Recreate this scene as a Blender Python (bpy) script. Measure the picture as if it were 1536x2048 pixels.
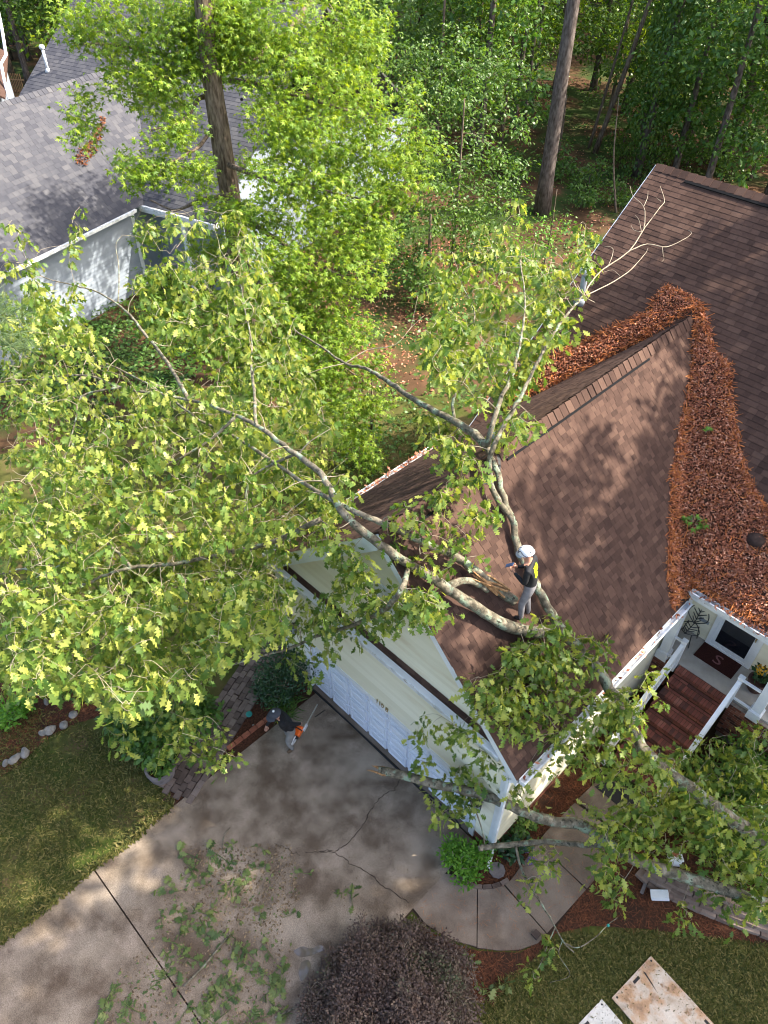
import bpy, bmesh, math, random
import numpy as np
from mathutils import Matrix, Vector, Quaternion
rng = np.random.default_rng(7)
random.seed(7)
for o in list(bpy.data.objects): bpy.data.objects.remove(o)
scene = bpy.context.scene
COL = scene.collection

# ------------------------------------------------------------------ camera
RC = np.array([[0.70236159, 0.71178295, 0.00729558], [0.49433121, -0.48036226, -0.72449207], [-0.51217658, 0.51246184, -0.68924452]])      # world -> camera rows: right, down, forward
CAM = np.array([9.14621703, -6.73315628, 17.33547519])
FPX, PX, PY = 1527.0, 768.0, 1024.0
cd = bpy.data.cameras.new('camera'); cam = bpy.data.objects.new('camera', cd); COL.objects.link(cam)
m3 = np.stack([RC[0], -RC[1], -RC[2]], 1)
mw = Matrix([[*m3[0], CAM[0]], [*m3[1], CAM[1]], [*m3[2], CAM[2]], [0, 0, 0, 1]])
cam.matrix_world = mw
cd.sensor_fit = 'VERTICAL'; cd.sensor_height = 24.0; cd.sensor_width = 18.0
cd.lens = FPX / 2048.0 * 24.0
cd.clip_start = 0.1; cd.clip_end = 600
scene.camera = cam

# ------------------------------------------------------------------ light
SUN_AZ = math.radians(47)      # direction to the sun, from +X towards +Y
SUN_EL = math.radians(47)
sdir = Vector((math.cos(SUN_EL) * math.cos(SUN_AZ), math.cos(SUN_EL) * math.sin(SUN_AZ), math.sin(SUN_EL)))
world = bpy.data.worlds.new('World'); scene.world = world; world.use_nodes = True
wn = world.node_tree; wn.nodes.clear()
sky = wn.nodes.new('ShaderNodeTexSky'); sky.sky_type = 'NISHITA'; sky.sun_disc = False
sky.sun_elevation = SUN_EL; sky.sun_rotation = math.pi / 2 - SUN_AZ
sky.air_density = 1.0; sky.dust_density = 4.0; sky.ozone_density = 1.0
bg = wn.nodes.new('ShaderNodeBackground'); bg.inputs[1].default_value = 0.15
wo = wn.nodes.new('ShaderNodeOutputWorld')
wn.links.new(sky.outputs[0], bg.inputs[0]); wn.links.new(bg.outputs[0], wo.inputs[0])
sl = bpy.data.lights.new('sun', 'SUN'); sl.energy = 3.7; sl.angle = math.radians(0.6); sl.color = (1.0, 0.93, 0.80)
so = bpy.data.objects.new('sun', sl); COL.objects.link(so)
so.rotation_euler = sdir.to_track_quat('Z', 'Y').to_euler(); so.location = (30, 30, 40)
vs = scene.view_settings
scene.display_settings.display_device = 'sRGB'
vs.view_transform = 'Standard'; vs.look = 'None'; vs.gamma = 1.0; vs.use_curve_mapping = False
vs.exposure = 1.82
scene.cycles.filter_width = 1.05
scene.cycles.max_bounces = 6; scene.cycles.diffuse_bounces = 3; scene.cycles.glossy_bounces = 2
scene.cycles.transmission_bounces = 4; scene.cycles.transparent_max_bounces = 4

# ------------------------------------------------------------------ picking places
def ray(px, py): return RC.T @ np.array([(px - PX) / FPX, (py - PY) / FPX, 1.0])
def gz(px, py, z=0.0):
    d = ray(px, py); return CAM + d * ((z - CAM[2]) / d[2])
def gy(px, py, y):
    d = ray(px, py); return CAM + d * ((y - CAM[1]) / d[1])
def gx(px, py, x):
    d = ray(px, py); return CAM + d * ((x - CAM[0]) / d[0])
def gd(px, py, d): return CAM + ray(px, py) * d
def gpl(px, py, n, p0):
    d = ray(px, py); n = np.asarray(n, float); return CAM + d * (np.dot(np.asarray(p0) - CAM, n) / np.dot(d, n))
def proj(P):
    c = (np.asarray(P, float) - CAM) @ RC.T
    return np.stack([PX + FPX * c[..., 0] / c[..., 2], PY + FPX * c[..., 1] / c[..., 2], c[..., 2]], -1)
def pip(poly, x, y):
    poly = np.asarray(poly, float); x = np.asarray(x, float); y = np.asarray(y, float)
    ins = np.zeros(x.shape, bool); j = len(poly) - 1
    for i in range(len(poly)):
        xi, yi = poly[i]; xj, yj = poly[j]
        c = ((yi > y) != (yj > y)) & (x < (xj - xi) * (y - yi) / (yj - yi + 1e-12) + xi)
        ins ^= c; j = i
    return ins
def sample_poly(poly, n):
    poly = np.asarray(poly, float); lo = poly.min(0); hi = poly.max(0); out = np.zeros((0, 2))
    while len(out) < n:
        p = lo + rng.random((n * 2, 2)) * (hi - lo); out = np.vstack([out, p[pip(poly, p[:, 0], p[:, 1])]])
    return out[:n]

# ------------------------------------------------------------------ materials
def mat(name, cols, rough=0.7, scale=6.0, detail=6.0, isl=0.0, fine=0.0, fscale=60.0, bump=0.0, bscale=40.0, spec=0.3,
        trans=0.0, tcol=None, metal=0.0, blotch=None, stretch=None, pos=None, sheen=0.0, cloud=None):
    """cols: list of (pos, rgb) for the ramp driven by noise (+ per-piece random with isl)."""
    m = bpy.data.materials.new(name); m.use_nodes = True
    nt = m.node_tree; N = nt.nodes; L = nt.links; N.clear()
    out = N.new('ShaderNodeOutputMaterial'); b = N.new('ShaderNodeBsdfPrincipled')
    geo = N.new('ShaderNodeNewGeometry')
    vec = geo.outputs['Position']
    if stretch:
        mp = N.new('ShaderNodeMapping'); mp.inputs['Scale'].default_value = stretch; L.new(vec, mp.inputs[0]); vec = mp.outputs[0]
    def noise(s, d=5.0, r=0.55):
        n = N.new('ShaderNodeTexNoise'); n.inputs['Scale'].default_value = s; n.inputs['Detail'].default_value = d
        n.inputs['Roughness'].default_value = r; L.new(vec, n.inputs['Vector']); return n.outputs[0]
    def math_(op, a, c):
        n = N.new('ShaderNodeMath'); n.operation = op
        for i, v in enumerate((a, c)):
            if isinstance(v, (int, float)): n.inputs[i].default_value = v
            else: L.new(v, n.inputs[i])
        return n.outputs[0]
    f = noise(scale, detail)
    f = math_('MULTIPLY', math_('SUBTRACT', f, 0.5), 1.7); f = math_('ADD', f, 0.5)
    if isl > 0:
        oi = N.new('ShaderNodeObjectInfo')
        r = math_('FRACT', math_('ADD', geo.outputs['Random Per Island'], oi.outputs['Random']), 0.0)
        f = math_('ADD', math_('MULTIPLY', f, 1.0 - isl), math_('MULTIPLY', r, isl))
    ramp = N.new('ShaderNodeValToRGB'); el = ramp.color_ramp.elements
    while len(el) < len(cols): el.new(0.5)
    for e, (p, c) in zip(el, cols): e.position = p; e.color = (*c, 1)
    L.new(f, ramp.inputs[0]); col = ramp.outputs[0]
    if blotch:
        bc, bs, lo, hi = blotch
        bn = noise(bs, 4.0); mr = N.new('ShaderNodeMapRange'); mr.inputs[1].default_value = lo; mr.inputs[2].default_value = hi
        L.new(bn, mr.inputs[0]); mx = N.new('ShaderNodeMix'); mx.data_type = 'RGBA'
        L.new(mr.outputs[0], mx.inputs[0]); L.new(col, mx.inputs[6]); mx.inputs[7].default_value = (*bc, 1); col = mx.outputs[2]
    if cloud:
        bc, bs, lo, hi = cloud
        bn = noise(bs, 3.0); mr = N.new('ShaderNodeMapRange'); mr.inputs[1].default_value = lo; mr.inputs[2].default_value = hi
        L.new(bn, mr.inputs[0]); mx = N.new('ShaderNodeMix'); mx.data_type = 'RGBA'
        L.new(mr.outputs[0], mx.inputs[0]); L.new(col, mx.inputs[6]); mx.inputs[7].default_value = (*bc, 1); col = mx.outputs[2]
    if fine > 0:
        fn = noise(fscale, 3.0, 0.7); v = math_('ADD', math_('MULTIPLY', math_('SUBTRACT', fn, 0.5), fine * 2), 1.0)
        mx = N.new('ShaderNodeMix'); mx.data_type = 'RGBA'; mx.blend_type = 'MULTIPLY'; mx.inputs[0].default_value = 1.0
        L.new(col, mx.inputs[6]); cmb = N.new('ShaderNodeCombineColor')
        for i in range(3): L.new(v, cmb.inputs[i])
        L.new(cmb.outputs[0], mx.inputs[7]); col = mx.outputs[2]
    L.new(col, b.inputs['Base Color']); b.inputs['Roughness'].default_value = rough
    b.inputs['Specular IOR Level'].default_value = spec; b.inputs['Metallic'].default_value = metal
    if bump > 0:
        bp = N.new('ShaderNodeBump'); bp.inputs['Strength'].default_value = bump; bp.inputs['Distance'].default_value = 0.02
        L.new(noise(bscale, 6.0, 0.65), bp.inputs['Height']); L.new(bp.outputs[0], b.inputs['Normal'])
    if trans > 0:
        t = N.new('ShaderNodeBsdfTranslucent'); tm = N.new('ShaderNodeMix'); tm.data_type = 'RGBA'; tm.blend_type = 'MULTIPLY'
        tm.inputs[0].default_value = 1.0; L.new(col, tm.inputs[6]); tm.inputs[7].default_value = (*(tcol or (1.3, 1.25, .5)), 1)
        L.new(tm.outputs[2], t.inputs[0]); ms = N.new('ShaderNodeMixShader'); ms.inputs[0].default_value = trans
        L.new(b.outputs[0], ms.inputs[1]); L.new(t.outputs[0], ms.inputs[2]); L.new(ms.outputs[0], out.inputs[0])
    else: L.new(b.outputs[0], out.inputs[0])
    return m
def flat(name, c, rough=0.5, spec=0.4, metal=0.0, var=0.12):
    d = tuple(x * (1 - var) for x in c); e = tuple(min(1, x * (1 + var)) for x in c)
    return mat(name, [(0.2, d), (0.8, e)], rough=rough, spec=spec, metal=metal, scale=9, fine=var * .6, fscale=90)

M = {}
M['sweetgum_leaf'] = mat('sweetgum_leaf', [(0.1, (.080, .165, .014)), (.5, (.165, .275, .022)), (.9, (.31, .40, .04))], isl=.75, scale=.35, rough=.42, spec=.4, trans=.45, tcol=(1.45, 1.3, .5))
M['oak_leaf'] = mat('oak_leaf', [(0.1, (.075, .150, .028)), (.5, (.165, .245, .048)), (.9, (.40, .43, .095))], isl=.85, scale=.5, rough=.42, spec=.4, trans=.42, tcol=(1.3, 1.22, .5))
M['sprig_leaf'] = mat('sprig_leaf', [(0.1, (.05, .085, .025)), (.5, (.095, .14, .04)), (.9, (.19, .22, .07))], isl=.7, scale=.8, rough=.5, spec=.3, trans=.2, tcol=(1.3, 1.2, .5))
M['green_leaf'] = mat('green_leaf', [(0.1, (.040, .105, .018)), (.5, (.075, .16, .028)), (.9, (.13, .22, .040))], isl=.7, scale=.5, rough=.42, spec=.4, trans=.35, tcol=(1.4, 1.4, .5))
M['forest_leaf'] = mat('forest_leaf', [(0.1, (.045, .100, .018)), (.5, (.080, .155, .026)), (.9, (.14, .22, .036))], isl=.6, scale=.25, rough=.42, spec=.4, trans=.40, tcol=(1.4, 1.4, .5))
M['dark_leaf'] = mat('dark_leaf', [(0.1, (.014, .045, .018)), (.5, (.026, .075, .026)), (.9, (.045, .105, .035))], isl=.7, scale=.8, rough=.38, spec=.5, trans=.2, tcol=(1.3, 1.4, .6))
M['lime_leaf'] = mat('lime_leaf', [(0.1, (.07, .19, .018)), (.5, (.11, .26, .025)), (.9, (.17, .33, .035))], isl=.7, scale=.8, rough=.45, spec=.35, trans=.35, tcol=(1.3, 1.3, .5))
M['pine_needle'] = mat('pine_needle', [(0.1, (.05, .09, .035)), (.9, (.12, .17, .07))], isl=.7, scale=.8, rough=.5, trans=.2)
M['maple_leaf'] = mat('maple_leaf', [(0.1, (.055, .033, .028)), (.45, (.094, .062, .051)), (.64, (.116, .084, .062)), (.82, (.066, .084, .038))], isl=.30, scale=.9, rough=.5, spec=.3, trans=.2, tcol=(1.2, 1.1, .9))
M['litter'] = mat('litter', [(0.05, (.13, .042, .022)), (.35, (.32, .110, .056)), (.65, (.50, .19, .10)), (.95, (.72, .42, .28))], isl=.8, scale=2.0, rough=.55, spec=.35, trans=.12, tcol=(1.3, 1, .7))
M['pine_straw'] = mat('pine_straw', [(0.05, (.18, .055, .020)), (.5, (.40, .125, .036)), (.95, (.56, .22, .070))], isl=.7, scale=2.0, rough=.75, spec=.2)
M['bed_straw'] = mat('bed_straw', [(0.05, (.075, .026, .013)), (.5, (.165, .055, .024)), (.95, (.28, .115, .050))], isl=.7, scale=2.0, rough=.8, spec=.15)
M['mulch'] = mat('mulch', [(0.25, (.030, .016, .011)), (.6, (.095, .040, .023)), (.85, (.16, .070, .038))], scale=24, detail=9, rough=.95, spec=.1, bump=1.0, bscale=70, blotch=((.045, .026, .018), 1.2, .45, .65))
M['bark_oak'] = mat('bark_oak', [(0.25, (.085, .074, .052)), (.55, (.18, .155, .11)), (.8, (.29, .25, .185))], scale=9, detail=8, rough=.9, spec=.15, bump=1.0, bscale=38, blotch=((.25, .31, .22), 6.0, .53, .62), cloud=((.06, .055, .040), 12.0, .58, .66))
M['bark_twig'] = mat('bark_twig', [(0.2, (.24, .19, .135)), (.8, (.46, .39, .29))], scale=6, rough=.85, spec=.15, isl=.4)
M['bark_gum'] = mat('bark_gum', [(0.2, (.060, .042, .030)), (.5, (.155, .115, .085)), (.85, (.26, .20, .15))], scale=14, detail=8, rough=.95, spec=.1, bump=1.0, bscale=22, stretch=(1, 1, .22))
M['bark_pine'] = mat('bark_pine', [(0.2, (.055, .042, .034)), (.5, (.115, .092, .080)), (.85, (.19, .155, .135))], scale=9, detail=8, rough=.95, spec=.1, bump=1.0, bscale=16, stretch=(1, 1, .35))
M['split_wood'] = mat('split_wood', [(0.2, (.19, .095, .042)), (.8, (.42, .25, .12))], scale=18, rough=.8, spec=.1, stretch=(1, 1, .4), bump=.5)
M['shingle_brown'] = mat('shingle_brown', [(0.05, (.041, .025, .021)), (.35, (.068, .040, .031)), (.65, (.088, .052, .040)), (.95, (.122, .074, .055))], isl=.60, scale=2.6, fine=.6, fscale=210, rough=.95, spec=.12, bump=.4, bscale=240)
M['shingle_base'] = mat('shingle_base', [(0.2, (.035, .024, .021)), (.8, (.07, .046, .037))], scale=12, rough=.95, spec=.1)
M['shingle_grey'] = mat('shingle_grey', [(0.05, (.046, .047, .058)), (.5, (.070, .070, .080)), (.95, (.108, .105, .11))], isl=.55, scale=2.2, fine=.5, fscale=140, rough=.95, spec=.12)
M['shingle_grey_base'] = flat('shingle_grey_base', (.08, .075, .075), .95, .1)
M['siding_cream'] = mat('siding_cream', [(0.2, (.74, .685, .51)), (.8, (.85, .80, .63))], isl=.40, scale=1.2, rough=.6, spec=.3, fine=.06, fscale=40, blotch=((.68, .585, .40), 1.6, .58, .76), stretch=(.35, 1, 1.6))
M['siding_grey'] = mat('siding_grey', [(0.2, (.22, .25, .30)), (.8, (.29, .325, .37))], isl=.3, scale=1.5, rough=.6, spec=.3, fine=.1)
M['white_paint'] = mat('white_paint', [(0.2, (.72, .74, .76)), (.8, (.82, .83, .84))], scale=3, rough=.45, spec=.4, fine=.06, fscale=25)
M['gutter_white'] = mat('gutter_white', [(0.3, (.58, .60, .60)), (.6, (.80, .81, .82))], scale=5, rough=.4, spec=.4, fine=.12, fscale=30, blotch=((.36, .33, .28), 7.0, .58, .70))
M['door_white'] = mat('door_white', [(0.2, (.66, .70, .78)), (.8, (.74, .77, .84))], scale=2, rough=.4, spec=.4, fine=.04)
M['concrete'] = mat('concrete', [(0.2, (.120, .090, .064)), (.5, (.200, .155, .114)), (.8, (.29, .228, .174))], scale=1.6, detail=12, fine=1.0, fscale=50, rough=.85, spec=.15, bump=.3, bscale=110, blotch=((.100, .071, .049), 1.1, .47, .66), cloud=((.31, .25, .19), .6, .53, .72))
M['concrete_walk'] = mat('concrete_walk', [(0.15, (.125, .095, .073)), (.5, (.195, .153, .120)), (.85, (.26, .21, .17))], scale=1.0, detail=10, fine=.6, fscale=80, rough=.9, spec=.15, bump=.25, bscale=110, blotch=((.11, .082, .062), 1.3, .48, .74))
M['deck_concrete'] = mat('deck_concrete', [(0.2, (.34, .31, .27)), (.8, (.46, .43, .38))], scale=3, fine=.1, rough=.8)
M['joint_dark'] = flat('joint_dark', (.040, .030, .023), .95, .05)
M['wet_concrete'] = mat('wet_concrete', [(0.2, (.09, .068, .052)), (.8, (.14, .108, .085))], scale=1.2, rough=.04, spec=.9, fine=.15)
M['paver'] = mat('paver', [(0.1, (.062, .044, .036)), (.5, (.125, .092, .076)), (.9, (.20, .155, .130))], isl=.6, scale=5, fine=.3, rough=.9, spec=.2, bump=.4, bscale=60)
M['block'] = mat('block', [(0.1, (.15, .105, .082)), (.5, (.235, .17, .135)), (.9, (.33, .25, .20))], isl=.6, scale=5, fine=.3, rough=.95, spec=.15, bump=.6, bscale=45)
M['brick'] = mat('brick', [(0.05, (.055, .030, .026)), (.35, (.165, .055, .036)), (.7, (.25, .085, .052)), (.95, (.33, .15, .10))], isl=.75, scale=5, fine=.3, fscale=90, rough=.85, spec=.25, bump=.3, bscale=80)
M['brick_step'] = mat('brick_step', [(0.05, (.060, .036, .032)), (.3, (.165, .056, .040)), (.7, (.26, .083, .056)), (.92, (.33, .135, .095)), (.985, (.50, .41, .33))], isl=.75, scale=5, fine=.3, fscale=90, rough=.7, spec=.35, bump=.3, bscale=80)
M['mortar'] = mat('mortar', [(0.2, (.20, .16, .13)), (.8, (.32, .26, .21))], scale=12, rough=.95, spec=.1)
M['mortar_dark'] = mat('mortar_dark', [(0.2, (.06, .032, .022)), (.8, (.13, .075, .05))], scale=12, rough=.95, spec=.1)
M['lawn'] = mat('lawn', [(0.2, (.040, .046, .012)), (.45, (.072, .072, .020)), (.65, (.105, .080, .034)), (.9, (.15, .095, .050))], scale=1.1, detail=10, fine=.5, fscale=120, rough=.95, spec=.1, bump=.8, bscale=60, blotch=((.045, .064, .012), .9, .45, .60))
M['forest_floor'] = mat('forest_floor', [(0.2, (.034, .022, .011)), (.5, (.075, .042, .023)), (.8, (.125, .066, .036))], scale=.5, detail=10, fine=.6, fscale=30, rough=.95, spec=.1, bump=.6, bscale=20, blotch=((.034, .055, .014), .35, .44, .56))
M['grass'] = mat('grass', [(0.1, (.048, .060, .013)), (.45, (.090, .100, .022)), (.7, (.135, .125, .034)), (.95, (.24, .20, .075))], isl=.85, scale=.7, rough=.6, spec=.2, trans=.3, tcol=(1.3, 1.2, .5))
M['stone_white'] = mat('stone_white', [(0.2, (.14, .125, .105)), (.8, (.28, .255, .22))], scale=7, rough=.8, bump=.5, bscale=20, fine=.3)
M['black'] = flat('black', (.012, .012, .013), .6, .4)
M['black_metal'] = flat('black_metal', (.02, .02, .02), .4, .5)
M['ridge_vent_shadow'] = flat('ridge_vent_shadow', (.010, .010, .011), .9, .1)
M['glass'] = flat('glass', (.010, .013, .018), .04, .9, var=.05)
M['mat_brown'] = mat('mat_brown', [(0.2, (.038, .014, .012)), (.8, (.065, .024, .020))], scale=30, rough=.95, spec=.05, bump=.5, bscale=150)
M['logo_pink'] = flat('logo_pink', (.24, .105, .105), .9, .1)
M['bronze'] = flat('bronze', (.30, .22, .10), .5, .4, .0)
M['pipe_white'] = flat('pipe_white', (.70, .71, .72), .4, .4)
M['pipe_grey'] = flat('pipe_grey', (.30, .33, .36), .4, .5)
M['skin'] = flat('skin', (.42, .22, .15), .5, .4)
M['shirt'] = mat('shirt', [(0.2, (.008, .008, .010)), (.8, (.018, .018, .021))], scale=10, rough=.7, spec=.35, bump=.4, bscale=14)
M['pants'] = mat('pants', [(0.2, (.17, .16, .17)), (.8, (.26, .245, .255))], scale=8, rough=.9, spec=.1, bump=.5, bscale=14)
M['pants_dark'] = mat('pants_dark', [(0.2, (.17, .16, .15)), (.8, (.26, .25, .235))], scale=8, rough=.9, spec=.1, bump=.5, bscale=14)
M['boot'] = flat('boot', (.025, .022, .02), .7, .3)
M['boot_tan'] = flat('boot_tan', (.10, .065, .04), .8, .2)
M['helmet'] = flat('helmet', (.78, .79, .80), .25, .5, var=.04)
M['helmet_dark'] = flat('helmet_dark', (.06, .065, .09), .4, .5)
M['cap'] = flat('cap', (.05, .055, .07), .7, .3)
M['hair'] = flat('hair', (.02, .015, .012), .7, .3)
M['lime_print'] = flat('lime_print', (.55, .75, .02), .6, .3)
M['phone_blue'] = flat('phone_blue', (.03, .07, .16), .2, .6)
M['saw_orange'] = flat('saw_orange', (.80, .13, .015), .35, .5)
M['saw_grey'] = flat('saw_grey', (.55, .55, .55), .4, .5)
M['steel'] = flat('steel', (.55, .53, .48), .35, .5, .7)
M['teal'] = flat('teal', (.02, .22, .19), .5, .4)
M['brick_edge'] = mat('brick_edge', [(0.1, (.20, .065, .035)), (.9, (.34, .125, .07))], isl=.6, scale=5, rough=.9, fine=.2)
M['rust_board'] = mat('rust_board', [(0.15, (.34, .26, .18)), (.42, (.46, .38, .30)), (.6, (.42, .26, .15)), (.85, (.24, .15, .095))], scale=3.2, detail=12, rough=.75, spec=.25, fine=.3, fscale=40, bump=.2, bscale=30, blotch=((.54, .47, .39), 1.8, .52, .68), cloud=((.26, .155, .085), 5.0, .60, .72))
M['plate_white'] = mat('plate_white', [(0.2, (.44, .41, .36)), (.8, (.66, .63, .57))], scale=3, rough=.6, fine=.2, fscale=50, blotch=((.40, .30, .2), 4.0, .6, .75))
M['flower_yellow'] = flat('flower_yellow', (.75, .42, .03), .6, .3)
M['flower_purple'] = flat('flower_purple', (.16, .10, .42), .6, .3)
M['terracotta'] = flat('terracotta', (.07, .035, .03), .6, .4)
M['rust_wood'] = mat('rust_wood', [(0.2, (.20, .06, .025)), (.8, (.42, .17, .08))], scale=20, rough=.8, bump=.5)
M['barrel'] = mat('barrel', [(0.2, (.10, .085, .085)), (.8, (.20, .175, .17))], scale=6, rough=.85, fine=.2)
M['sawdust'] = mat('sawdust', [(0.2, (.10, .066, .036)), (.8, (.25, .18, .11))], isl=.8, scale=3, rough=.9)
M['fence_wood'] = flat('fence_wood', (.28, .17, .09), .9, .1)

# ------------------------------------------------------------------ object helpers
ORG = {}
def thing(name, label, cat, loc=(0, 0, 0), group=None, kind=None):
    o = bpy.data.objects.new(name, None); COL.objects.link(o); o.location = loc; o.empty_display_size = .2
    ORG[o.name] = np.array(loc, float)
    if label: o['label'] = label
    if cat: o['category'] = cat
    if group: o['group'] = group
    if kind: o['kind'] = kind
    return o
def tag(o, label=None, cat=None, group=None, kind=None):
    if label: o['label'] = label
    if cat: o['category'] = cat
    if group: o['group'] = group
    if kind: o['kind'] = kind
    return o
def org(o): return ORG.get(o.name, np.zeros(3)) if o is not None else np.zeros(3)
def mk(name, V, F, m, parent=None, smooth=False, at=None, kind=None, label=None):
    """V world coordinates; F list of faces or (n,k) array.  at = origin for a top level object."""
    V = np.asarray(V, float).reshape(-1, 3)
    o0 = org(parent) if parent is not None else (np.asarray(at, float) if at is not None else np.zeros(3))
    me = bpy.data.meshes.new(name)
    if isinstance(F, np.ndarray):
        n, k = F.shape
        me.vertices.add(len(V)); me.vertices.foreach_set('co', (V - o0).astype(np.float32).ravel())
        me.loops.add(n * k); me.loops.foreach_set('vertex_index', F.astype(np.int32).ravel())
        me.polygons.add(n); me.polygons.foreach_set('loop_start', np.arange(0, n * k, k, dtype=np.int32))
        me.polygons.foreach_set('loop_total', np.full(n, k, dtype=np.int32))
        me.polygons.foreach_set('use_smooth', np.zeros(n, bool)); me.update(calc_edges=True)
    else:
        me.from_pydata((V - o0).tolist(), [], F); me.update()
    ms = m if isinstance(m, (list, tuple)) else [m]
    for x in ms: me.materials.append(M[x] if isinstance(x, str) else x)
    if smooth: me.polygons.foreach_set('use_smooth', np.ones(len(me.polygons), bool))
    o = bpy.data.objects.new(name, me); COL.objects.link(o)
    if parent is not None: o.parent = parent; ORG[o.name] = o0
    else: o.location = o0; ORG[o.name] = o0
    if kind: o['kind'] = kind
    if label: o['label'] = label
    return o
class MB:
    def __init__(s): s.v = []; s.f = []; s.n = 0; s.mi = []
    def add(s, V, F, mi=0):
        V = np.asarray(V, float).reshape(-1, 3); s.v.append(V)
        for f in F: s.f.append([int(i) + s.n for i in f]); s.mi.append(mi)
        s.n += len(V); return s
    def box(s, a, b, mi=0):
        a = np.minimum(a, b); b = np.maximum(a, b) if False else np.asarray(b)
        x0, y0, z0 = a; x1, y1, z1 = b
        V = [(x0, y0, z0), (x1, y0, z0), (x1, y1, z0), (x0, y1, z0), (x0, y0, z1), (x1, y0, z1), (x1, y1, z1), (x0, y1, z1)]
        return s.add(V, [(0, 3, 2, 1), (4, 5, 6, 7), (0, 1, 5, 4), (1, 2, 6, 5), (2, 3, 7, 6), (3, 0, 4, 7)], mi)
    def hexa(s, V, mi=0):
        return s.add(V, [(0, 3, 2, 1), (4, 5, 6, 7), (0, 1, 5, 4), (1, 2, 6, 5), (2, 3, 7, 6), (3, 0, 4, 7)], mi)
    def bar(s, p, q, w, h, up=(0, 0, 1), mi=0):
        p = np.asarray(p, float); q = np.asarray(q, float); d = q - p; d = d / np.linalg.norm(d)
        u = np.cross(d, up); u = u / np.linalg.norm(u); v = np.cross(u, d)
        V = []
        for c in (p, q):
            for a, b in ((-1, -1), (1, -1), (1, 1), (-1, 1)): V.append(c + u * a * w / 2 + v * b * h / 2)
        return s.add(V, [(0, 1, 2, 3), (7, 6, 5, 4), (0, 4, 5, 1), (1, 5, 6, 2), (2, 6, 7, 3), (3, 7, 4, 0)], mi)
    def tube(s, pts, rad, n=8, mi=0, cap=True):
        V, F = tube(pts, rad, n, cap); return s.add(V, F, mi)
    def prism(s, poly, z0, z1, mi=0):
        n = len(poly); V = [(x, y, z0) for x, y in poly] + [(x, y, z1) for x, y in poly]
        F = [tuple(range(n))[::-1], tuple(range(n, 2 * n))] + [(i, (i + 1) % n, n + (i + 1) % n, n + i) for i in range(n)]
        return s.add(V, F, mi)
    def lathe(s, c, prof, n=16, mi=0):
        V = []; F = []
        for r, z in prof:
            for i in range(n):
                a = 2 * math.pi * i / n; V.append((c[0] + r * math.cos(a), c[1] + r * math.sin(a), c[2] + z))
        for j in range(len(prof) - 1):
            for i in range(n): F.append((j * n + i, j * n + (i + 1) % n, (j + 1) * n + (i + 1) % n, (j + 1) * n + i))
        F.append(tuple(range(n))[::-1]); F.append(tuple(range((len(prof) - 1) * n, len(prof) * n)))
        return s.add(V, F, mi)
    def make(s, name, m, parent=None, smooth=False, at=None, kind=None, label=None):
        o = mk(name, np.vstack(s.v), s.f, m, parent, smooth, at, kind, label)
        if len(o.data.materials) > 1: o.data.polygons.foreach_set('material_index', np.array(s.mi, np.int32))
        return o
def tube(pts, rad, n=8, cap=True):
    pts = np.asarray(pts, float); k = len(pts); rad = np.broadcast_to(np.asarray(rad, float), (k,))
    t = np.gradient(pts, axis=0); t /= np.linalg.norm(t, axis=1)[:, None] + 1e-9
    ref = np.array([0, 0, 1.0]) if abs(t[0][2]) < .9 else np.array([1.0, 0, 0])
    V = []
    u = np.cross(t[0], ref); u /= np.linalg.norm(u)
    for i in range(k):
        u = u - t[i] * np.dot(u, t[i]); u /= np.linalg.norm(u) + 1e-9; w = np.cross(t[i], u)
        a = np.arange(n) * 2 * math.pi / n
        V.append(pts[i] + rad[i] * (np.cos(a)[:, None] * u + np.sin(a)[:, None] * w))
    V = np.vstack(V); F = []
    for i in range(k - 1):
        for j in range(n): F.append((i * n + j, i * n + (j + 1) % n, (i + 1) * n + (j + 1) % n, (i + 1) * n + j))
    if cap: F.append(tuple(range(n))[::-1]); F.append(tuple(range((k - 1) * n, k * n)))
    return V, F
def smooth_path(pts, n=5):
    """Catmull-Rom through the points."""
    P = np.asarray(pts, float)
    if len(P) < 3: return np.vstack([P[0] + (P[-1] - P[0]) * t for t in np.linspace(0, 1, n + 1)])
    Q = np.vstack([2 * P[0] - P[1], P, 2 * P[-1] - P[-2]]); out = []
    for i in range(1, len(Q) - 2):
        for t in np.linspace(0, 1, n, endpoint=False):
            a, b, c, d = Q[i - 1], Q[i], Q[i + 1], Q[i + 2]
            out.append(.5 * ((2 * b) + (-a + c) * t + (2 * a - 5 * b + 4 * c - d) * t * t + (-a + 3 * b - 3 * c + d) * t ** 3))
    out.append(P[-1]); return np.array(out)
def copyo(o, parent, loc=None, rot=None, scale=None, mw=None):
    c = o.copy(); COL.objects.link(c); c.parent = parent
    if loc is not None: c.location = loc
    if rot is not None: c.rotation_euler = rot
    if scale is not None: c.scale = scale
    if mw is not None: c.matrix_local = mw
    return c
def nrm(a): return a / (np.linalg.norm(a, axis=-1, keepdims=True) + 1e-9)
def rand_dirs(n):
    v = rng.normal(size=(n, 3)); return nrm(v)

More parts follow.
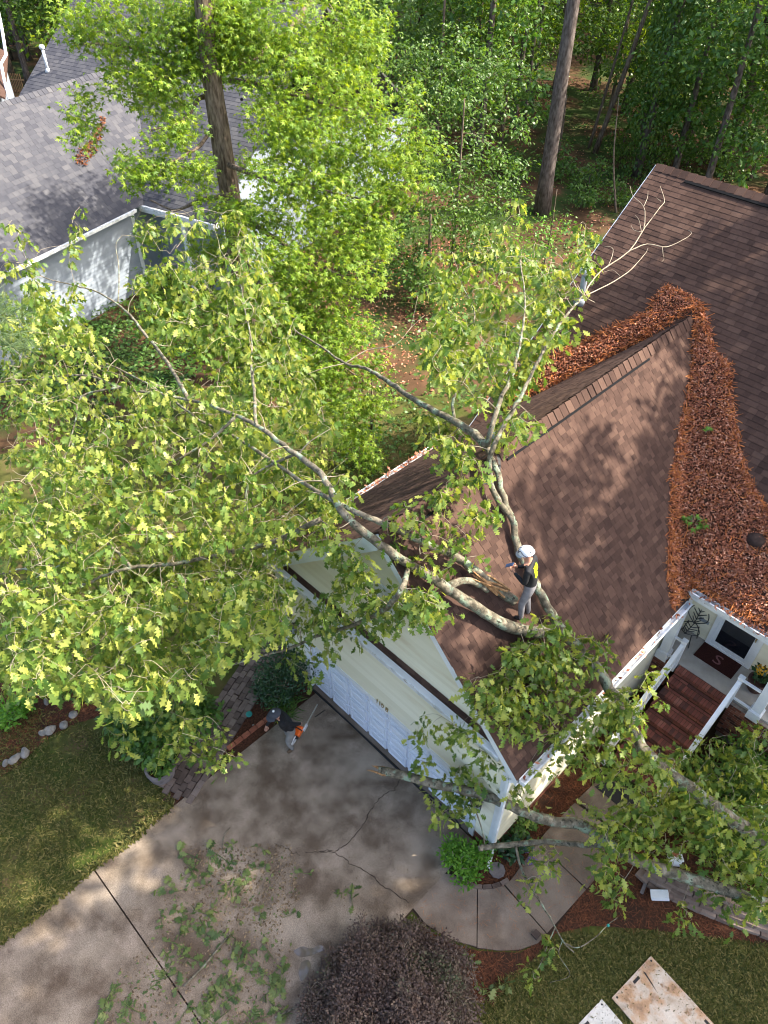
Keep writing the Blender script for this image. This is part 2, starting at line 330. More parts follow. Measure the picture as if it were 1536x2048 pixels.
# ------------------------------------------------------------------ leaves
def strip(levels, tip=1.0, curl=.12):
    V = [(0, 0, 0)]; F = []
    for y, l, r in levels: V.append((-l, y, -curl * y * y + .02 * l)); V.append((r, y, -curl * y * y + .02 * r))
    V.append((0, tip, -curl * tip * tip)); n = len(levels)
    F.append((0, 2, 1))
    for i in range(n - 1):
        a = 1 + 2 * i; F.append((a, a + 1, a + 3)); F.append((a, a + 3, a + 2))
    F.append((2 * n - 1, 2 * n, 2 * n + 1)); return np.array(V, float), np.array(F)
OAK = strip([(.14, .04, .05), (.27, .25, .19), (.36, .09, .10), (.50, .36, .33), (.60, .10, .12), (.74, .29, .33), (.84, .10, .09)], 1.0, .22)
def twist(t, curl, roll, skew):
    V = t[0].copy(); V[:, 2] -= curl * V[:, 1] ** 2; V[:, 0] += skew * V[:, 1] ** 2; V[:, 2] += roll * 3 * V[:, 0] * V[:, 1]; return V, t[1]
OAK2 = twist(OAK, .30, .14, .16); OAK3 = twist(OAK, -.08, .26, -.20)
def star():
    V = [(0, .36, .03)]; F = []
    ang = [90, 38, -22, -68, -112, -158, 142]  # tips around with a stalk notch
    tips = [90, 32, -32, 148, 212]
    ring = []
    for i, a in enumerate([90, 61, 32, 0, -32, -90, -148, 180, 148, 119]):
        tip = a in (90, 32, -32, -148, 148); r = (.64 if a == 90 else .56 if a in (32, 148) else .44) if tip else (.20 if a != -90 else .10)
        ring.append((r * math.cos(math.radians(a)), .36 + r * math.sin(math.radians(a)), -.10 if tip else 0.02))
    V += ring; n = len(ring)
    for i in range(n): F.append((0, 1 + (i + 1) % n, 1 + i))
    return np.array(V, float), np.array(F)
STAR = star()
RHOMB = (np.array([(0, 0, 0), (-.27, .45, .07), (.27, .5, .07), (0, 1, -.05)], float), np.array([(0, 2, 1), (1, 2, 3)]))
OVAL = (np.array([(0, 0, 0), (-.22, .3, .05), (.22, .3, .05), (-.2, .68, .02), (.2, .68, .02), (0, 1, -.1)], float), np.array([(0, 2, 1), (1, 2, 4), (1, 4, 3), (3, 4, 5)]))
NEEDLE = (np.array([(-.02, 0, 0), (.02, 0, 0), (0, 1, 0)], float), np.array([(0, 1, 2)]))
def frames(tip, up):
    y = nrm(tip); x = nrm(np.cross(y, up)); z = np.cross(x, y); return np.stack([x, y, z], 2)   # columns
def leaf_mesh(tpl, pos, tip, up, size):
    V, F = tpl; R = frames(tip, up); n = len(pos)
    W = np.einsum('nij,kj->nki', R, V) * size[:, None, None] + pos[:, None, :]
    FF = F[None] + (np.arange(n) * len(V))[:, None, None]
    return W.reshape(-1, 3), FF.reshape(-1, F.shape[1])
LEAFPROTO = {}
def leaves(name, tpl, pos, tip, up, size, m, parent, singles=0, single_name='leaf', kind='stuff'):
    """The leaves showing largest become objects of their own, the rest one joined mesh."""
    pos = np.asarray(pos); n = len(pos)
    idx = np.arange(n)
    if singles:
        p = proj(pos); vis = (p[:, 0] > 5) & (p[:, 0] < 1531) & (p[:, 1] > 5) & (p[:, 1] < 2043)
        R = frames(tip, up); face = np.abs(np.einsum('ni,ni->n', R[:, :, 2], nrm(CAM - pos)))
        sc = np.where(vis, size * (face + .2) / p[:, 2], -1); order = np.argsort(-sc)[:singles]
        key = (name, m)
        me = LEAFPROTO.get(id(tpl[0]), {}).get(m)
        if me is None:
            me = bpy.data.meshes.new(single_name); me.from_pydata(tpl[0].tolist(), [], tpl[1].tolist()); me.materials.append(M[m])
            LEAFPROTO.setdefault(id(tpl[0]), {})[m] = me
        o0 = org(parent)
        for i in order:
            o = bpy.data.objects.new(single_name, me); COL.objects.link(o); o.parent = parent
            r = R[i] * size[i]; l = pos[i] - o0
            o.matrix_local = Matrix([[r[0, 0], r[0, 1], r[0, 2], l[0]], [r[1, 0], r[1, 1], r[1, 2], l[1]], [r[2, 0], r[2, 1], r[2, 2], l[2]], [0, 0, 0, 1]])
        idx = np.setdiff1d(idx, order)
    V, F = leaf_mesh(tpl, pos[idx], tip[idx], up[idx], size[idx])
    return mk(name, V, F, m, parent, kind=kind)
class Twigs:
    """A growing skeleton: every leaf cluster gets joined to its nearest branch by a thin curved twig."""
    def __init__(s): s.nodes = np.zeros((0, 3)); s.rad = np.zeros(0); s.mb = []; s.n = 0; s.V = []; s.F = []
    def seed(s, pts, rad):
        pts = np.asarray(pts); s.nodes = np.vstack([s.nodes, pts]); s.rad = np.append(s.rad, np.broadcast_to(rad, len(pts)))
    def raw(s, pts, rad, n=4):
        V, F = tube(pts, rad, n, False); s.V.append(V); s.F.append(np.array(F) + s.n); s.n += len(V)
    def grow(s, targets, maxd=3.0, r0=.012, sag=.12, n=3):
        d0 = np.array([np.min(np.sum((s.nodes - t) ** 2, 1)) for t in targets]) if len(targets) else []
        for i in np.argsort(d0):
            t = targets[i]; d = np.sum((s.nodes - t) ** 2, 1); j = int(np.argmin(d)); L = math.sqrt(d[j])
            if L < .05 or L > maxd: continue
            a = s.nodes[j]; mid = (a + t) / 2 + rng.normal(size=3) * L * sag + np.array([0, 0, L * .10])
            P = smooth_path([a, mid, t], 3); r = min(max(s.rad[j] * .55, .005), r0 * (1 + L * .5))
            s.raw(P, np.linspace(r, r * .45, len(P)), n)
            s.nodes = np.vstack([s.nodes, P[2:]]); s.rad = np.append(s.rad, np.full(len(P) - 2, r * .7))
    def make(s, name, m, parent):
        if not s.V: return None
        return mk(name, np.vstack(s.V), np.vstack(s.F), m, parent, smooth=True, kind='stuff')
def blob_points(blobs, dens, base_r=100., flat_z=.8):
    """blobs: (px,py,r_px,depth[,weight]) -> points inside balls."""
    out = []
    for b in blobs:
        px, py, r, d = b[:4]; w = b[4] if len(b) > 4 else 1
        c = gd(px, py, d); R = r * d / FPX; n = max(3, int(dens * w * (r / base_r) ** 2))
        out.append(c + rand_dirs(n) * (rng.random((n, 1)) ** .45) * R * np.array([1, 1, flat_z]))
    return np.vstack(out)
def mixed(name, tpls, pos, tip, up, size, m, parent, singles):
    n = len(pos); g_ = rng.integers(0, len(tpls), n)
    for k, t in enumerate(tpls):
        q = g_ == k; leaves(name, t, pos[q], tip[q], up[q], size[q], m, parent, singles // len(tpls))
def clusters(cent, per, spread, size, droop=.5, up_bias=1.2, out_from=None):
    n = len(cent); pos = np.repeat(cent, per, 0); N = len(pos)
    d = rand_dirs(N); d[:, 2] = d[:, 2] * .6 - droop
    d = nrm(d); pos = pos + d * spread * rng.random((N, 1)); up = nrm(rand_dirs(N) + np.array([0, 0, up_bias]) + np.array([sdir[0], sdir[1], 0]) * .25)
    return pos, d, up, size * (.65 + .6 * rng.random(N))

# ================================================================== GROUND
def sheet(name, poly, z, m, kind='structure', parent=None):
    V = [(p[0], p[1], z) for p in poly]; o = mk(name, V, [tuple(range(len(V)))], m, parent)
    if kind: o['kind'] = kind
    return o
def sq(x0, y0, x1, y1): return [(x0, y0), (x1, y0), (x1, y1), (x0, y1)]
g = sheet('ground', sq(-150, -60, 90, 175), -.012, 'forest_floor')
P2 = lambda lst, z=0.0: [tuple(gz(a, b, z)[:2]) for a, b in lst]
sheet('lawn', [(-16, -22), (-.0, -22), (-.0, .3), (-1.4, .3), (-1.5, 12), (-7, 12.5), (-13, 4), (-16, -3)], -.004, 'lawn')
sheet('front_lawn', [(5.2, -22), (30, -22), (30, 3.5), (5.2, 3.5)], -.006, 'lawn')
# pine straw beds
bedL = P2([(-60, 1400), (60, 1300), (290, 1360), (300, 1425), (215, 1428), (150, 1448), (95, 1475), (40, 1530), (-60, 1590)])
bedR = P2([(985, 2010), (900, 1990), (845, 1856), (900, 1885), (955, 1902), (1040, 1906), (1100, 1870), (1192, 1750), (1215, 1690), (1290, 1705), (1370, 1765), (1560, 1880), (1500, 1882), (1400, 1872), (1290, 1858), (1180, 1852), (1110, 1868), (1060, 1925)])
bedC = P2([(905, 1745), (922, 1672), (985, 1668), (1060, 1655), (1090, 1660), (1060, 1705), (1020, 1762), (985, 1778), (945, 1775)])
bedH = [(5.82, .2), (6.25, .2), (6.6, 2.6), (6.4, 3.4), (6.4, 6.2), (5.82, 6.2)]
bedB = [(7.9, 2.9), (8.6, 1.9), (11, 2.6), (14, 4), (14, 7.5), (7.9, 6.3)]
BEDS = [('straw_bed_left', bedL, .006), ('straw_bed_right', bedR, .008), ('straw_bed_corner', bedC, .010), ('straw_bed_walk', bedH, .006), ('shrub_bed', bedB, .007)]
for n, p, z in BEDS: sheet(n, p, z, 'mulch')
# pine straw on the beds
sp = []
for n, p, z in BEDS[:4]:
    A = abs(sum(p[i][0] * p[(i + 1) % len(p)][1] - p[(i + 1) % len(p)][0] * p[i][1] for i in range(len(p)))) / 2
    sp.append(sample_poly(p, int(A * 420)))
sp = np.vstack(sp); n = len(sp)
pos = np.column_stack([sp, .012 + .03 * rng.random(n)])
tip = rand_dirs(n); tip[:, 2] *= .15
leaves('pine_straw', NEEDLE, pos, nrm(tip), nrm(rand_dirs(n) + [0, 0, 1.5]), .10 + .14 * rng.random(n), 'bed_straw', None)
# make straw wider
st = bpy.data.objects['pine_straw']

# driveway: slabs with joints and cracks
drv = mk('driveway', [(-.06, -30, -.002), (5.45, -30, -.002), (5.45, .03, -.002), (-.06, .03, -.002)], [(0, 1, 2, 3)], 'joint_dark'); drv['kind'] = 'structure'
def slab(poly, name='concrete_slab', m='concrete', parent=drv, top=.035):
    b = MB(); b.prism(poly, -.05, top); return b.make(name, m, parent)
slab([(-.04, -6.43), (5.42, -6.43), (5.42, .0), (-.04, .0)])
slab([(-.04, -13.5), (5.42, -13.5), (5.42, -6.46), (-.04, -6.46)])
slab([(-.04, -22), (5.42, -22), (5.42, -13.53), (-.04, -13.53)])
b = MB(); b.prism([(-.24, .04), (5.2, .04), (5.2, .6), (-.24, .6)], -.05, .05); b.make('garage_apron', 'concrete_walk', drv)
def crack(pts, w=.022, parent=drv, z=.039):
    P = np.array([gz(a, c, z) for a, c in pts]); Q = []
    for i in range(len(P) - 1):
        for t in np.linspace(0, 1, 7, endpoint=False): Q.append(P[i] + (P[i + 1] - P[i]) * t + np.append(rng.normal(size=2) * .016, 0))
    Q.append(P[-1]); Q = np.array(Q); t = nrm(np.gradient(Q, axis=0)); s = np.stack([-t[:, 1], t[:, 0], t[:, 2] * 0], 1)
    ww = (w * (.35 + .8 * rng.random(len(Q))))[:, None] / 2; V = np.vstack([Q - s * ww, Q + s * ww]); k = len(Q)
    return mk('crack', V, [(i, i + 1, k + i + 1, k + i) for i in range(k - 1)], 'joint_dark', parent)
crack([(806, 1552), (788, 1578), (760, 1594), (742, 1620), (722, 1655), (692, 1690), (668, 1702), (640, 1706)])
crack([(610, 1705), (655, 1700), (682, 1712), (702, 1728), (735, 1745), (762, 1768), (795, 1790), (818, 1806)])
crack([(548, 1688), (580, 1700), (600, 1712)], .012)
# standing water by the dark shrub
for wq in ([(586, 1902), (604, 1893), (622, 1897), (640, 1890), (650, 1898), (630, 1908), (618, 1912), (600, 1914)], [(603, 1924), (616, 1920), (622, 1932), (614, 1950), (603, 1962), (597, 1944)]):
    sheet('puddle', [tuple(p[:2]) for p in smooth_path([gz(*q, .04) for q in wq + wq[:1]], 5)[:-1]], .0395, 'wet_concrete')

# walkway, curved, four slabs
walk = mk('walkway', [(*p, -.003) for p in P2([(818, 1815), (905, 1740), (1020, 1762), (1090, 1660), (1205, 1545), (1300, 1600), (1215, 1692), (1200, 1745), (1100, 1868), (1040, 1902), (955, 1898), (850, 1852)])], [tuple(range(12))], 'joint_dark'); walk['kind'] = 'structure'
z0 = .03
for poly in ([(823, 1812), (883, 1746), (908, 1750), (940, 1770), (954, 1776), (953, 1893), (905, 1880), (852, 1848)],
             [(956, 1777), (985, 1777), (1007, 1770), (1092, 1867), (1076, 1886), (1040, 1899), (1000, 1901), (955, 1895)],
             [(1009, 1768), (1022, 1760), (1040, 1735), (1112, 1721), (1172, 1779), (1094, 1866)],
             [(1041, 1734), (1062, 1703), (1092, 1664), (1150, 1605), (1218, 1655), (1217, 1694), (1201, 1745), (1174, 1777), (1113, 1720)],
             [(1153, 1601), (1206, 1550), (1296, 1600), (1221, 1650)]):
    slab(P2(poly, z0), 'walkway_slab', 'concrete_walk', walk, z0)

# brick edging strip beside the drive, paver path behind it
def brick_box(parent, name, c, sx, sy, sz, rot, m, tilt=0.0, proto={}):
    key = (name, m)
    if key not in proto:
        me = bpy.data.meshes.new(name); bm = bmesh.new(); bmesh.ops.create_cube(bm, size=1); bm.to_mesh(me); bm.free(); me.materials.append(M[m]); proto[key] = me
    o = bpy.data.objects.new(name, proto[key]); COL.objects.link(o); o.parent = parent
    o.location = np.asarray(c) - org(parent); o.scale = (sx, sy, sz); o.rotation_euler = (tilt, 0, rot); return o
e0, e1 = gz(556, 1423, .0), gz(455, 1500, .0)
edge = thing('brick_edging', 'line of orange red bricks edging the driveway behind the worker with the chainsaw', 'edging', tuple(e0))
L = np.linalg.norm(e1 - e0); a = math.atan2(*(e1 - e0)[[1, 0]]); k = int(L / .212)
for i in range(k): brick_box(edge, 'brick', e0 + (e1 - e0) * (i + .5) / k + [0, 0, .045], .2, .095, .09, a + rng.normal() * .02, 'brick_edge', rng.normal() * .03)
path = mk('paver_path', [(*p, .001) for p in P2([(325, 1600), (440, 1400), (560, 1235), (640, 1240), (600, 1290), (500, 1430), (395, 1570), (345, 1615)])], [tuple(range(8))], 'mortar_dark'); path['kind'] = 'structure'
pa = np.array(gz(352, 1588)[:2]); pb = np.array(gz(565, 1262)[:2]); d = (pb - pa); LL = np.linalg.norm(d); d /= LL; nn = np.array([-d[1], d[0]]); cnt = 0
ang = math.atan2(d[1], d[0])
row = 0; s = 0.0
while s < LL and cnt < 295:
    for j in range(6):
        ln = .2 if (row + j) % 3 else .16
        w = pa + d * (s + (.1 if j % 2 else 0)) + nn * ((j - 2.5) * .165) + rng.normal(size=2) * .006
        brick_box(path, 'paver', (w[0], w[1], .022 + rng.random() * .012), .195, .15, .06, ang + rng.normal() * .03, 'paver', rng.normal() * .02); cnt += 1
    s += .207; row += 1
sheet('bare_earth', [(-.03, -4.3), (-.03, .0), (-.25, .04), (-1.1, .1), (-1.0, -1.5), (-.7, -4.2)], .003, 'mulch')

# grass blades: one piece of stuff on the lawns
gp = np.vstack([sample_poly([(-9, -13), (-.12, -13), (-.12, -4.3), (-.9, -4.2), (-4.2, -5.0), (-9, -9)], 80000),
                sample_poly(P2([(930, 2060), (990, 1965), (1060, 1930), (1120, 1872), (1290, 1862), (1500, 1884), (1580, 1890), (1580, 2060)]), 30000),
                sample_poly([(-7, 1), (-1.5, 1), (-1.5, 11), (-7, 11)], 26000)])
dn = np.sin(gp[:, 0] * 1.7 + np.sin(gp[:, 1] * 1.3) * 2) + np.sin(gp[:, 1] * 2.3 + gp[:, 0] * .6) + rng.normal(size=len(gp)) * .9
gp = gp[dn > -1.0]; n = len(gp)
tip = nrm(rand_dirs(n) * [1, 1, .25] + [0, 0, .35])
leaves('grass', (np.array([(-.16, 0, 0), (.16, 0, 0), (.1, .6, .03), (0, 1, -.1)], float), np.array([(0, 1, 2), (0, 2, 3)])), np.column_stack([gp, np.zeros(n)]), tip, nrm(rand_dirs(n) + [0, 0, 2]), .045 + .075 * rng.random(n), 'grass', None)
# a sparse leaf litter in the side yard and the woods
lp = np.vstack([sample_poly(P2([(600, 500), (980, 480), (960, 680), (860, 760), (640, 800)]), 2600), sample_poly([(-40, 12), (0, 12), (12, 17), (20, 45), (-45, 45)], 9000)])
n = len(lp)
leaves('leaf_litter', RHOMB, np.column_stack([lp, .01 + .03 * rng.random(n)]), nrm(rand_dirs(n) * [1, 1, .3]), nrm(rand_dirs(n) + [0, 0, 1.5]), .05 + .11 * rng.random(n), 'litter', None)

gc = np.vstack([sample_poly([(-22, 6), (-2, 9), (-2, 13), (-1.6, 24), (-12, 30), (-26, 14)], 9000), sample_poly([(-40, 22), (14, 22), (20, 50), (-50, 60)], 16000)]); n = len(gc)
kz = np.sin(gc[:, 0] * .9 + 1.5 * np.sin(gc[:, 1] * .7)) + np.sin(gc[:, 1] * 1.1 + gc[:, 0] * .4) + rng.normal(size=n) * .5; gc = gc[kz > -.1]; n = len(gc)
leaves('ground_cover', OVAL, np.column_stack([gc, .03 + .28 * rng.random(n)]), nrm(rand_dirs(n) * [1, 1, .4]), nrm(rand_dirs(n) + [0, 0, 1.4]), .10 + .16 * rng.random(n), 'green_leaf', None)

gc = sample_poly(P2([(40, 610), (340, 610), (420, 700), (360, 800), (0, 840), (-60, 700)]), 5000); n = len(gc)
leaves('ground_cover', OVAL, np.column_stack([gc, .03 + .4 * rng.random(n)]), nrm(rand_dirs(n) * [1, 1, .4]), nrm(rand_dirs(n) + [0, 0, 1.4]), .10 + .16 * rng.random(n), 'green_leaf', None)

n = 2600; ye = -13.5 + 9.1 * rng.random(n); xe = -.05 - np.abs(rng.normal(size=n)) * .07 + .05 * np.sin(ye * 3.1) * rng.random(n) + .03
leaves('grass', (np.array([(-.16, 0, 0), (.16, 0, 0), (.1, .6, .03), (0, 1, -.1)], float), np.array([(0, 1, 2), (0, 2, 3)])), np.column_stack([xe, ye, .02 + .03 * rng.random(n)]), nrm(rand_dirs(n) * [1, 1, .25] + [.35, 0, .4]), nrm(rand_dirs(n) + [0, 0, 2]), .07 + .09 * rng.random(n), 'grass', None)

# ================================================================== HOUSE
house = thing('house', 'cream sided house with brown shingle roof, brick porch steps and fallen oak lying on it', 'house', (2.4, 6, 0))
RX, RZ = 2.38, 7.80; SR, SLF = 1.015, .924; XR, XL = 6.10, -1.30; YF = -.10
ME_Y, ME_Z, MS = 6.15, 4.35, .722; MRY = 13.82; MXL = -1.0; MXR = 10.2
zR = lambda x: RZ - SR * (x - RX); zL = lambda x: RZ - SLF * (RX - x); zM = lambda y: ME_Z + MS * (y - ME_Y)
yVR = lambda x: np.maximum(ME_Y + (zR(np.asarray(x, float)) - ME_Z) / MS, ME_Y)
yVL = lambda x: np.maximum(ME_Y + (zL(np.asarray(x, float)) - ME_Z) / MS, ME_Y)
def roof_z(x, y):
    x = np.asarray(x, float); y = np.asarray(y, float)
    g_ = np.minimum(zR(x), zL(x)); g_ = np.where((x < XL) | (x > XR) | (y < YF), -9, g_)
    m_ = np.where((y < ME_Y) | (x < MXL), -9, zM(y)); m_ = np.where(y > MRY, 2 * zM(MRY) - zM(y), m_)
    return np.maximum(np.maximum(g_, m_), 0)
NR = nrm(np.array([SR, 0, 1])); NL = nrm(np.array([-SLF, 0, 1])); NM = nrm(np.array([0, -MS, 1]))
T = .10
b = MB()
# right slope, left slope of the garage wing (solid slabs), main front and back slopes
yt = 11.0
b.hexa([(RX, YF, RZ - T * 1.4), (XR, YF, zR(XR) - T * 1.4), (XR, 6.2, zR(XR) - T * 1.4), (RX, yt, RZ - T * 1.4), (RX, YF, RZ), (XR, YF, zR(XR)), (XR, 6.2, zR(XR)), (RX, yt, RZ)])
b.hexa([(XL, YF, zL(XL) - T * 1.4), (RX - .004, YF, RZ - T * 1.4), (RX - .004, yt, RZ - T * 1.4), (XL, 6.25, zL(XL) - T * 1.4), (XL, YF, zL(XL)), (RX - .004, YF, RZ - .004), (RX - .004, yt, RZ - .004), (XL, 6.25, zL(XL))])
roofg = b.make('roof', 'shingle_base', house)
b = MB()
b.hexa([(MXL, ME_Y, ME_Z - T), (MXR, ME_Y, ME_Z - T), (MXR, MRY, zM(MRY) - T), (MXL, MRY, zM(MRY) - T), (MXL, ME_Y, ME_Z), (MXR, ME_Y, ME_Z), (MXR, MRY, zM(MRY)), (MXL, MRY, zM(MRY))])
yb = 19.2
b.hexa([(MXL, MRY + .005, zM(MRY) - T), (MXR, MRY + .005, zM(MRY) - T), (MXR, yb, ME_Z - T), (MXL, yb, ME_Z - T), (MXL, MRY + .005, zM(MRY) - .004), (MXR, MRY + .005, zM(MRY) - .004), (MXR, yb, ME_Z), (MXL, yb, ME_Z)])
roofm = b.make('roof', 'shingle_base', house)

# ---- shingles
def field(o, ud, vd, nd, ulen, vlen, expo, wmin, wmax, keep, th=(.013, .010)):
    """tabs: returns arrays centre-bottom position, width, thickness, exposure."""
    P = []; W = []; TH = []
    nv = int(vlen / expo)
    for k in range(nv):
        u = -rng.random() * .3
        while u < ulen:
            w = wmin + rng.random() * (wmax - wmin)
            if u < 0: w += u; u = 0.0
            if w < .04: u += max(w, 0) + .001; continue
            p = o + ud * (u + w / 2) + vd * (k * expo)
            P.append(p); W.append(w); TH.append(th[0] if rng.random() < .5 else th[1]); u += w + .007
    P = np.array(P); W = np.array(W); TH = np.array(TH); k = keep(P); return P[k], W[k], TH[k], np.full(k.sum(), expo), np.tile(np.concatenate([ud, vd, nd]), (k.sum(), 1))
TAB = np.array([(-.5, 0, 0), (.5, 0, 0), (.5, 1.12, 0), (-.5, 1.12, 0), (-.5, 0, 1), (.5, 0, 1), (.5, 1.12, .25), (-.5, 1.12, .25)])
TABF = np.array([(4, 5, 6, 7), (0, 1, 5, 4), (1, 2, 6, 5), (3, 0, 4, 7)])
def tabs(fields, singles, m, par_of, thg):
    P = np.vstack([f[0] for f in fields]); W = np.concatenate([f[1] for f in fields]); TH = np.concatenate([f[2] for f in fields]); EX = np.concatenate([f[3] for f in fields]); AX = np.vstack([f[4] for f in fields])
    fi = np.concatenate([np.full(len(f[0]), i) for i, f in enumerate(fields)])
    pr = proj(P); vis = (pr[:, 0] > 0) & (pr[:, 0] < 1536) & (pr[:, 1] > 0) & (pr[:, 1] < 2048)
    order = np.argsort(np.where(vis, pr[:, 2], 1e9))[:singles]
    me = bpy.data.meshes.new('shingle'); me.from_pydata(TAB.tolist(), [], TABF.tolist()); me.materials.append(M[m])
    for i in order:
        par = par_of[fi[i]]; o = bpy.data.objects.new('shingle', me); COL.objects.link(o); o.parent = par
        u, v, n_ = AX[i, :3], AX[i, 3:6], AX[i, 6:]; l = P[i] - org(par)
        o.matrix_local = Matrix([[u[r] * W[i], v[r] * EX[i], n_[r] * TH[i], l[r]] for r in range(3)] + [[0, 0, 0, 1]])
    rest = np.setdiff1d(np.arange(len(P)), order)
    for q in range(len(fields)):
        r = rest[fi[rest] == q]
        if not len(r): continue
        S = np.stack([W[r], EX[r], TH[r]], 1); L = TAB[None] * S[:, None, :]
        V = P[r][:, None] + L[..., 0:1] * AX[r, None, :3] + L[..., 1:2] * AX[r, None, 3:6] + L[..., 2:3] * AX[r, None, 6:]
        F = TABF[None] + (np.arange(len(r)) * 8)[:, None, None]
        mk('shingles', V.reshape(-1, 3), F.reshape(-1, 4), m, par_of[q], kind='stuff')
ex = np.array([1., 0, 0]); ey = np.array([0, 1., 0])
vR = nrm(np.array([-1, 0, SR])); vL = nrm(np.array([1, 0, SLF])); vM = nrm(np.array([0, 1, MS]))
LR = (XR - RX) * math.hypot(1, SR); LL_ = (RX - XL) * math.hypot(1, SLF); LM = (MRY - ME_Y) * math.hypot(1, MS)
f1 = field(np.array([XR, YF - .045, zR(XR)]) + NR * .001, ey, vR, NR, 11.1, LR - .05, .120, .10, .24, lambda P: (P[:, 1] < yVR(P[:, 0]) + .1) & (P[:, 1] > YF - .5), (.010, .005))
f2 = field(np.array([XL, YF - .045, zL(XL)]) + NL * .001, ey, vL, NL, 11.1, LL_ - .05, .120, .10, .24, lambda P: (P[:, 1] < yVL(P[:, 0]) + .1) & (P[:, 1] > YF - .5), (.010, .005))
f3 = field(np.array([MXL, ME_Y, ME_Z]) + NM * .001, ex, vM, NM, 11.0, LM - .05, .150, .14, .32, lambda P: (P[:, 0] > MXL + .03) & (zM(P[:, 1]) > np.where((P[:, 0] > XL) & (P[:, 0] < XR), np.minimum(zR(P[:, 0]), zL(P[:, 0])), -9) - .25))
tabs([f1, f2, f3], 297, 'shingle_brown', [roofg, roofg, roofm], house)
# ---- ridge caps
def cap_mesh(name, sl, sr, m, ln=.30, hw=.17):
    prof = [(-hw, -hw * sl), (-hw * .45, -hw * .45 * sl + .012), (0, .022), (hw * .45, -hw * .45 * sr + .012), (hw, -hw * sr)]
    V = []
    for y, e in ((0, .042), (ln, .012)): V += [(x, y, z + e) for x, z in prof]
    for y, e in ((0, .0),): V += [(x, y, z + e) for x, z in prof]
    F = [(i, i + 1, 6 + i, 5 + i) for i in range(4)] + [(10 + i, 11 + i, i + 1, i) for i in range(4)]
    me = bpy.data.meshes.new(name); me.from_pydata(V, [], F); me.materials.append(M[m]); return me
cm = cap_mesh('ridge_cap', SLF, SR, 'shingle_brown')
y = YF
while y < 10.9:
    if not (2.12 < y < 3.12):
        o = bpy.data.objects.new('ridge_cap', cm); COL.objects.link(o); o.parent = roofg
        o.location = np.array([RX, y, RZ]) - org(roofg) + rng.normal(size=3) * .004; o.rotation_euler = (0, rng.normal() * .02, rng.normal() * .02)
    y += .205
cm2 = cap_mesh('ridge_cap', MS, MS, 'shingle_brown')
x = MXL
while x < 8.5:
    o = bpy.data.objects.new('ridge_cap', cm2); COL.objects.link(o); o.parent = roofm
    o.location = np.array([x + .3, MRY, zM(MRY)]) - org(roofm); o.rotation_euler = (0, 0, math.pi / 2); x += .23
b = MB()
for y0, y1 in ((.75, 1.95), (3.3, 8.6)):
    a0 = np.array([RX + .175, y0, zR(RX + .175)]); a1 = np.array([RX + .175, y1, zR(RX + .175)])
    b.bar(a0 + NR * .022, a1 + NR * .022, .05, .028, NR)
a0 = np.array([MXL + 1.0, MRY - .2, zM(MRY - .2)]); b.bar(a0 + NM * .02, a0 + [8.0, 0, 0] + NM * .02, .07, .05, NM)
b.make('ridge_vent_shadow', 'ridge_vent_shadow', roofg, kind='stuff')  # black strip painted in as the vent's shadow line along the caps
# torn ridge where the limb struck, the dent's shadow painted black
V = []; cpos = np.array([RX, 2.75, RZ])
for i in range(16):
    a = i / 16 * 2 * math.pi; r = .32 + .16 * rng.random(); px_, py_ = math.cos(a) * r * .8, math.sin(a) * r * 1.5
    x_ = RX + px_; V.append((x_, 2.72 + py_, min(zR(x_), zL(x_)) + .022))
mk('torn_ridge_shade', V + [(RX, 2.72, RZ - .10)], [(i, (i + 1) % 16, 16) for i in range(16)], 'black', roofg)
b = MB()
for k in range(7):
    a = np.array([RX + rng.normal() * .2, 2.4 + rng.random() * .9, RZ + .03]); a[2] = min(zR(a[0]), zL(a[0])) + .05
    b.bar(a, a + np.array([rng.normal() * .15, rng.normal() * .25, .02]), .16, .012, NR if a[0] > RX else NL)
b.make('broken_shingles', 'shingle_brown', roofg, kind='stuff')

# ---- gutters, fascia
def gutter(p, q, out, name='gutter', w=.12, h=.12, par=house, m='gutter_white'):
    """open trough from p to q (top inner edge), projecting along out."""
    p = np.asarray(p, float); q = np.asarray(q, float); o = np.asarray(out, float) * w; dn = np.array([0, 0, -h]); t = np.asarray(out, float) * .012
    b = MB()
    for A, B_ in ((p, q),):
        b.hexa([A + dn, B_ + dn, B_ + dn + o, A + dn + o, A + dn * .9, B_ + dn * .9, B_ + dn * .9 + o, A + dn * .9 + o])
        b.hexa([A + o + dn, B_ + o + dn, B_ + o + dn + t, A + o + dn + t, A + o, B_ + o, B_ + o + t * 3, A + o + t * 3])
        b.hexa([A + dn, A + dn + t, B_ + dn + t, B_ + dn, A, A + t, B_ + t, B_])
        for E in (A, B_): b.hexa([E + dn, E + dn + o, E + dn + o + [.004, .004, 0], E + dn + [.004, .004, 0], E, E + o, E + o + [.004, .004, 0], E + [.004, .004, 0]])
    return b.make(name, m, par)
gutter((XR + .01, YF, zR(XR) + .02), (XR + .01, 6.02, zR(XR) + .02), (1, 0, 0))
gutter((XL - .01, YF - .04, zL(XL) + .02), (XL - .01, 6.15, zL(XL) + .02), (-1, 0, 0), w=.09, h=.10)
gutter((-1.12, .0, 4.22), (5.62, .0, 4.22), (0, -1, 0), w=.11, h=.16)
gutter((6.10, ME_Y - .01, ME_Z + .02), (10.1, ME_Y - .01, ME_Z + .02), (0, -1, 0))
b = MB(); b.box((-1.12, -.125, 4.221), (5.62, .0, 4.236)); b.make('gutter_cover', 'white_paint', house)
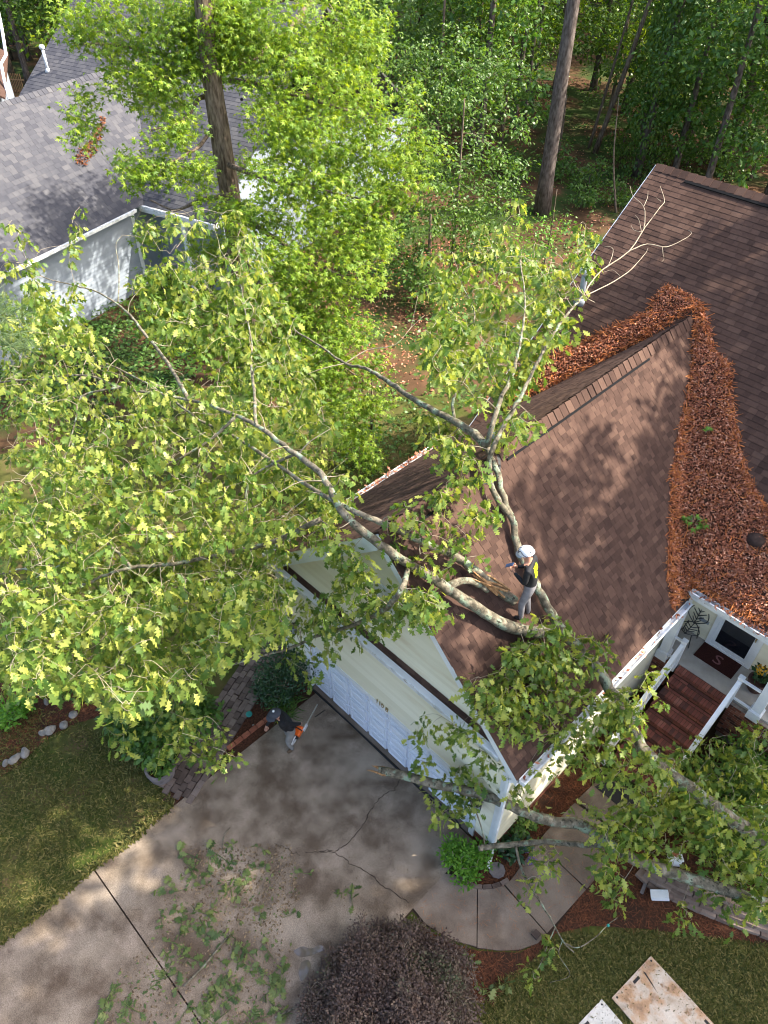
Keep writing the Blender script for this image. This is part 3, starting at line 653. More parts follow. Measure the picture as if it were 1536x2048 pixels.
# litter lying in the gutters
for (p, q, nn_) in (((6.16, 0, zR(XR) + .0), (6.16, 6, zR(XR) + .0), 60), ((6.4, 6.08, ME_Z + .03), (8.2, 6.08, ME_Z + .03), 160), ((-1.37, .3, zL(XL)), (-1.36, 6, zL(XL) + .03), 420)):
    t = rng.random((nn_, 1)); pos = np.array(p) * (1 - t) + np.array(q) * t + rng.normal(size=(nn_, 3)) * [.04, .04, .02]
    leaves('gutter_litter', RHOMB, pos, nrm(rand_dirs(nn_) * [1, 1, .5]), nrm(rand_dirs(nn_) + [0, 0, 1.2]), .06 + .07 * rng.random(nn_), 'litter', house)
def rake(x0, z0_, x1, z1, h=.27):
    b = MB(); b.hexa([(x0, YF - .03, z0_ - h), (x1, YF - .03, z1 - h), (x1, YF + .0, z1 - h), (x0, YF + .0, z0_ - h), (x0, YF - .03, z0_ - .012), (x1, YF - .03, z1 - .012), (x1, YF + .0, z1 - .012), (x0, YF + .0, z0_ - .012)])
    b.hexa([(x0, YF + .001, z0_ - h - .0), (x1, YF + .001, z1 - h), (x1, .16, z1 - h), (x0, .16, z0_ - h), (x0, YF + .001, z0_ - h + .03), (x1, YF + .001, z1 - h + .03), (x1, .16, z1 - h + .03), (x0, .16, z0_ - h + .03)])
    return b.make('rake_board', 'white_paint', house)
rake(RX + .002, RZ, XR, zR(XR), .25); rake(XL, zL(XL), RX - .002, RZ, .42)
b = MB()
for s in (0,): b.hexa([(MXL - .03, ME_Y, ME_Z - .24), (MXL, ME_Y, ME_Z - .24), (MXL, MRY, zM(MRY) - .24), (MXL - .03, MRY, zM(MRY) - .24), (MXL - .03, ME_Y, ME_Z - .01), (MXL, ME_Y, ME_Z - .01), (MXL, MRY, zM(MRY) - .01), (MXL - .03, MRY, zM(MRY) - .01)])
b.make('rake_board', 'white_paint', house)

# ---- walls
def boards(wall, segs, z0, z1, plane, expo=.112, name='siding_board', m='siding_cream', axis='x'):
    """lap boards; segs(z)->(a,b) extent along the axis; plane = outer coordinate, sign of normal"""
    c, sg = plane; z = z0; 
    while z < z1 - .01:
        zt = min(z + expo + .015, z1 + .012); r = segs(z + expo * .5)
        if r is not None and r[1] - r[0] > .05:
            a, e = r; r2 = segs(z + expo) or r; r1 = segs(z) or r
            if axis == 'x':
                V = [(r1[0], c + sg * .004, z), (r1[1], c + sg * .004, z), (r2[1], c + sg * .004, zt), (r2[0], c + sg * .004, zt), (r1[0], c + sg * .030, z), (r1[1], c + sg * .030, z), (r2[1], c + sg * .006, zt), (r2[0], c + sg * .006, zt)]
            else:
                V = [(c + sg * .004, r1[0], z), (c + sg * .004, r1[1], z), (c + sg * .004, r2[1], zt), (c + sg * .004, r2[0], zt), (c + sg * .030, r1[0], z), (c + sg * .030, r1[1], z), (c + sg * .006, r2[1], zt), (c + sg * .006, r2[0], zt)]
            bb = MB(); bb.hexa(V); bb.make(name, m, wall)
        z += expo
DX0, DX1, DZ = -.26, 5.16, 1.95; WY = .10; WX0, WX1 = -1.28, 5.81
b = MB(); b.box((WX0, WY, 0), (DX0 - .02, .28, 4.2)); b.box((DX1 + .02, WY, 0), (WX1 - .002, .28, 4.2)); b.box((DX0 - .019, WY, DZ + .02), (DX1 + .019, .28, 4.2))
b.box((WX0, WY + .005, 4.201), (5.6, .3, 4.32))
wallf = b.make('wall', 'siding_cream', house)
boards(wallf, lambda z: (WX0 + .12, DX0 - .15), .36, 2.07, (WY, -1)); boards(wallf, lambda z: (DX1 + .15, WX1 - .13), .36, 2.07, (WY, -1))
boards(wallf, lambda z: (WX0 + .12, WX1 - .13), 2.07, 4.06, (WY, -1))
b = MB(); b.add([(2.38, .14, 7.5), (WX0 + .25, .14, 4.30), (5.55, .14, 4.30), (2.38, .3, 7.5), (WX0 + .25, .3, 4.30), (5.55, .3, 4.30)], [(0, 1, 2), (5, 4, 3), (0, 3, 4, 1), (1, 4, 5, 2), (2, 5, 3, 0)])
wallg = b.make('gable_wall', 'siding_cream', house)
def gs(z):
    a = RX - (RZ - .27 - z) / SLF; e = RX + (RZ - .22 - z) / SR
    return (max(a, WX0 + .02), min(e, 5.7)) if e - a > .05 else None
boards(wallg, gs, 4.33, 7.50, (.14, -1))
b = MB(); b.box((WX1 - .18, .28, 0), (WX1 - .0, 7.6, 3.95)); walls = b.make('wall', 'siding_cream', house)
boards(walls, lambda z: (.19, 7.5), .36, 3.90, (WX1, 1), axis='y')
b = MB(); b.box((WX0, .3, 0), (WX0 + .15, 12, 4.35)); b.box((MXL + .3, 12.001, 0), (MXL + .5, 19, 4.4)); b.box((5.9, 7.57, 0), (9.9, 7.8, 4.3)); b.box((9.7, 7.81, 0), (9.9, 19, 4.3)); b.make('wall', 'siding_cream', house)
b = MB(); b.add([(MXL + .3, ME_Y + .2, 0), (MXL + .3, 19, 0), (MXL + .3, 19, ME_Z - .2), (MXL + .3, MRY, zM(MRY) - .15), (MXL + .3, ME_Y + .2, ME_Z)], [(0, 1, 2, 3, 4)]); b.make('gable_wall', 'siding_cream', house)
# trim
def trim(a, e, name='trim_board', par=house, m='white_paint'):
    b = MB(); b.box(a, e); return b.make(name, m, par)
trim((WX0 - .02, .062, .0), (WX0 + .11, WY - .001, 4.05), 'corner_board'); trim((WX1 - .12, .062, .36), (WX1 + .024, WY - .001, 3.95), 'corner_board'); trim((WX1 + .001, WY, .36), (WX1 + .025, .19, 3.95), 'corner_board')
trim((DX0 - .15, .058, .02), (DX0 - .01, WY + .16, DZ - .001), 'door_casing'); trim((DX1 + .01, .058, .02), (DX1 + .15, WY + .16, DZ - .001), 'door_casing'); trim((DX0 - .15, .058, DZ), (DX1 + .15, WY + .16, DZ + .12), 'door_casing')
trim((WX0 + .12, WY - .03, 4.058), (WX1 - .13, WY - .001, 4.2), 'frieze_board')
trim((WX0 - .05, .115, 4.3), (5.6, .139, 4.34), 'trim_board')
# pent roof strip above the gutter
b = MB(); b.hexa([(-1.14, -.005, 4.12), (5.66, -.005, 4.12), (5.66, .11, 4.21), (-1.14, .11, 4.21), (-1.14, -.005, 4.19), (5.66, -.005, 4.19), (5.66, .11, 4.31), (-1.14, .11, 4.31)])
pent = b.make('pent_roof', 'shingle_base', house)
vP = nrm(np.array([0, .115, .12])); NP_ = nrm(np.array([0, -.12, .115]))
fp = field(np.array([-1.14, -.006, 4.19]) + NP_ * .001, ex, vP, NP_, 6.7, .18, .085, .15, .3, lambda P: P[:, 0] > -5)
tabs([fp], 0, 'shingle_brown', [pent], house)
# garage door, 4 x 8 raised panels
b = MB(); b.box((DX0 - .005, .2, .02), (DX1 + .005, .25, DZ + .01)); gd_ = b.make('garage_door', 'door_white', house)
for r in range(4):
    for c in range(8):
        w = (DX1 - DX0) / 8; h = (DZ - .02) / 4; x0 = DX0 + c * w + .07; x1 = DX0 + (c + 1) * w - .07; z0_ = .02 + r * h + .07; z1 = .02 + (r + 1) * h - .07; e = .035
        bb = MB()
        R_ = [[(x0 + k, y, z0_ + k), (x1 - k, y, z0_ + k), (x1 - k, y, z1 - k), (x0 + k, y, z1 - k)] for k, y in ((-.03, .1995), (-.024, .150), (.02, .150), (.03, .178), (.055, .178), (.075, .155))]
        bb.add([q for ring in R_ for q in ring], [(4 * k + i, 4 * k + (i + 1) % 4, 4 * k + 4 + (i + 1) % 4, 4 * k + 4 + i) for k in range(5) for i in range(4)] + [(20, 21, 22, 23)]); bb.make('door_panel', 'door_white', gd_)
for r in range(1, 4): trim((DX0, .1965, .02 + r * (DZ - .02) / 4 - .006), (DX1, .1995, .02 + r * (DZ - .02) / 4 + .006), 'section_joint', gd_, 'pipe_grey')
b = MB(); b.tube([gz(624, 1378, .055), gz(700, 1447, .055), gz(800, 1543, .055), gz(900, 1624, .055), gz(921, 1652, .055)], .022, 6); b.make('weather_seal', 'black', house)
# brick foundation
def brickwall(par, x0, x1, z0_, z1, y, axis='x', m='brick', bl=.2, bh=.065, core=True):
    b = MB()
    if axis == 'x': b.box((x0, y + .004, z0_), (x1, y + .12, z1))
    else: b.box((y - .12, x0, z0_), (y - .004, x1, z1))
    w = b.make('brick_wall', 'mortar', par); r = 0; z = z0_ + .005
    while z + bh < z1 + .02:
        x = x0 + (0 if r % 2 else -.1)
        while x < x1 - .03:
            a = max(x, x0); e = min(x + bl, x1)
            if e - a > .03:
                if axis == 'x': brick_box(w, 'brick', ((a + e) / 2, y + .03, z + bh / 2), e - a, .06, bh, 0, m)
                else: brick_box(w, 'brick', (y - .03, (a + e) / 2, z + bh / 2), .06, e - a, bh, 0, m)
            x += bl + .011
        z += bh + .011; r += 1
    return w
brickwall(house, DX1 + .16, WX1, .0, .36, .085); brickwall(house, .1, 2.6, .0, .36, WX1 + .012, 'y')
# porch
b = MB(); b.box((5.83, 6.42, 1.38), (9.95, 7.56, 1.55)); b.make('porch_deck', 'deck_concrete', house)
trim((5.83, 6.2, 4.18), (10.0, 7.56, 4.21), 'porch_ceiling', house, 'white_paint'); trim((5.95, 6.2, 3.98), (10.0, 6.34, 4.179), 'porch_beam')
brickwall(house, 7.86, 9.35, .35, 1.5, 6.3); brickwall(house, 5.84, 6.34, .6, 1.5, 6.3)
b = MB(); b.box((9.35, 6.32, 0), (9.9, 6.5, 1.37)); b.box((7.9, 6.43, 0), (9.3, 6.5, 1.37)); b.make('porch_base', 'mortar', house)
def column(x, y):
    b = MB(); b.box((x - .11, y - .11, 1.75), (x + .11, y + .11, 3.98)); c = b.make('column', 'white_paint', house)
    b = MB(); b.box((x - .15, y - .15, 1.45), (x + .15, y + .15, 1.72)); b.box((x - .13, y - .13, 1.721), (x + .13, y + .13, 1.749)); b.make('column_base', 'white_paint', c)
column(6.0, 6.42); column(8.42, 6.42); column(9.8, 6.42)
# porch wall siding, storm door
pw = bpy.data.objects.new('porch_wall', None); COL.objects.link(pw); pw.parent = house; ORG[pw.name] = org(house); 
bpy.data.objects.remove(pw); b = MB(); b.box((5.85, 7.56, 1.56), (6.55, 7.569, 4.17)); b.box((7.75, 7.56, 1.56), (9.9, 7.569, 4.17)); pw = b.make('porch_wall', 'siding_cream', house)
boards(pw, lambda z: (5.85, 6.55), 1.57, 4.17, (7.56, -1)); boards(pw, lambda z: (7.73, 9.8), 1.57, 4.17, (7.56, -1))
b = MB(); b.box((6.55, 7.49, 1.56), (6.66, 7.58, 3.75)); b.box((7.62, 7.49, 1.56), (7.73, 7.58, 3.75)); b.box((6.661, 7.49, 3.63), (7.619, 7.58, 3.75)); b.box((6.661, 7.49, 1.56), (7.619, 7.58, 1.62)); fr = b.make('door_frame', 'white_paint', house)
b = MB(); b.box((6.662, 7.51, 1.622), (6.75, 7.56, 3.628)); b.box((7.53, 7.51, 1.622), (7.618, 7.56, 3.628)); b.box((6.751, 7.51, 3.53), (7.529, 7.56, 3.628)); b.box((6.751, 7.51, 1.622), (7.529, 7.56, 1.75)); sd = b.make('storm_door', 'white_paint', house)
b = MB(); b.box((6.748, 7.53, 1.748), (7.532, 7.545, 3.532)); b.make('glass_pane', 'glass', sd)
b = MB(); b.tube([(7.56, 7.47, 2.55), (7.56, 7.45, 2.6), (7.56, 7.45, 2.72), (7.56, 7.47, 2.77)], .014, 6); b.box((7.545, 7.49, 2.5), (7.58, 7.51, 2.8)); b.make('handle', 'bronze', sd)
p_ = gy(1408, 1242, 7.53); b = MB(); b.box(p_ + [-.13, -.0, -.05], p_ + [.13, .02, .05]); b.make('wall_outlet', 'pipe_grey', house)
# house number
def text_mesh(name, s, m, parent, mw_, size=.2, depth=.012):
    cu = bpy.data.curves.new(name, 'FONT'); cu.body = s; cu.size = size; cu.extrude = depth; cu.resolution_u = 3
    t = bpy.data.objects.new(name, cu); COL.objects.link(t); dg = bpy.context.evaluated_depsgraph_get()
    me = bpy.data.meshes.new_from_object(t.evaluated_get(dg)); bpy.data.objects.remove(t)
    me.materials.clear(); me.materials.append(M[m]); o = bpy.data.objects.new(name, me); COL.objects.link(o)
    if parent is not None: o.parent = parent; mw_ = Matrix.Translation(Vector(-org(parent))) @ mw_; o.matrix_local = mw_
    else: o.matrix_world = mw_
    return o
nl = gy(751, 1403, .06)
x_ = nl[0]
for ch in '1108':
    text_mesh('house_number', ch, 'bronze', house, Matrix.Translation((x_, .060, nl[2])) @ Matrix.Rotation(math.pi / 2, 4, 'X'), .21, .008); x_ += .085 if ch == '1' else .145
# gable vent
gv = gy(772, 1196, .11); b = MB(); 
for k in range(7): b.box((gv[0] - .22, .085, gv[2] - .3 + k * .09), (gv[0] + .22, .12, gv[2] - .24 + k * .09))
b.box((gv[0] - .27, .075, gv[2] - .35), (gv[0] - .221, .12, gv[2] + .36)); b.box((gv[0] + .221, .075, gv[2] - .35), (gv[0] + .27, .12, gv[2] + .36)); b.make('gable_vent', 'white_paint', house)
# downspouts
b = MB()
b.bar((6.16, .05, 3.93), (6.16, .05, 3.84), .075, .06, (1, 0, 0)); b.bar((6.16, .05, 3.86), (5.88, -.0, 3.55), .06, .075); b.bar((5.88, 0., 3.56), (5.88, 0., .2), .08, .06, (1, 0, 0)); b.bar((5.88, .02, .24), (6.02, -.26, .10), .09, .06)
b.make('downspout', 'white_paint', house)
# lanterns
def lantern(c, par):
    b = MB(); b.box(c + [-.05, .06, -.05], c + [.05, .085, .2]); b.bar(c + [0, .06, .12], c + [0, -.09, .2], .02, .02)
    b.lathe(c + [0, -.1, -.2], [(.02, 0), (.085, .02), (.085, .04)], 6); b.lathe(c + [0, -.1, .1], [(.10, 0), (.10, .015), (.03, .12), (.01, .14)], 6)
    for k in range(6):
        a = k * math.pi / 3; b.bar(c + [.08 * math.cos(a), -.1 + .08 * math.sin(a), -.17], c + [.095 * math.cos(a), -.1 + .095 * math.sin(a), .1], .014, .014, (math.cos(a), math.sin(a), 0))
    l = b.make('wall_lantern', 'black_metal', par); b = MB(); b.lathe(c + [0, -.1, -.16], [(.065, 0), (.08, .25)], 6); b.make('lantern_glass', 'pipe_grey', l)
lantern(gy(961, 1605, .02), house); lantern(gy(592, 1253, .02), house)
# roof pipes and vents
def pipe(c, h, r, m1, m2, par):
    b = MB(); b.tube([c + [0, 0, -.1], c + [0, 0, h]], r, 10); p = b.make('vent_pipe', m1, par, smooth=True)
    b = MB(); b.lathe(c + [0, 0, h - .08], [(r * 1.25, 0), (r * 1.9, .05), (r * 1.9, .14), (r * 1.2, .2), (r * .3, .22)], 12); b.make('pipe_cap', m2, p, smooth=True)
    b = MB(); b.lathe(c + [0, 0, -.06], [(r * 2.3, 0), (r * 1.4, .12), (r * 1.15, .16)], 12); b.make('pipe_boot', m1, p, smooth=True)
pb_ = gpl(1160, 602, NM, (0, ME_Y, ME_Z)); pipe(pb_, .85, .085, 'pipe_grey', 'pipe_white', house)
pv = gpl(1512, 1082, NM, (0, ME_Y, ME_Z)); b = MB(); b.lathe(pv + [0, 0, -.05], [(.22, .0), (.22, .12), (.17, .2), (.05, .24)], 16); b.make('roof_vent', 'shingle_base', house, smooth=True)
pv = gpl(986, 893, NL, (RX, 0, RZ)); pipe(pv + [0, 0, .0], .22, .06, 'pipe_grey', 'pipe_grey', house)

# ================================================================== FRONT STEPS
steps = thing('front_steps', 'flight of red brick steps climbing to the porch between white handrails', 'steps', (7.08, 5, 0))
SX0, SX1 = 6.46, 7.72; NS = 9; RH = 1.55 / NS; TD = .30
for i in range(NS):
    zt = 1.55 - RH * i; yf = 6.2 - TD * i
    b = MB(); b.box((SX0 + .01, yf + .01, 0), (SX1 - .01, yf + TD + (.0 if i else -.085), zt - .012)); b.make('step_core', 'mortar_dark', steps)
    nb = 16; w = (SX1 - SX0) / nb
    for k in range(nb):
        if i > 0 or True: brick_box(steps, 'brick', (SX0 + (k + .5) * w, yf + .1, zt - .03 + rng.normal() * .002), w - .011, .2, .06, rng.normal() * .01, 'brick_step')
    for k in range(6):
        w6 = (SX1 - SX0) / 6
        brick_box(steps, 'brick', (SX0 + (k + .5) * w6, yf + .265, zt - .032), w6 - .012, .075, .056, 0, 'brick_step') if i > 0 else None
    for k in range(6 if i < 8 else 0): brick_box(steps, 'brick', (SX0 + (k + .5) * w6, yf + .035, zt - .105), w6 - .012, .06, .07, 0, 'brick_step')
def railing(x, lab):
    t = thing('stair_railing', lab, 'railing', (x, 5, 0))
    b = MB(); b.box((x - .055, 6.25, 1.35), (x + .055, 6.36, 2.5)); b.box((x - .07, 6.235, 2.5), (x + .07, 6.375, 2.54)); b.make('newel_post', 'white_paint', t)
    yb_, zb = 3.75, .18; b = MB(); b.box((x - .055, yb_ - .055, zb - .2), (x + .055, yb_ + .055, 1.15)); b.box((x - .07, yb_ - .07, 1.15), (x + .07, yb_ + .07, 1.19)); b.make('newel_post', 'white_paint', t)
    b = MB(); b.bar((x, 6.24, 2.42), (x, yb_ + .06, 1.04), .095, .06); b.bar((x, 6.24, 2.37), (x, yb_ + .06, .99), .05, .05); b.make('handrail', 'white_paint', t)
    b = MB(); b.bar((x, 6.24, 1.68), (x, yb_ + .06, .30), .05, .06); b.make('bottom_rail', 'white_paint', t)
    for k in range(12):
        f = (k + .5) / 12; y = 6.24 + (yb_ - 6.2) * f; zc = 1.68 + (.30 - 1.68) * f
        b = MB(); b.box((x - .016, y - .016, zc), (x + .016, y + .016, zc + .70)); b.make('baluster', 'white_paint', t)
railing(6.37, 'white stair handrail nearer to the garage wall, left of the brick steps'); railing(7.82, 'white stair handrail right of the brick steps beside the dark shrubs')
def porch_rail(x0, x1, lab):
    t = thing('porch_railing', lab, 'railing', ((x0 + x1) / 2, 6.3, 1.55)); b = MB(); b.bar((x0, 6.34, 2.42), (x1, 6.34, 2.42), .06, .05); b.make('top_rail', 'white_paint', t)
    b = MB(); b.bar((x0, 6.34, 1.72), (x1, 6.34, 1.72), .05, .05); b.make('bottom_rail', 'white_paint', t)
porch_rail(6.115, 6.31, 'short white porch rail between the left column and the stair newel'); porch_rail(7.88, 8.3, 'short white porch rail between the right column and the stair newel')
# door mat with the letter S
dm = thing('doormat', 'dark brown rectangular doormat with a pink letter S before the storm door', 'doormat', (7.05, 7.2, 1.555))
b = MB(); b.box((6.55, 6.92, 1.553), (7.56, 7.5, 1.57)); b.make('mat', 'mat_brown', dm)
c_ = Matrix.Translation((6.945, 7.06, 1.576)) @ Matrix.Diagonal((1.25, 1, 1, 1))
text_mesh('letter', 'S', 'logo_pink', dm, c_, .42, .002)
# wire chair
ch = thing('wire_chair', 'black wire chair with leaf shaped back in the porch corner', 'chair', (6.15, 7.25, 1.55))
def wire(par, name, loops, r=.011):
    b = MB()
    for l in loops: b.tube(smooth_path(l, 4), r, 5)
    return b.make(name, 'black_metal', par)
cc = np.array([6.15, 7.22, 1.55])
def leafloop(base, tipv, side, w): return [base, base + tipv * .3 + side * w, base + tipv * .65 + side * w * .9, base + tipv, base + tipv * .65 - side * w * .9, base + tipv * .3 - side * w, base]
seatb = cc + [0.0, -.28, .45]
lp1 = leafloop(cc + [.0, -.25, .45], np.array([0, .5, 0.]), np.array([1., 0, 0]), .24); lp2 = leafloop(cc + [.0, .2, .46], np.array([0, .18, .62]), np.array([1., 0, 0]), .24)
vs_ = lambda b0, tv: [[b0 + tv * t, b0 + tv * min(1, t + .22) + np.array([sg * .17 * (1 - abs(t - .4)), 0, 0])] for t in (.05, .22, .4, .58) for sg in (-1, 1)] + [[b0, b0 + tv]]
wire(ch, 'seat', [lp1] + vs_(cc + [.0, -.25, .45], np.array([0, .5, 0.])), .012); wire(ch, 'backrest', [lp2] + vs_(cc + [.0, .2, .46], np.array([0, .18, .62])), .012)
for sx in (-.18, .18):
    for sy in (-.18, .2): wire(ch, 'leg', [[cc + [sx * .8, sy, .45], cc + [sx * 1.15, sy * 1.15, .01]]], .013)
# planter with yellow flowers
pc = gz(1508, 1378, 1.57); pl = thing('flower_planter', 'dark round planter of yellow flowers beside the right porch column', 'planter', tuple(pc))
b = MB(); b.lathe(pc, [(.15, 0), (.21, .1), (.23, .32), (.25, .33), (.25, .38), (.20, .38), (.19, .33)], 18); b.make('pot', 'terracotta', pl, smooth=True)
n = 70; cen = pc + [0, .05, .5] + rand_dirs(n) * [.2, .2, .18]; leaves('foliage', OVAL, cen, nrm(rand_dirs(n) + [0, 0, .3]), nrm(rand_dirs(n) + [0, 0, .8]), .1 + .1 * rng.random(n), 'dark_leaf', pl)
n = 60; cen = pc + [-.06, .08, .62] + rand_dirs(n) * [.13, .12, .1]; leaves('flowers', RHOMB, cen, nrm(rand_dirs(n) + [0, 0, .6]), nrm(rand_dirs(n) + [0, 0, .8]), .06 + .05 * rng.random(n), 'flower_yellow', pl)
fm = gz(1238, 1592, .05); t = thing('foot_mat', 'black mat lying on the walk at the foot of the brick steps', 'doormat', tuple(fm)); b = MB(); b.prism(P2([(1190, 1573), (1218, 1558), (1280, 1598), (1258, 1628)], .05), .035, .05); b.make('mat', 'black', t)

# ---- leaf litter heaps in the two valleys and on the porch roof
PR_ = [(1312, 588), (1335, 570), (1372, 585), (1402, 605), (1418, 650), (1428, 700), (1462, 728), (1462, 790), (1472, 850), (1482, 905), (1500, 960), (1522, 1000), (1560, 1030), (1560, 1262), (1470, 1222), (1386, 1168), (1362, 1195), (1342, 1215), (1334, 1150), (1338, 1050), (1340, 960), (1352, 880), (1372, 790), (1384, 710), (1390, 640), (1394, 618), (1380, 622), (1330, 652), (1270, 690), (1180, 736), (1100, 775), (1040, 800), (1000, 822), (1010, 770), (1060, 728), (1150, 690), (1230, 650), (1300, 622)]
poly = PR_
pts = sample_poly(poly, 64000)
def onroof(pts):
    out = np.zeros((len(pts), 3)); D = (RC.T @ np.stack([(pts[:, 0] - PX) / FPX, (pts[:, 1] - PY) / FPX, np.ones(len(pts))])).T; best = np.full(len(pts), 1e9)
    for n_, p0, test in ((NR, (RX, 0, RZ), lambda P: (P[:, 0] > RX - .05) & (P[:, 0] < XR + .25) & (P[:, 1] < yVR(P[:, 0]) + .02)), (NL, (RX, 0, RZ), lambda P: (P[:, 0] < RX + .05) & (P[:, 0] > XL) & (P[:, 1] < yVL(P[:, 0]) + .02)), (NM, (0, ME_Y, ME_Z), lambda P: (P[:, 1] > ME_Y - .2))):
        t = ((np.asarray(p0) - CAM) @ n_) / (D @ n_); P = CAM + D * t[:, None]; ok = test(P) & (t > 0) & (t < best)
        out[ok] = P[ok]; best[ok] = t[ok]
    return out, best < 1e8
W3, ok = onroof(pts); pts = pts[ok]; W3 = W3[ok]; n = len(W3)
pd = np.asarray(poly + [poly[0]], float)
def edge_dist(p):
    d = np.full(len(p), 1e9)
    for a, c in zip(pd[:-1], pd[1:]):
        ab = c - a; t = np.clip(((p - a) @ ab) / (ab @ ab + 1e-9), 0, 1); d = np.minimum(d, np.linalg.norm(p - a - t[:, None] * ab, axis=1))
    return d
ed = edge_dist(pts); hgt = .02 + .12 * (1 - np.exp(-ed / 22.))
pos = W3 + np.column_stack([np.zeros((n, 2)), hgt * (.35 + .65 * rng.random(n))]) + rng.normal(size=(n, 3)) * [.03, .03, .01]
isneedle = rng.random(n) < np.where(ed < 9, .45, .06)
lf = ~isneedle
lit = thing('roof_leaf_litter', 'thick heap of red brown dead leaves filling the roof valleys', 'dead leaves', (4, 8, 5))
leaves('dead_leaves', RHOMB, pos[lf], nrm(rand_dirs(lf.sum()) * [1, 1, .55]), nrm(rand_dirs(lf.sum()) + [0, -.2, 1.0]), .036 + .056 * rng.random(lf.sum()), 'litter', lit)
k = isneedle.sum(); W_N = (np.array([(-.05, 0, 0), (.05, 0, 0), (.03, 1, 0), (-.03, 1, 0)], float), np.array([(0, 1, 2), (0, 2, 3)]))
leaves('pine_needles', W_N, pos[isneedle], nrm(rand_dirs(k) * [1, 1, .35]), nrm(rand_dirs(k) + [0, 0, 1.5]), .10 + .14 * rng.random(k), 'pine_straw', lit)
n = 1500; gp_ = W3[rng.integers(0, len(W3), n)]  # strays just outside the heap
lit['kind'] = 'stuff'
# mound under the heap: a bumpy sheet
gxs = np.arange(1000, 1562, 9); gys = np.arange(566, 1268, 9); GX, GY = np.meshgrid(gxs, gys); q = np.column_stack([GX.ravel(), GY.ravel()]).astype(float)
ins = pip(poly, q[:, 0], q[:, 1]); Wq, okq = onroof(q); edq = np.where(ins, edge_dist(q), 0); ins &= okq
Wq[:, 2] += .012 + .11 * (1 - np.exp(-edq / 22.)) * (.7 + .5 * rng.random(len(q))); id_ = -np.ones(len(q), int); id_[ins] = np.arange(ins.sum()); id_ = id_.reshape(GX.shape); F = []
for j in range(len(gys) - 1):
    for i in range(len(gxs) - 1):
        a = (id_[j, i], id_[j, i + 1], id_[j + 1, i + 1], id_[j + 1, i])
        if min(a) >= 0: F.append(a[::-1])
mk('leaf_mound', Wq[ins], F, 'mulch', lit, kind='stuff')
def sprout(px, py, r, n, lab, size=.12):
    W, _ = onroof(np.array([[px, py]], float)); c = W[0] + [0, 0, .12]; t = thing('seedling', lab, 'seedling', tuple(c))
    pos = c + rand_dirs(n) * [r, r, r * .5] + [0, 0, .1]; leaves('foliage', STAR, pos, nrm(rand_dirs(n) * [1, 1, .3]), nrm(rand_dirs(n) + [0, 0, 2]), size * (.7 + .6 * rng.random(n)), 'lime_leaf', t)
    b = MB()
    for p_ in pos[:8]: b.tube([c + [0, 0, -.08], (c + p_) / 2 + [0, 0, .02], p_], .005, 4)
    b.make('stem', 'bark_twig', t)
sprout(1384, 1055, .2, 34, 'larger bright green seedling growing in the dead leaves above the porch', .16); sprout(1407, 872, .1, 10, 'tiny bright green seedling halfway up the dead leaf heap', .12)

# ================================================================== TREES
def spot(p):
    px, py, mode, v = p
    if mode == 'R': return gpl(px, py, NR, np.array([RX, 0, RZ]) + NR * v)
    if mode == 'L': return gpl(px, py, NL, np.array([RX, 0, RZ]) + NL * v)
    if mode == 'y': return gy(px, py, v)
    if mode == 'd': return gd(px, py, v)
    return gz(px, py, v)
def knobbly(P, r, amp=.06, n=10):
    V, F = tube(P, r, n)
    V = V.copy(); c = np.repeat(P, n, 0); d = V[:len(c)] - c; V[:len(c)] = c + d * (1 + rng.normal(size=(len(c), 1)) * amp); return V, F
def limb(par, pts, r0, r1, name='limb', m='bark_oak', sub=5, n=10, tw=None, wob=.012):
    P = smooth_path([spot(p) if isinstance(p[2], str) else np.asarray(p, float) for p in pts], sub); r = r1 + (r0 - r1) * (1 - np.linspace(0, 1, len(P))) ** (1.35 if r0 > r1 else .8)
    P[1:-1] += rng.normal(size=(len(P) - 2, 3)) * min(wob * .6, r0 * .12)
    r = r * (1 + .045 * np.sin(np.arange(len(P)) * 1.7 + r0 * 99) * rng.random(len(P)))
    V, F = knobbly(P, r, .055, n); mk(name, V, F, m, par, smooth=True)
    if tw is not None: tw.seed(P, r)
    return P

# ---------------- the fallen oak
oak = thing('fallen_oak', 'fallen oak tree lying across the garage roof, its leafy crown spread over the left yard', 'tree', tuple(gz(1440, 1622, 2.6)))
tw = Twigs()
limb(oak, [(1590, 1712, 'z', 1.7), (1440, 1622, 'z', 2.6), (1300, 1512, 'z', 3.4), (1240, 1415, 'z', 4.2), (1192, 1332, 'R', .26), (1132, 1270, 'R', .24), (1088, 1200, 'R', .2), (1062, 1150, 'R', .16), (1040, 1108, 'R', .14), (1012, 1010, 'R', .13), (990, 935, 'R', .12), (974, 893, 'R', .18)], .140, .058, 'trunk', tw=tw, n=16, wob=.03)
L1 = limb(oak, [(1100, 1262, 'R', .2), (1050, 1262, 'R', .2), (985, 1236, 'R', .2), (900, 1180, 'R', .3), (830, 1135, 'z', 7.3), (760, 1090, 'z', 7.8), (690, 1030, 'z', 8.2), (664, 985, 'z', 8.4), (638, 944, 'z', 8.5), (580, 900, 'z', 8.5), (520, 855, 'z', 8.4), (470, 830, 'z', 8.3), (380, 800, 'z', 8.0), (240, 775, 'z', 7.5), (165, 750, 'z', 7.2), (0, 765, 'z', 6.8)], .122, .020, tw=tw, n=12)
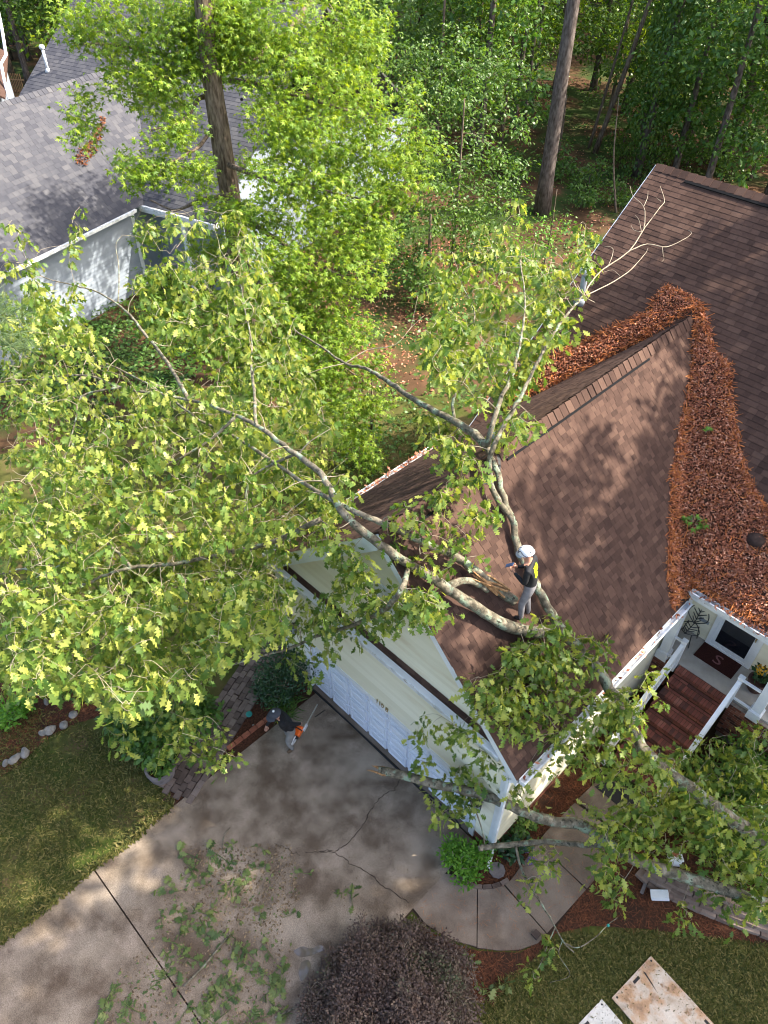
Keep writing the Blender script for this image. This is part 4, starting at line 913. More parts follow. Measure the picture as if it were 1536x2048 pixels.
limb(oak, [(1028, 1202, 'R', .14), (980, 1166, 'R', .18), (935, 1130, 'R', .2), (905, 1110, 'R', .24), (860, 1090, 'R', .3), (800, 1062, 'z', 7.9), (740, 1035, 'z', 8.15), (690, 1014, 'z', 8.2), (600, 960, 'z', 7.9), (480, 880, 'z', 7.5), (400, 840, 'z', 7.2), (300, 770, 'z', 7.0), (190, 715, 'z', 6.8)], .100, .020, tw=tw, n=12)
limb(oak, [(897, 1172, 'R', .3), (925, 1161, 'R', .3), (950, 1165, 'R', .22), (975, 1180, 'R', .16)], .075, .06, tw=tw)
limb(oak, [(1019, 1030, 'R', .12), (990, 990, 'R', .2), (978, 930, 'R', .26), (990, 885, 'z', 8.3), (1012, 845, 'z', 8.5), (1038, 800, 'z', 8.8), (1062, 750, 'z', 9.0), (1088, 700, 'z', 9.2), (1112, 660, 'z', 9.3), (1140, 622, 'z', 9.35), (1166, 592, 'z', 9.4)], .065, .022, tw=tw)
limb(oak, [(974, 893, 'R', .18), (940, 862, 'z', 8.1), (895, 835, 'z', 8.0), (850, 812, 'z', 7.9), (800, 780, 'z', 7.7), (760, 752, 'z', 7.5), (722, 734, 'z', 7.3), (690, 727, 'z', 7.1), (640, 692, 'z', 6.8), (590, 660, 'z', 6.5), (576, 638, 'z', 6.3)], .09, .018, tw=tw)
limb(oak, [(974, 893, 'R', .18), (985, 850, 'z', 8.5), (1000, 800, 'z', 8.8), (1022, 756, 'z', 9.0), (1034, 715, 'z', 9.2), (1044, 665, 'z', 9.4), (1050, 600, 'z', 9.5), (1040, 520, 'z', 9.6)], .062, .014, tw=tw)
limb(oak, [(910, 842, 'z', 8.0), (905, 810, 'z', 8.2), (912, 780, 'z', 8.4), (905, 740, 'z', 8.5), (930, 690, 'z', 8.6), (950, 630, 'z', 8.7), (925, 570, 'z', 8.7), (905, 505, 'z', 8.7)], .035, .010, tw=tw)
limb(oak, [(815, 1140, 'z', 7.3), (800, 1185, 'y', -.75), (760, 1225, 'y', -.7), (700, 1252, 'y', -.8), (640, 1270, 'y', -.9), (575, 1298, 'y', -1.2), (500, 1318, 'z', 3.7), (415, 1345, 'z', 3.5), (360, 1350, 'z', 3.3)], .05, .022, tw=tw)
limb(oak, [(505, 1317, 'z', 3.7), (472, 1282, 'z', 3.9), (466, 1235, 'z', 4.1), (475, 1195, 'z', 4.3)], .025, .01, tw=tw)
limb(oak, [(640, 1040, 'z', 7.6), (540, 1085, 'z', 6.6), (435, 1110, 'z', 6.0), (330, 1130, 'z', 5.7), (265, 1134, 'z', 5.5), (205, 1152, 'z', 5.4), (165, 1170, 'z', 5.3), (100, 1152, 'z', 5.2), (50, 1138, 'z', 5.1), (-10, 1150, 'z', 5.0)], .055, .018, tw=tw)
limb(oak, [(262, 1134, 'z', 5.5), (232, 1102, 'z', 5.7), (203, 1088, 'z', 5.8), (150, 1118, 'z', 5.7), (80, 1150, 'z', 5.5), (20, 1200, 'z', 5.3)], .035, .012, tw=tw)
limb(oak, [(378, 800, 'z', 8.0), (335, 725, 'z', 8.0), (290, 668, 'z', 8.0), (262, 632, 'z', 8.0), (230, 605, 'z', 8.0), (190, 582, 'z', 8.0), (150, 572, 'z', 8.0), (72, 545, 'z', 8.0), (34, 478, 'z', 8.2)], .045, .010, tw=tw)
limb(oak, [(512, 850, 'z', 8.4), (508, 780, 'z', 8.6), (502, 730, 'z', 8.7), (503, 680, 'z', 8.8), (490, 620, 'z', 8.9), (478, 560, 'z', 8.9), (440, 500, 'z', 8.9)], .035, .010, tw=tw)
limb(oak, [(236, 604, 'z', 8.0), (238, 540, 'z', 8.3), (232, 490, 'z', 8.5), (245, 470, 'z', 8.6)], .018, .006, tw=tw)
limb(oak, [(240, 775, 'z', 7.5), (165, 792, 'z', 7.2), (150, 845, 'z', 6.9), (128, 920, 'z', 6.6), (90, 990, 'z', 6.3)], .028, .01, tw=tw)
limb(oak, [(600, 905, 'z', 8.5), (540, 930, 'z', 8.1), (500, 960, 'z', 7.8), (490, 1020, 'z', 7.3), (510, 1080, 'z', 6.9)], .03, .01, tw=tw)
limb(oak, [(470, 835, 'z', 8.3), (420, 880, 'z', 7.8), (330, 930, 'z', 7.3), (230, 960, 'z', 6.9), (120, 1010, 'z', 6.5)], .035, .01, tw=tw)
# bare pale twigs over the main roof
def bare(par, pts, r0, m='bark_twig'): return limb(par, [(a, c, 'z', z) for a, c, z in pts], r0, r0 * .4, 'bare_twig', m, 3, 6)
bare(oak, [(1166, 592, 9.4), (1182, 565, 9.4), (1205, 540, 9.45), (1258, 502, 9.5), (1290, 455, 9.6), (1320, 415, 9.7), (1329, 400, 9.7), (1320, 372, 9.8)], .020)
bare(oak, [(1258, 502, 9.5), (1294, 488, 9.5), (1325, 494, 9.5), (1345, 490, 9.5), (1372, 476, 9.6), (1383, 466, 9.6), (1376, 460, 9.6)], .013)
bare(oak, [(1168, 592, 9.4), (1215, 570, 9.3), (1255, 545, 9.3), (1275, 525, 9.3), (1292, 505, 9.3), (1296, 496, 9.3)], .014)
bare(oak, [(1287, 458, 9.6), (1290, 440, 9.7), (1287, 412, 9.7), (1266, 392, 9.7), (1260, 372, 9.7)], .011); bare(oak, [(1288, 412, 9.7), (1295, 395, 9.7), (1296, 382, 9.7)], .007)
bare(oak, [(1325, 494, 9.5), (1326, 508, 9.5), (1328, 518, 9.4), (1323, 524, 9.4)], .007); bare(oak, [(1283, 465, 9.6), (1278, 440, 9.6), (1270, 430, 9.6)], .007); bare(oak, [(1283, 464, 9.6), (1268, 460, 9.6), (1262, 450, 9.6)], .006); bare(oak, [(1322, 403, 9.7), (1312, 395, 9.7)], .006)
bare(oak, [(1166, 592, 9.4), (1180, 600, 9.3), (1190, 605, 9.2)], .012); bare(oak, [(1166, 590, 9.4), (1150, 570, 9.45), (1135, 530, 9.5), (1110, 505, 9.5)], .016); bare(oak, [(1215, 535, 9.4), (1225, 510, 9.5), (1224, 495, 9.5), (1205, 492, 9.5)], .007); bare(oak, [(1240, 552, 9.3), (1225, 540, 9.3), (1205, 545, 9.3)], .006)
bare(oak, [(690, 727, 7.1), (735, 700, 7.3), (790, 690, 7.6), (822, 655, 7.8), (850, 630, 7.9)], .014); bare(oak, [(822, 655, 7.8), (830, 620, 7.9), (836, 590, 8.0)], .007)
# splintered wood where the limb tore
b = MB()
for k in range(6):
    a0 = spot((1024 - rng.random() * 30, 1198 - rng.random() * 22, 'R', .24 + .08 * rng.random())); a1 = spot((938 + rng.random() * 30, 1140 + rng.random() * 26, 'R', .24 + .1 * rng.random()))
    b.add(*tube([a0, (a0 + a1) / 2 + rng.normal(size=3) * .02, a1], [.022, .028, .006], 5))
b.make('splintered_wood', 'split_wood', oak)
# leaf clusters
def zcl(poly, n, z0_, z1_):
    p = sample_poly(poly, n); z = z0_ + (z1_ - z0_) * rng.random(n); return np.array([gz(a, c, h) for (a, c), h in zip(p, z)])
def bl(lst):
    out = []
    for px, py, r, mode, v, n in lst:
        for _ in range(int(n * 1.15)):
            a = rng.random() * 6.283; q = r * math.sqrt(rng.random()); c = spot((px + q * math.cos(a), py + q * math.sin(a), mode, v + rng.random() * .5)); out.append(c)
    return np.array(out)
PA = [(0, 655), (90, 640), (200, 700), (330, 760), (430, 740), (600, 700), (660, 830), (690, 930), (700, 1010), (665, 1090), (590, 1105), (560, 1180), (590, 1240), (540, 1275), (440, 1290), (380, 1390), (250, 1420), (150, 1380), (0, 1370)]
cA = np.vstack([zcl(PA, 1800, 4.0, 8.8), zcl([(270, 440), (420, 400), (480, 420), (560, 560), (620, 680), (560, 740), (430, 740), (330, 700), (290, 600)], 230, 7.6, 9.4), zcl([(0, 560), (120, 600), (200, 680), (100, 680), (0, 660)], 90, 7.2, 8.6), zcl([(330, 1120), (560, 1120), (560, 1250), (420, 1330), (250, 1400), (120, 1350), (0, 1330), (0, 1180)], 280, 3.2, 5.6),
                bl([(60, 500, 50, 'z', 8, 5), (180, 440, 40, 'z', 8, 4), (20, 455, 25, 'z', 8, 3), (250, 560, 40, 'z', 8, 4), (30, 560, 55, 'z', 8.2, 14), (95, 545, 45, 'z', 8.2, 9), (50, 620, 60, 'z', 7.8, 16), (140, 600, 45, 'z', 8, 9), (160, 500, 26, 'z', 8.4, 4), (300, 1450, 70, 'z', 2.8, 14), (380, 1480, 60, 'z', 2.6, 12), (435, 1490, 40, 'z', 2.4, 7), (240, 1420, 60, 'z', 3.2, 10), (400, 1420, 60, 'z', 3.2, 10)])])
cB = bl([(620, 1210, 60, 'y', -1.3, 16), (610, 1290, 50, 'y', -1.3, 6), (640, 1250, 50, 'y', -1.1, 10), (605, 1330, 35, 'y', -1.2, 4), (570, 1150, 40, 'y', -1.4, 4), (700, 1130, 40, 'y', -.9, 10), (740, 1180, 40, 'y', -.9, 9), (790, 1200, 60, 'y', -.8, 16), (840, 1180, 50, 'y', -.7, 14), (860, 1215, 35, 'y', -.7, 8), (730, 1250, 40, 'y', -.8, 6), (680, 1110, 30, 'y', -.9, 7), (830, 1110, 45, 'z', 7.4, 10), (860, 1060, 45, 'R', .4, 10), (900, 1075, 35, 'R', .5, 6), (930, 1125, 30, 'R', .4, 6), (800, 1040, 40, 'z', 7.9, 6), (940, 1040, 40, 'R', .7, 5)])
cC = np.vstack([zcl([(880, 560), (930, 500), (990, 470), (1080, 480), (1130, 500), (1160, 560), (1130, 640), (1090, 720), (1040, 790), (960, 800), (880, 770), (845, 690)], 260, 8.0, 9.7), bl([(1050, 410, 25, 'z', 9.6, 4), (985, 465, 25, 'z', 9.3, 5), (1170, 480, 40, 'z', 9.5, 9), (1190, 520, 25, 'z', 9.5, 5), (880, 520, 30, 'z', 8.7, 6), (870, 560, 30, 'z', 8.6, 4), (1120, 640, 35, 'z', 9.3, 9), (900, 880, 45, 'z', 8.2, 14), (870, 840, 40, 'z', 8.0, 9), (920, 930, 35, 'z', 8.1, 9), (960, 950, 30, 'R', .5, 5), (980, 1010, 25, 'R', .6, 7), (880, 980, 30, 'z', 8, 6), (1000, 840, 40, 'z', 8.6, 8), (1040, 830, 25, 'z', 8.7, 4), (1070, 850, 15, 'z', 8.6, 2)])])
cD = bl([(1050, 1285, 45, 'R', .35, 14), (1110, 1290, 55, 'R', .35, 20), (1170, 1330, 55, 'R', .4, 18), (1000, 1380, 50, 'R', .4, 16), (1090, 1400, 75, 'R', .4, 20), (1150, 1410, 70, 'R', .5, 15), (1220, 1440, 60, 'z', 3.8, 15), (1030, 1440, 60, 'R', .3, 14), (1100, 1480, 70, 'z', 4.0, 20), (1200, 1500, 70, 'z', 3.6, 18), (1040, 1350, 45, 'R', .3, 10), (1090, 1235, 25, 'R', .3, 4), (1190, 1275, 25, 'R', .3, 3), (940, 1360, 35, 'R', .35, 4), (1320, 1340, 30, 'z', 3.5, 3), (1290, 1400, 30, 'z', 3.3, 3), (870, 1460, 40, 'y', -.8, 6), (930, 1480, 40, 'y', -.8, 6), (1000, 1500, 40, 'z', 4.0, 8)])
cT = bl([(1110, 1262, 40, 'R', .5, 8), (1170, 1310, 40, 'R', .55, 8), (1230, 1390, 45, 'z', 4.5, 7), (1270, 1470, 45, 'z', 4.1, 6), (1340, 1540, 40, 'z', 3.5, 5), (1400, 1590, 40, 'z', 3.2, 6), (1290, 1500, 30, 'z', 4.0, 4), (1470, 1640, 40, 'z', 3.0, 6), (1320, 1530, 30, 'z', 3.7, 4), (1250, 1430, 30, 'z', 4.3, 4), (1520, 1670, 40, 'z', 2.8, 6), (1430, 1600, 30, 'z', 3.2, 4)])
cE = np.vstack([zcl([(1340, 1500), (1440, 1450), (1560, 1440), (1560, 1830), (1460, 1800), (1400, 1700), (1330, 1640), (1300, 1580)], 200, 1.4, 2.6), bl([(1260, 1570, 50, 'z', 3.0, 9), (1300, 1640, 60, 'z', 2.6, 14), (1240, 1640, 50, 'z', 2.6, 10), (1270, 1700, 45, 'z', 2.4, 8)])])
cO = np.vstack([cA, cB, cC, cD, cE])
def clear_view(cl, tw_, rmin=.03, px=17, push=.55):
    """clusters that hide a thick limb move behind it"""
    q = proj(tw_.nodes[tw_.rad > rmin]); c = proj(cl); out = cl.copy()
    for i in range(len(cl)):
        d = np.hypot(q[:, 0] - c[i, 0], q[:, 1] - c[i, 1]); j = int(np.argmin(d))
        if d[j] < px and c[i, 2] < q[j, 2] + .3: out[i] = CAM + (cl[i] - CAM) * ((q[j, 2] + push * (.6 + rng.random())) / c[i, 2])
    return out
cO = np.vstack([clear_view(cO, tw), cT])
pq = proj(cO); GBL = [(545, 1128), (570, 1100), (700, 1072), (760, 1055), (1000, 1480), (905, 1570), (640, 1380), (600, 1300), (575, 1200)]
kn = np.sin(cO[:, 0] * 2.1 + 1.3 * np.sin(cO[:, 1] * 1.7)) + np.sin(cO[:, 1] * 2.6 + cO[:, 2] * 1.9) + np.sin(cO[:, 2] * 2.3 - cO[:, 0] * 1.1)
inB = pip(GBL, pq[:, 0], pq[:, 1]); nB_ = len(cA); isA = np.zeros(len(cO), bool); isA[:nB_] = True; cO = cO[~(isA & (inB | ((kn < -1.25) & (cO[:, 2] > 5.4))))]
ok_ = cO[:, 2] > roof_z(cO[:, 0], cO[:, 1]) + .08; cO = cO[ok_]
tw.grow(cO, 2.6, .011)
q = zcl(PA, 420, 6.2, 9.2); q = np.vstack([q, zcl([(270, 440), (480, 420), (620, 680), (430, 740)], 70, 8.6, 9.6), zcl([(880, 560), (1080, 480), (1160, 560), (1090, 720), (960, 800)], 60, 9.0, 10.0)]); tw.grow(q, 2.0, .011, sag=.2)
tw.make('twigs', 'bark_twig', oak)
pos, tip, up, sz = clusters(cO, 11, .31, .188, droop=.95, up_bias=.6)
keep = pos[:, 2] > roof_z(pos[:, 0], pos[:, 1]) + .04; pos, tip, up, sz = pos[keep], tip[keep], up[keep], sz[keep]
mixed('foliage', (OAK, OAK2, OAK3), pos, tip, up, sz, 'oak_leaf', oak, 291)

# ---------------- the snapped limb over the drive
limbA = thing('broken_limb', 'snapped lichen covered oak limb with a splintered end hanging over the drive and walkway', 'tree limb', tuple(gz(1210, 1682, 2.0)))
ta = Twigs()
limb(limbA, [(757, 1541, 'z', 2.3), (775, 1543, 'z', 2.3), (850, 1562, 'z', 2.35), (950, 1586, 'z', 2.4), (1010, 1606, 'z', 2.4), (1090, 1640, 'z', 2.3), (1160, 1650, 'z', 2.2), (1212, 1684, 'z', 2.0), (1270, 1720, 'z', 1.9), (1340, 1744, 'z', 1.8), (1420, 1770, 'z', 1.7), (1590, 1826, 'z', 1.5)], .088, .122, tw=ta, n=14)
b = MB()
for k in range(8):
    a0 = spot((764 + rng.random() * 8, 1532 + rng.random() * 18, 'z', 2.3)); a1 = spot((732 + rng.random() * 22, 1530 + rng.random() * 10, 'z', 2.3 + .06 * rng.random())); b.add(*tube([a0, a1], [.035, .003], 5))
b.make('splintered_wood', 'split_wood', limbA)
limb(limbA, [(957, 1697, 'z', 1.3), (975, 1694, 'z', 1.3), (1030, 1688, 'z', 1.35), (1090, 1684, 'z', 1.45), (1150, 1688, 'z', 1.6), (1205, 1690, 'z', 1.8)], .055, .06, 'branch', tw=ta)
limb(limbA, [(1031, 1690, 'z', 1.35), (1042, 1735, 'z', 1.1), (1062, 1775, 'z', .9), (1085, 1810, 'z', .7), (1108, 1850, 'z', .5), (1128, 1885, 'z', .3), (1148, 1905, 'z', .2)], .03, .014, 'branch', tw=ta)
limb(limbA, [(1128, 1885, 'z', .3), (1155, 1895, 'z', .25), (1190, 1875, 'z', .2), (1215, 1850, 'z', .15), (1235, 1835, 'z', .1)], .014, .008, 'branch', tw=ta); limb(limbA, [(1110, 1855, 'z', .5), (1095, 1890, 'z', .3), (1080, 1930, 'z', .2), (1060, 1960, 'z', .1)], .012, .006, 'branch', tw=ta)
limb(limbA, [(1125, 1880, 'z', .3), (1118, 1910, 'z', .3), (1140, 1950, 'z', .2), (1100, 1965, 'z', .1)], .010, .005, 'branch', tw=ta); limb(limbA, [(940, 1600, 'z', 2.2), (960, 1645, 'z', 1.9), (970, 1690, 'z', 1.4)], .018, .012, 'branch')
cl = bl([(900, 1600, 45, 'z', 2.4, 12), (950, 1560, 45, 'z', 2.6, 12), (1000, 1555, 40, 'z', 2.7, 10), (860, 1530, 35, 'z', 2.6, 5), (930, 1620, 30, 'z', 2.2, 6), (1210, 1750, 40, 'z', 1.8, 7), (1200, 1690, 30, 'z', 2.0, 6), (1180, 1640, 30, 'z', 2.2, 4), (1095, 1720, 35, 'z', 1.6, 7), (1080, 1760, 25, 'z', 1.2, 4), (1300, 1680, 40, 'z', 1.9, 8), (1360, 1700, 40, 'z', 1.8, 7), (1430, 1760, 50, 'z', 1.7, 9), (1480, 1820, 40, 'z', 1.5, 6), (1370, 1830, 28, 'z', 1.0, 5), (1240, 1810, 20, 'z', 1.0, 3), (1250, 1780, 20, 'z', 1.2, 3), (1090, 1900, 25, 'z', .3, 3), (1070, 1940, 20, 'z', .2, 2), (1040, 1800, 16, 'z', .9, 1), (1260, 1630, 40, 'z', 2.3, 6), (1060, 1620, 30, 'z', 2.5, 4)])
cl = clear_view(cl, ta, .05, 20, .3); ta.grow(cl, 1.8, .008); ta.make('twigs', 'bark_twig', limbA)
pos, tip, up, sz = clusters(cl, 8, .22, .195, droop=.75, up_bias=.8); pos[:, 2] = np.maximum(pos[:, 2], .1)
mixed('foliage', (OAK, OAK2, OAK3), pos, tip, up, sz, 'oak_leaf', limbA, 282)

# ---------------- sweetgum
sgb = gz(505, 760, 0); gum = thing('sweetgum_tree', 'big sweetgum tree with bright star shaped leaves standing before the grey house', 'tree', tuple(sgb))
tg = Twigs()
Pt = smooth_path([sgb, sgb + [0, 0, 3], sgb + [.05, .05, 7], sgb + [-.05, 0, 11], sgb + [0, .1, 15], sgb + [.1, 0, 19]], 5)
V, F = knobbly(Pt, np.interp(Pt[:, 2], [0, .8, 3, 10, 19], [.52, .40, .37, .31, .12]), .03, 16); mk('trunk', V, F, 'bark_gum', gum, smooth=True); tg.seed(Pt, .2)
DG = proj(sgb + [0, 0, 9])[2]
def gl(pts, r0, r1): return limb(gum, [(a, c, 'd', DG + d) for a, c, d in pts], r0, r1, 'limb', 'bark_gum', 5, 8, tg)
gl([(436, 190, 0), (400, 196, -.5), (380, 225, -1), (350, 250, -1.5), (300, 260, -1.5)], .09, .03); gl([(470, 130, 0), (520, 105, .3), (580, 60, .6), (605, 25, .8), (640, -20, 1)], .15, .09)
gl([(460, 160, 0), (560, 180, -1), (660, 210, -1.6), (740, 240, -2), (820, 280, -2)], .10, .03); gl([(430, 150, 0), (330, 110, -.5), (230, 90, -1), (150, 90, -1)], .10, .03); gl([(458, 330, 0), (540, 360, -1.2), (640, 380, -2), (730, 400, -2)], .09, .03)
gl([(462, 420, 0), (540, 470, -1.5), (620, 520, -2), (700, 560, -2)], .09, .03); gl([(455, 390, 0), (400, 400, 1), (350, 420, 1.5), (300, 400, 2)], .08, .03); gl([(475, 500, 0), (540, 600, -1), (600, 680, -1), (680, 730, -1), (740, 770, -1)], .09, .03); gl([(470, 480, 0), (430, 560, .8), (390, 620, 1), (340, 640, 1.2)], .08, .03)
gl([(430, 60, 0), (360, 20, -1), (300, -30, -1)], .1, .05); gl([(440, 20, 0), (560, 0, -1), (680, -20, -1)], .1, .05); gl([(430, 250, 0), (390, 300, -.8), (320, 330, -1.2), (240, 340, -1.2)], .07, .02)
G_ = [(150, 45, 60, -1), (230, 40, 90, -1.2), (340, 40, 100, -1.5), (460, 20, 100, -2), (580, 60, 110, -1.5), (700, 50, 90, -1), (250, 140, 80, -1), (160, 200, 45, -1), (175, 265, 40, -1), (330, 150, 90, -1.5), (360, 100, 80, -1.6), (560, 150, 100, -1.5), (680, 170, 90, -1.5), (720, 90, 60, -1), (310, 330, 70, -1.2), (270, 345, 45, -1.2), (560, 260, 90, -1.6), (660, 290, 100, -1.8), (755, 260, 80, -2), (820, 190, 34, -2), (850, 290, 45, -2), (790, 350, 70, -2), (590, 370, 110, -2), (700, 420, 90, -2), (400, 350, 55, -1.2), (350, 260, 60, -1.4), (520, 450, 80, -1.6), (600, 520, 100, -2), (700, 530, 80, -2), (560, 620, 110, -1.4), (660, 640, 90, -1.5), (480, 600, 80, -.6), (620, 720, 100, -1.2), (720, 730, 60, -1), (660, 800, 80, -1), (740, 800, 45, -.8), (700, 870, 55, -.6), (740, 920, 36, -.5), (480, 700, 90, -.4), (390, 640, 90, .6), (330, 640, 60, 1), (420, 520, 60, .6), (540, 740, 90, -.8), (800, 320, 40, -2), (770, 400, 50, -1.9), (740, 470, 50, -1.8), (760, 560, 25, -1.6), (320, 560, 60, 1), (330, 180, 60, 3), (430, 30, 90, 2), (540, -180, 120, 0), (480, 90, 90, 4), (560, -60, 100, 3), (700, 140, 90, 4), (650, 290, 80, 5), (560, 220, 80, 4), (700, 380, 70, 4), (640, 440, 70, 3), (520, 330, 60, 3), (760, 470, 50, 2), (420, 480, 50, 1), (300, 470, 40, 1), (370, 250, 50, 7), (455, 110, 80, 5), (255, 320, 34, 5), (400, 330, 40, 5), (430, 60, 60, -1.5), (445, 130, 40, -1.2), (420, 20, 60, -1.5), (480, 60, 60, -1.5), (430, 100, 50, -1.8), (450, 40, 70, -2), (400, 60, 60, -2), (440, 400, 40, -1), (470, 420, 40, -1)]
cG = blob_points([(a, c, r, DG + d) for a, c, r, d in G_], 125)
pg = proj(cG); tl = np.array([[436, 150], [444, 200], [455, 300], [462, 385]])
hid = (pg[:, 1] > 175) & (pg[:, 1] < 385) & (np.abs(pg[:, 0] - np.interp(pg[:, 1], tl[:, 1], tl[:, 0])) < 42) & (pg[:, 2] < DG + .3)
cG = cG[~hid]; tg.grow(cG, 2.6, .011); tg.make('twigs', 'bark_gum', gum)
pos, tip, up, sz = clusters(cG, 10, .36, .205, droop=.4, up_bias=1.1)
leaves('foliage', STAR, pos, tip, up, sz, 'sweetgum_leaf', gum, singles=290)
# spiky fruit balls hanging in the tree
b = MB()
for c in cG[rng.integers(0, len(cG), 46)]: b.lathe(c + [0, 0, -.45], [(.005, -.05), (.04, -.03), (.05, 0), (.04, .03), (.005, .05)], 6)
b.make('seed_balls', 'black', gum, kind='stuff')

# ---------------- generic woodland trees
def tree(name, label, base, h, r, crowns, leafm, size, lean=(0, 0), tpl=RHOMB, group=None, bark='bark_pine', per=9, spread=.5, droop=.3, dens=1.0, twig=True, cat='tree'):
    base = np.asarray(base, float); t = thing(name, label, cat, tuple(base), group)
    top = base + [lean[0], lean[1], h]; P = smooth_path([base, base * .5 + top * .5 + rng.normal(size=3) * [.1, .1, 0], top], 6)
    V, F = knobbly(P, np.interp(np.linspace(0, 1, len(P)), [0, .06, 1], [r * 1.3, r, r * .35]), .03, 9); mk('trunk', V, F, bark, t, smooth=True)
    if not crowns: return t
    cs = []
    for dx, dy, z, R, n in crowns:
        cs.append(base + [dx, dy, z] + rand_dirs(int(n * dens)) * (rng.random((int(n * dens), 1)) ** .4) * R * np.array([1, 1, .75]))
    cs = np.vstack(cs); cs = cs[cs[:, 2] > .25]
    if twig:
        g2 = Twigs(); g2.seed(P[2:], r * .4); g2.grow(cs[::3], 6, .012); 
        if g2.V: g2.make('branches', bark, t)
    pos, tip, up, sz = clusters(cs, per, spread, size, droop=droop, up_bias=1.0); k = pos[:, 2] > .05
    leaves('crown', tpl, pos[k], tip[k], up[k], sz[k], leafm, t); return t
gb = lambda px, py: gz(px, py, 0)
PINES = 'tall bare pine trunks in the woods'
tree('pine_tree', 'tallest thick straight grey pine trunk standing left of the brown roof peak', gb(1083, 425), 27, .40, [(0, 0, 24, 3.5, 60)], 'pine_needle', .3, (-.3, .6), tpl=NEEDLE, spread=.4, per=14)
tree('woodland_tree', 'dark leaning slim trunk in the brown clearing right of the tall pine', gb(1190, 306), 17, .17, [(1, 2, 13, 3, 90)], 'forest_leaf', .3, (2.2, 1.5), bark='bark_gum')
tree('woodland_tree', 'second slim dark trunk crossing beside the leaning trunk in the clearing', gb(1178, 296), 14, .10, [(0, 1, 12, 2.5, 60)], 'forest_leaf', .3, (.9, 1.5), bark='bark_gum')
tree('pine_tree', 'straight brown pine trunk behind the ivy covered tree', gb(1285, 262), 26, .34, [(0, 0, 23, 3.5, 60)], 'pine_needle', .3, (.2, .5), tpl=NEEDLE, per=14)
tree('woodland_tree', 'pale thin leaning trunk at the right edge of the woods', gb(1422, 300), 16, .14, [(1, 2, 14, 3, 80)], 'forest_leaf', .3, (2.6, 1.0))
tree('woodland_tree', 'grey trunk half hidden left of the tall pine', gb(1024, 268), 18, .22, [(0, 0, 12, 3.5, 120)], 'forest_leaf', .3, (.2, .3))
tree('woodland_tree', 'two toned trunk just left of the tall pine', gb(1048, 246), 17, .15, [(0, 0, 13, 3, 90)], 'forest_leaf', .3)
tree('woodland_tree', 'small dark trunk far behind in the shaded woods', gb(1062, 226), 16, .17, [(0, 0, 11, 3, 100)], 'forest_leaf', .3)
tree('dead_sapling', 'thin bare curved sapling against the clearing left of the brown roof', gb(1232, 425), 5.5, .06, [], 'forest_leaf', .3, (-1.6, .6), bark='bark_gum')
# ivy covered tree
iv = gb(1272, 352); ivt = tree('ivy_covered_tree', 'tree trunk wrapped thickly in bright ivy leaves behind the brown roof', iv, 19, .25, [], 'green_leaf', .2, (.6, .6))
n = 9500; zz = rng.random(n) ** .8 * 15; a = rng.random(n) * 6.283; rr = (.75 + 1.1 * np.abs(np.sin(zz * .9 + a)) ) * (1 - zz / 30); pos = iv + np.column_stack([np.cos(a) * rr + zz * .03, np.sin(a) * rr + zz * .03, zz])
out = nrm(np.column_stack([np.cos(a), np.sin(a), .3 + 0 * a])); leaves('ivy', OVAL, pos, nrm(rand_dirs(n) * .6 + [0, 0, -1]), nrm(out + rand_dirs(n) * .5), .14 + .12 * rng.random(n), 'forest_leaf', ivt)
# bushy bright tree left of the pine
def pxtree(name, label, base, h, r, blobs, leafm, size, dens, tpl=OVAL, per=9, spread=.4, droop=.4, group=None, bark='bark_gum', cat='tree'):
    base = np.asarray(base, float); t = thing(name, label, cat, tuple(base), group); d0 = proj(base + [0, 0, h * .5])[2]
    P = smooth_path([base, base + [.1, 0, h * .5], base + [0, .1, h]], 6); V, F = knobbly(P, np.linspace(r, r * .3, len(P)), .03, 8); mk('trunk', V, F, bark, t, smooth=True)
    cs = blob_points([(a, c, rr, d0 + dd) for a, c, rr, dd in blobs], dens); cs = cs[cs[:, 2] > .2]; g2 = Twigs(); g2.seed(P, r * .5); g2.grow(cs[::3], 5, .012); g2.make('branches', bark, t)
    pos, tip, up, sz = clusters(cs, per, spread, size, droop=droop); k = pos[:, 2] > .05; leaves('crown', tpl, pos[k], tip[k], up[k], sz[k], leafm, t); return t
pxtree('young_tree', 'bushy bright green tree between the sweetgum and the tall pine', gb(900, 560), 8, .09, [(850, 300, 80, 0), (900, 380, 90, -.5), (960, 310, 75, 0), (835, 200, 80, 1), (940, 200, 85, 1), (1000, 390, 60, -.5), (890, 470, 75, -.8), (840, 540, 50, -.8), (1030, 330, 40, 0), (820, 420, 60, 0), (960, 430, 60, -.8), (900, 120, 90, 1.5), (1000, 140, 70, 2), (800, 120, 60, 2), (780, 330, 60, .5), (800, 500, 50, 0), (900, 560, 40, -.8), (1040, 250, 40, 1)], 'forest_leaf', .19, 150)
pxtree('young_tree', 'small light green tree behind the fallen oak beside the brown roof', gb(1085, 545), 4, .05, [(1060, 450, 50, 0), (1110, 460, 50, 0), (1080, 500, 55, -.4), (1030, 480, 40, 0)], 'lime_leaf', .15, 70)
pxtree('holly_tree', 'glossy green tree at the right edge above the brown roof ridge', gb(1500, 360), 6, .12, [(1500, 230, 60, 0), (1520, 300, 50, 0), (1480, 170, 50, .5), (1540, 180, 60, .5)], 'forest_leaf', .18, 70)
pxtree('pine_tree', 'pine with long pale needles in the top right corner', gb(1560, 300), 15, .2, [(1480, 40, 60, -6), (1430, 20, 40, -6), (1520, 90, 50, -6), (1460, 90, 36, -6)], 'pine_needle', .45, 55, tpl=NEEDLE, per=26, spread=.06, droop=-.1, bark='bark_pine')
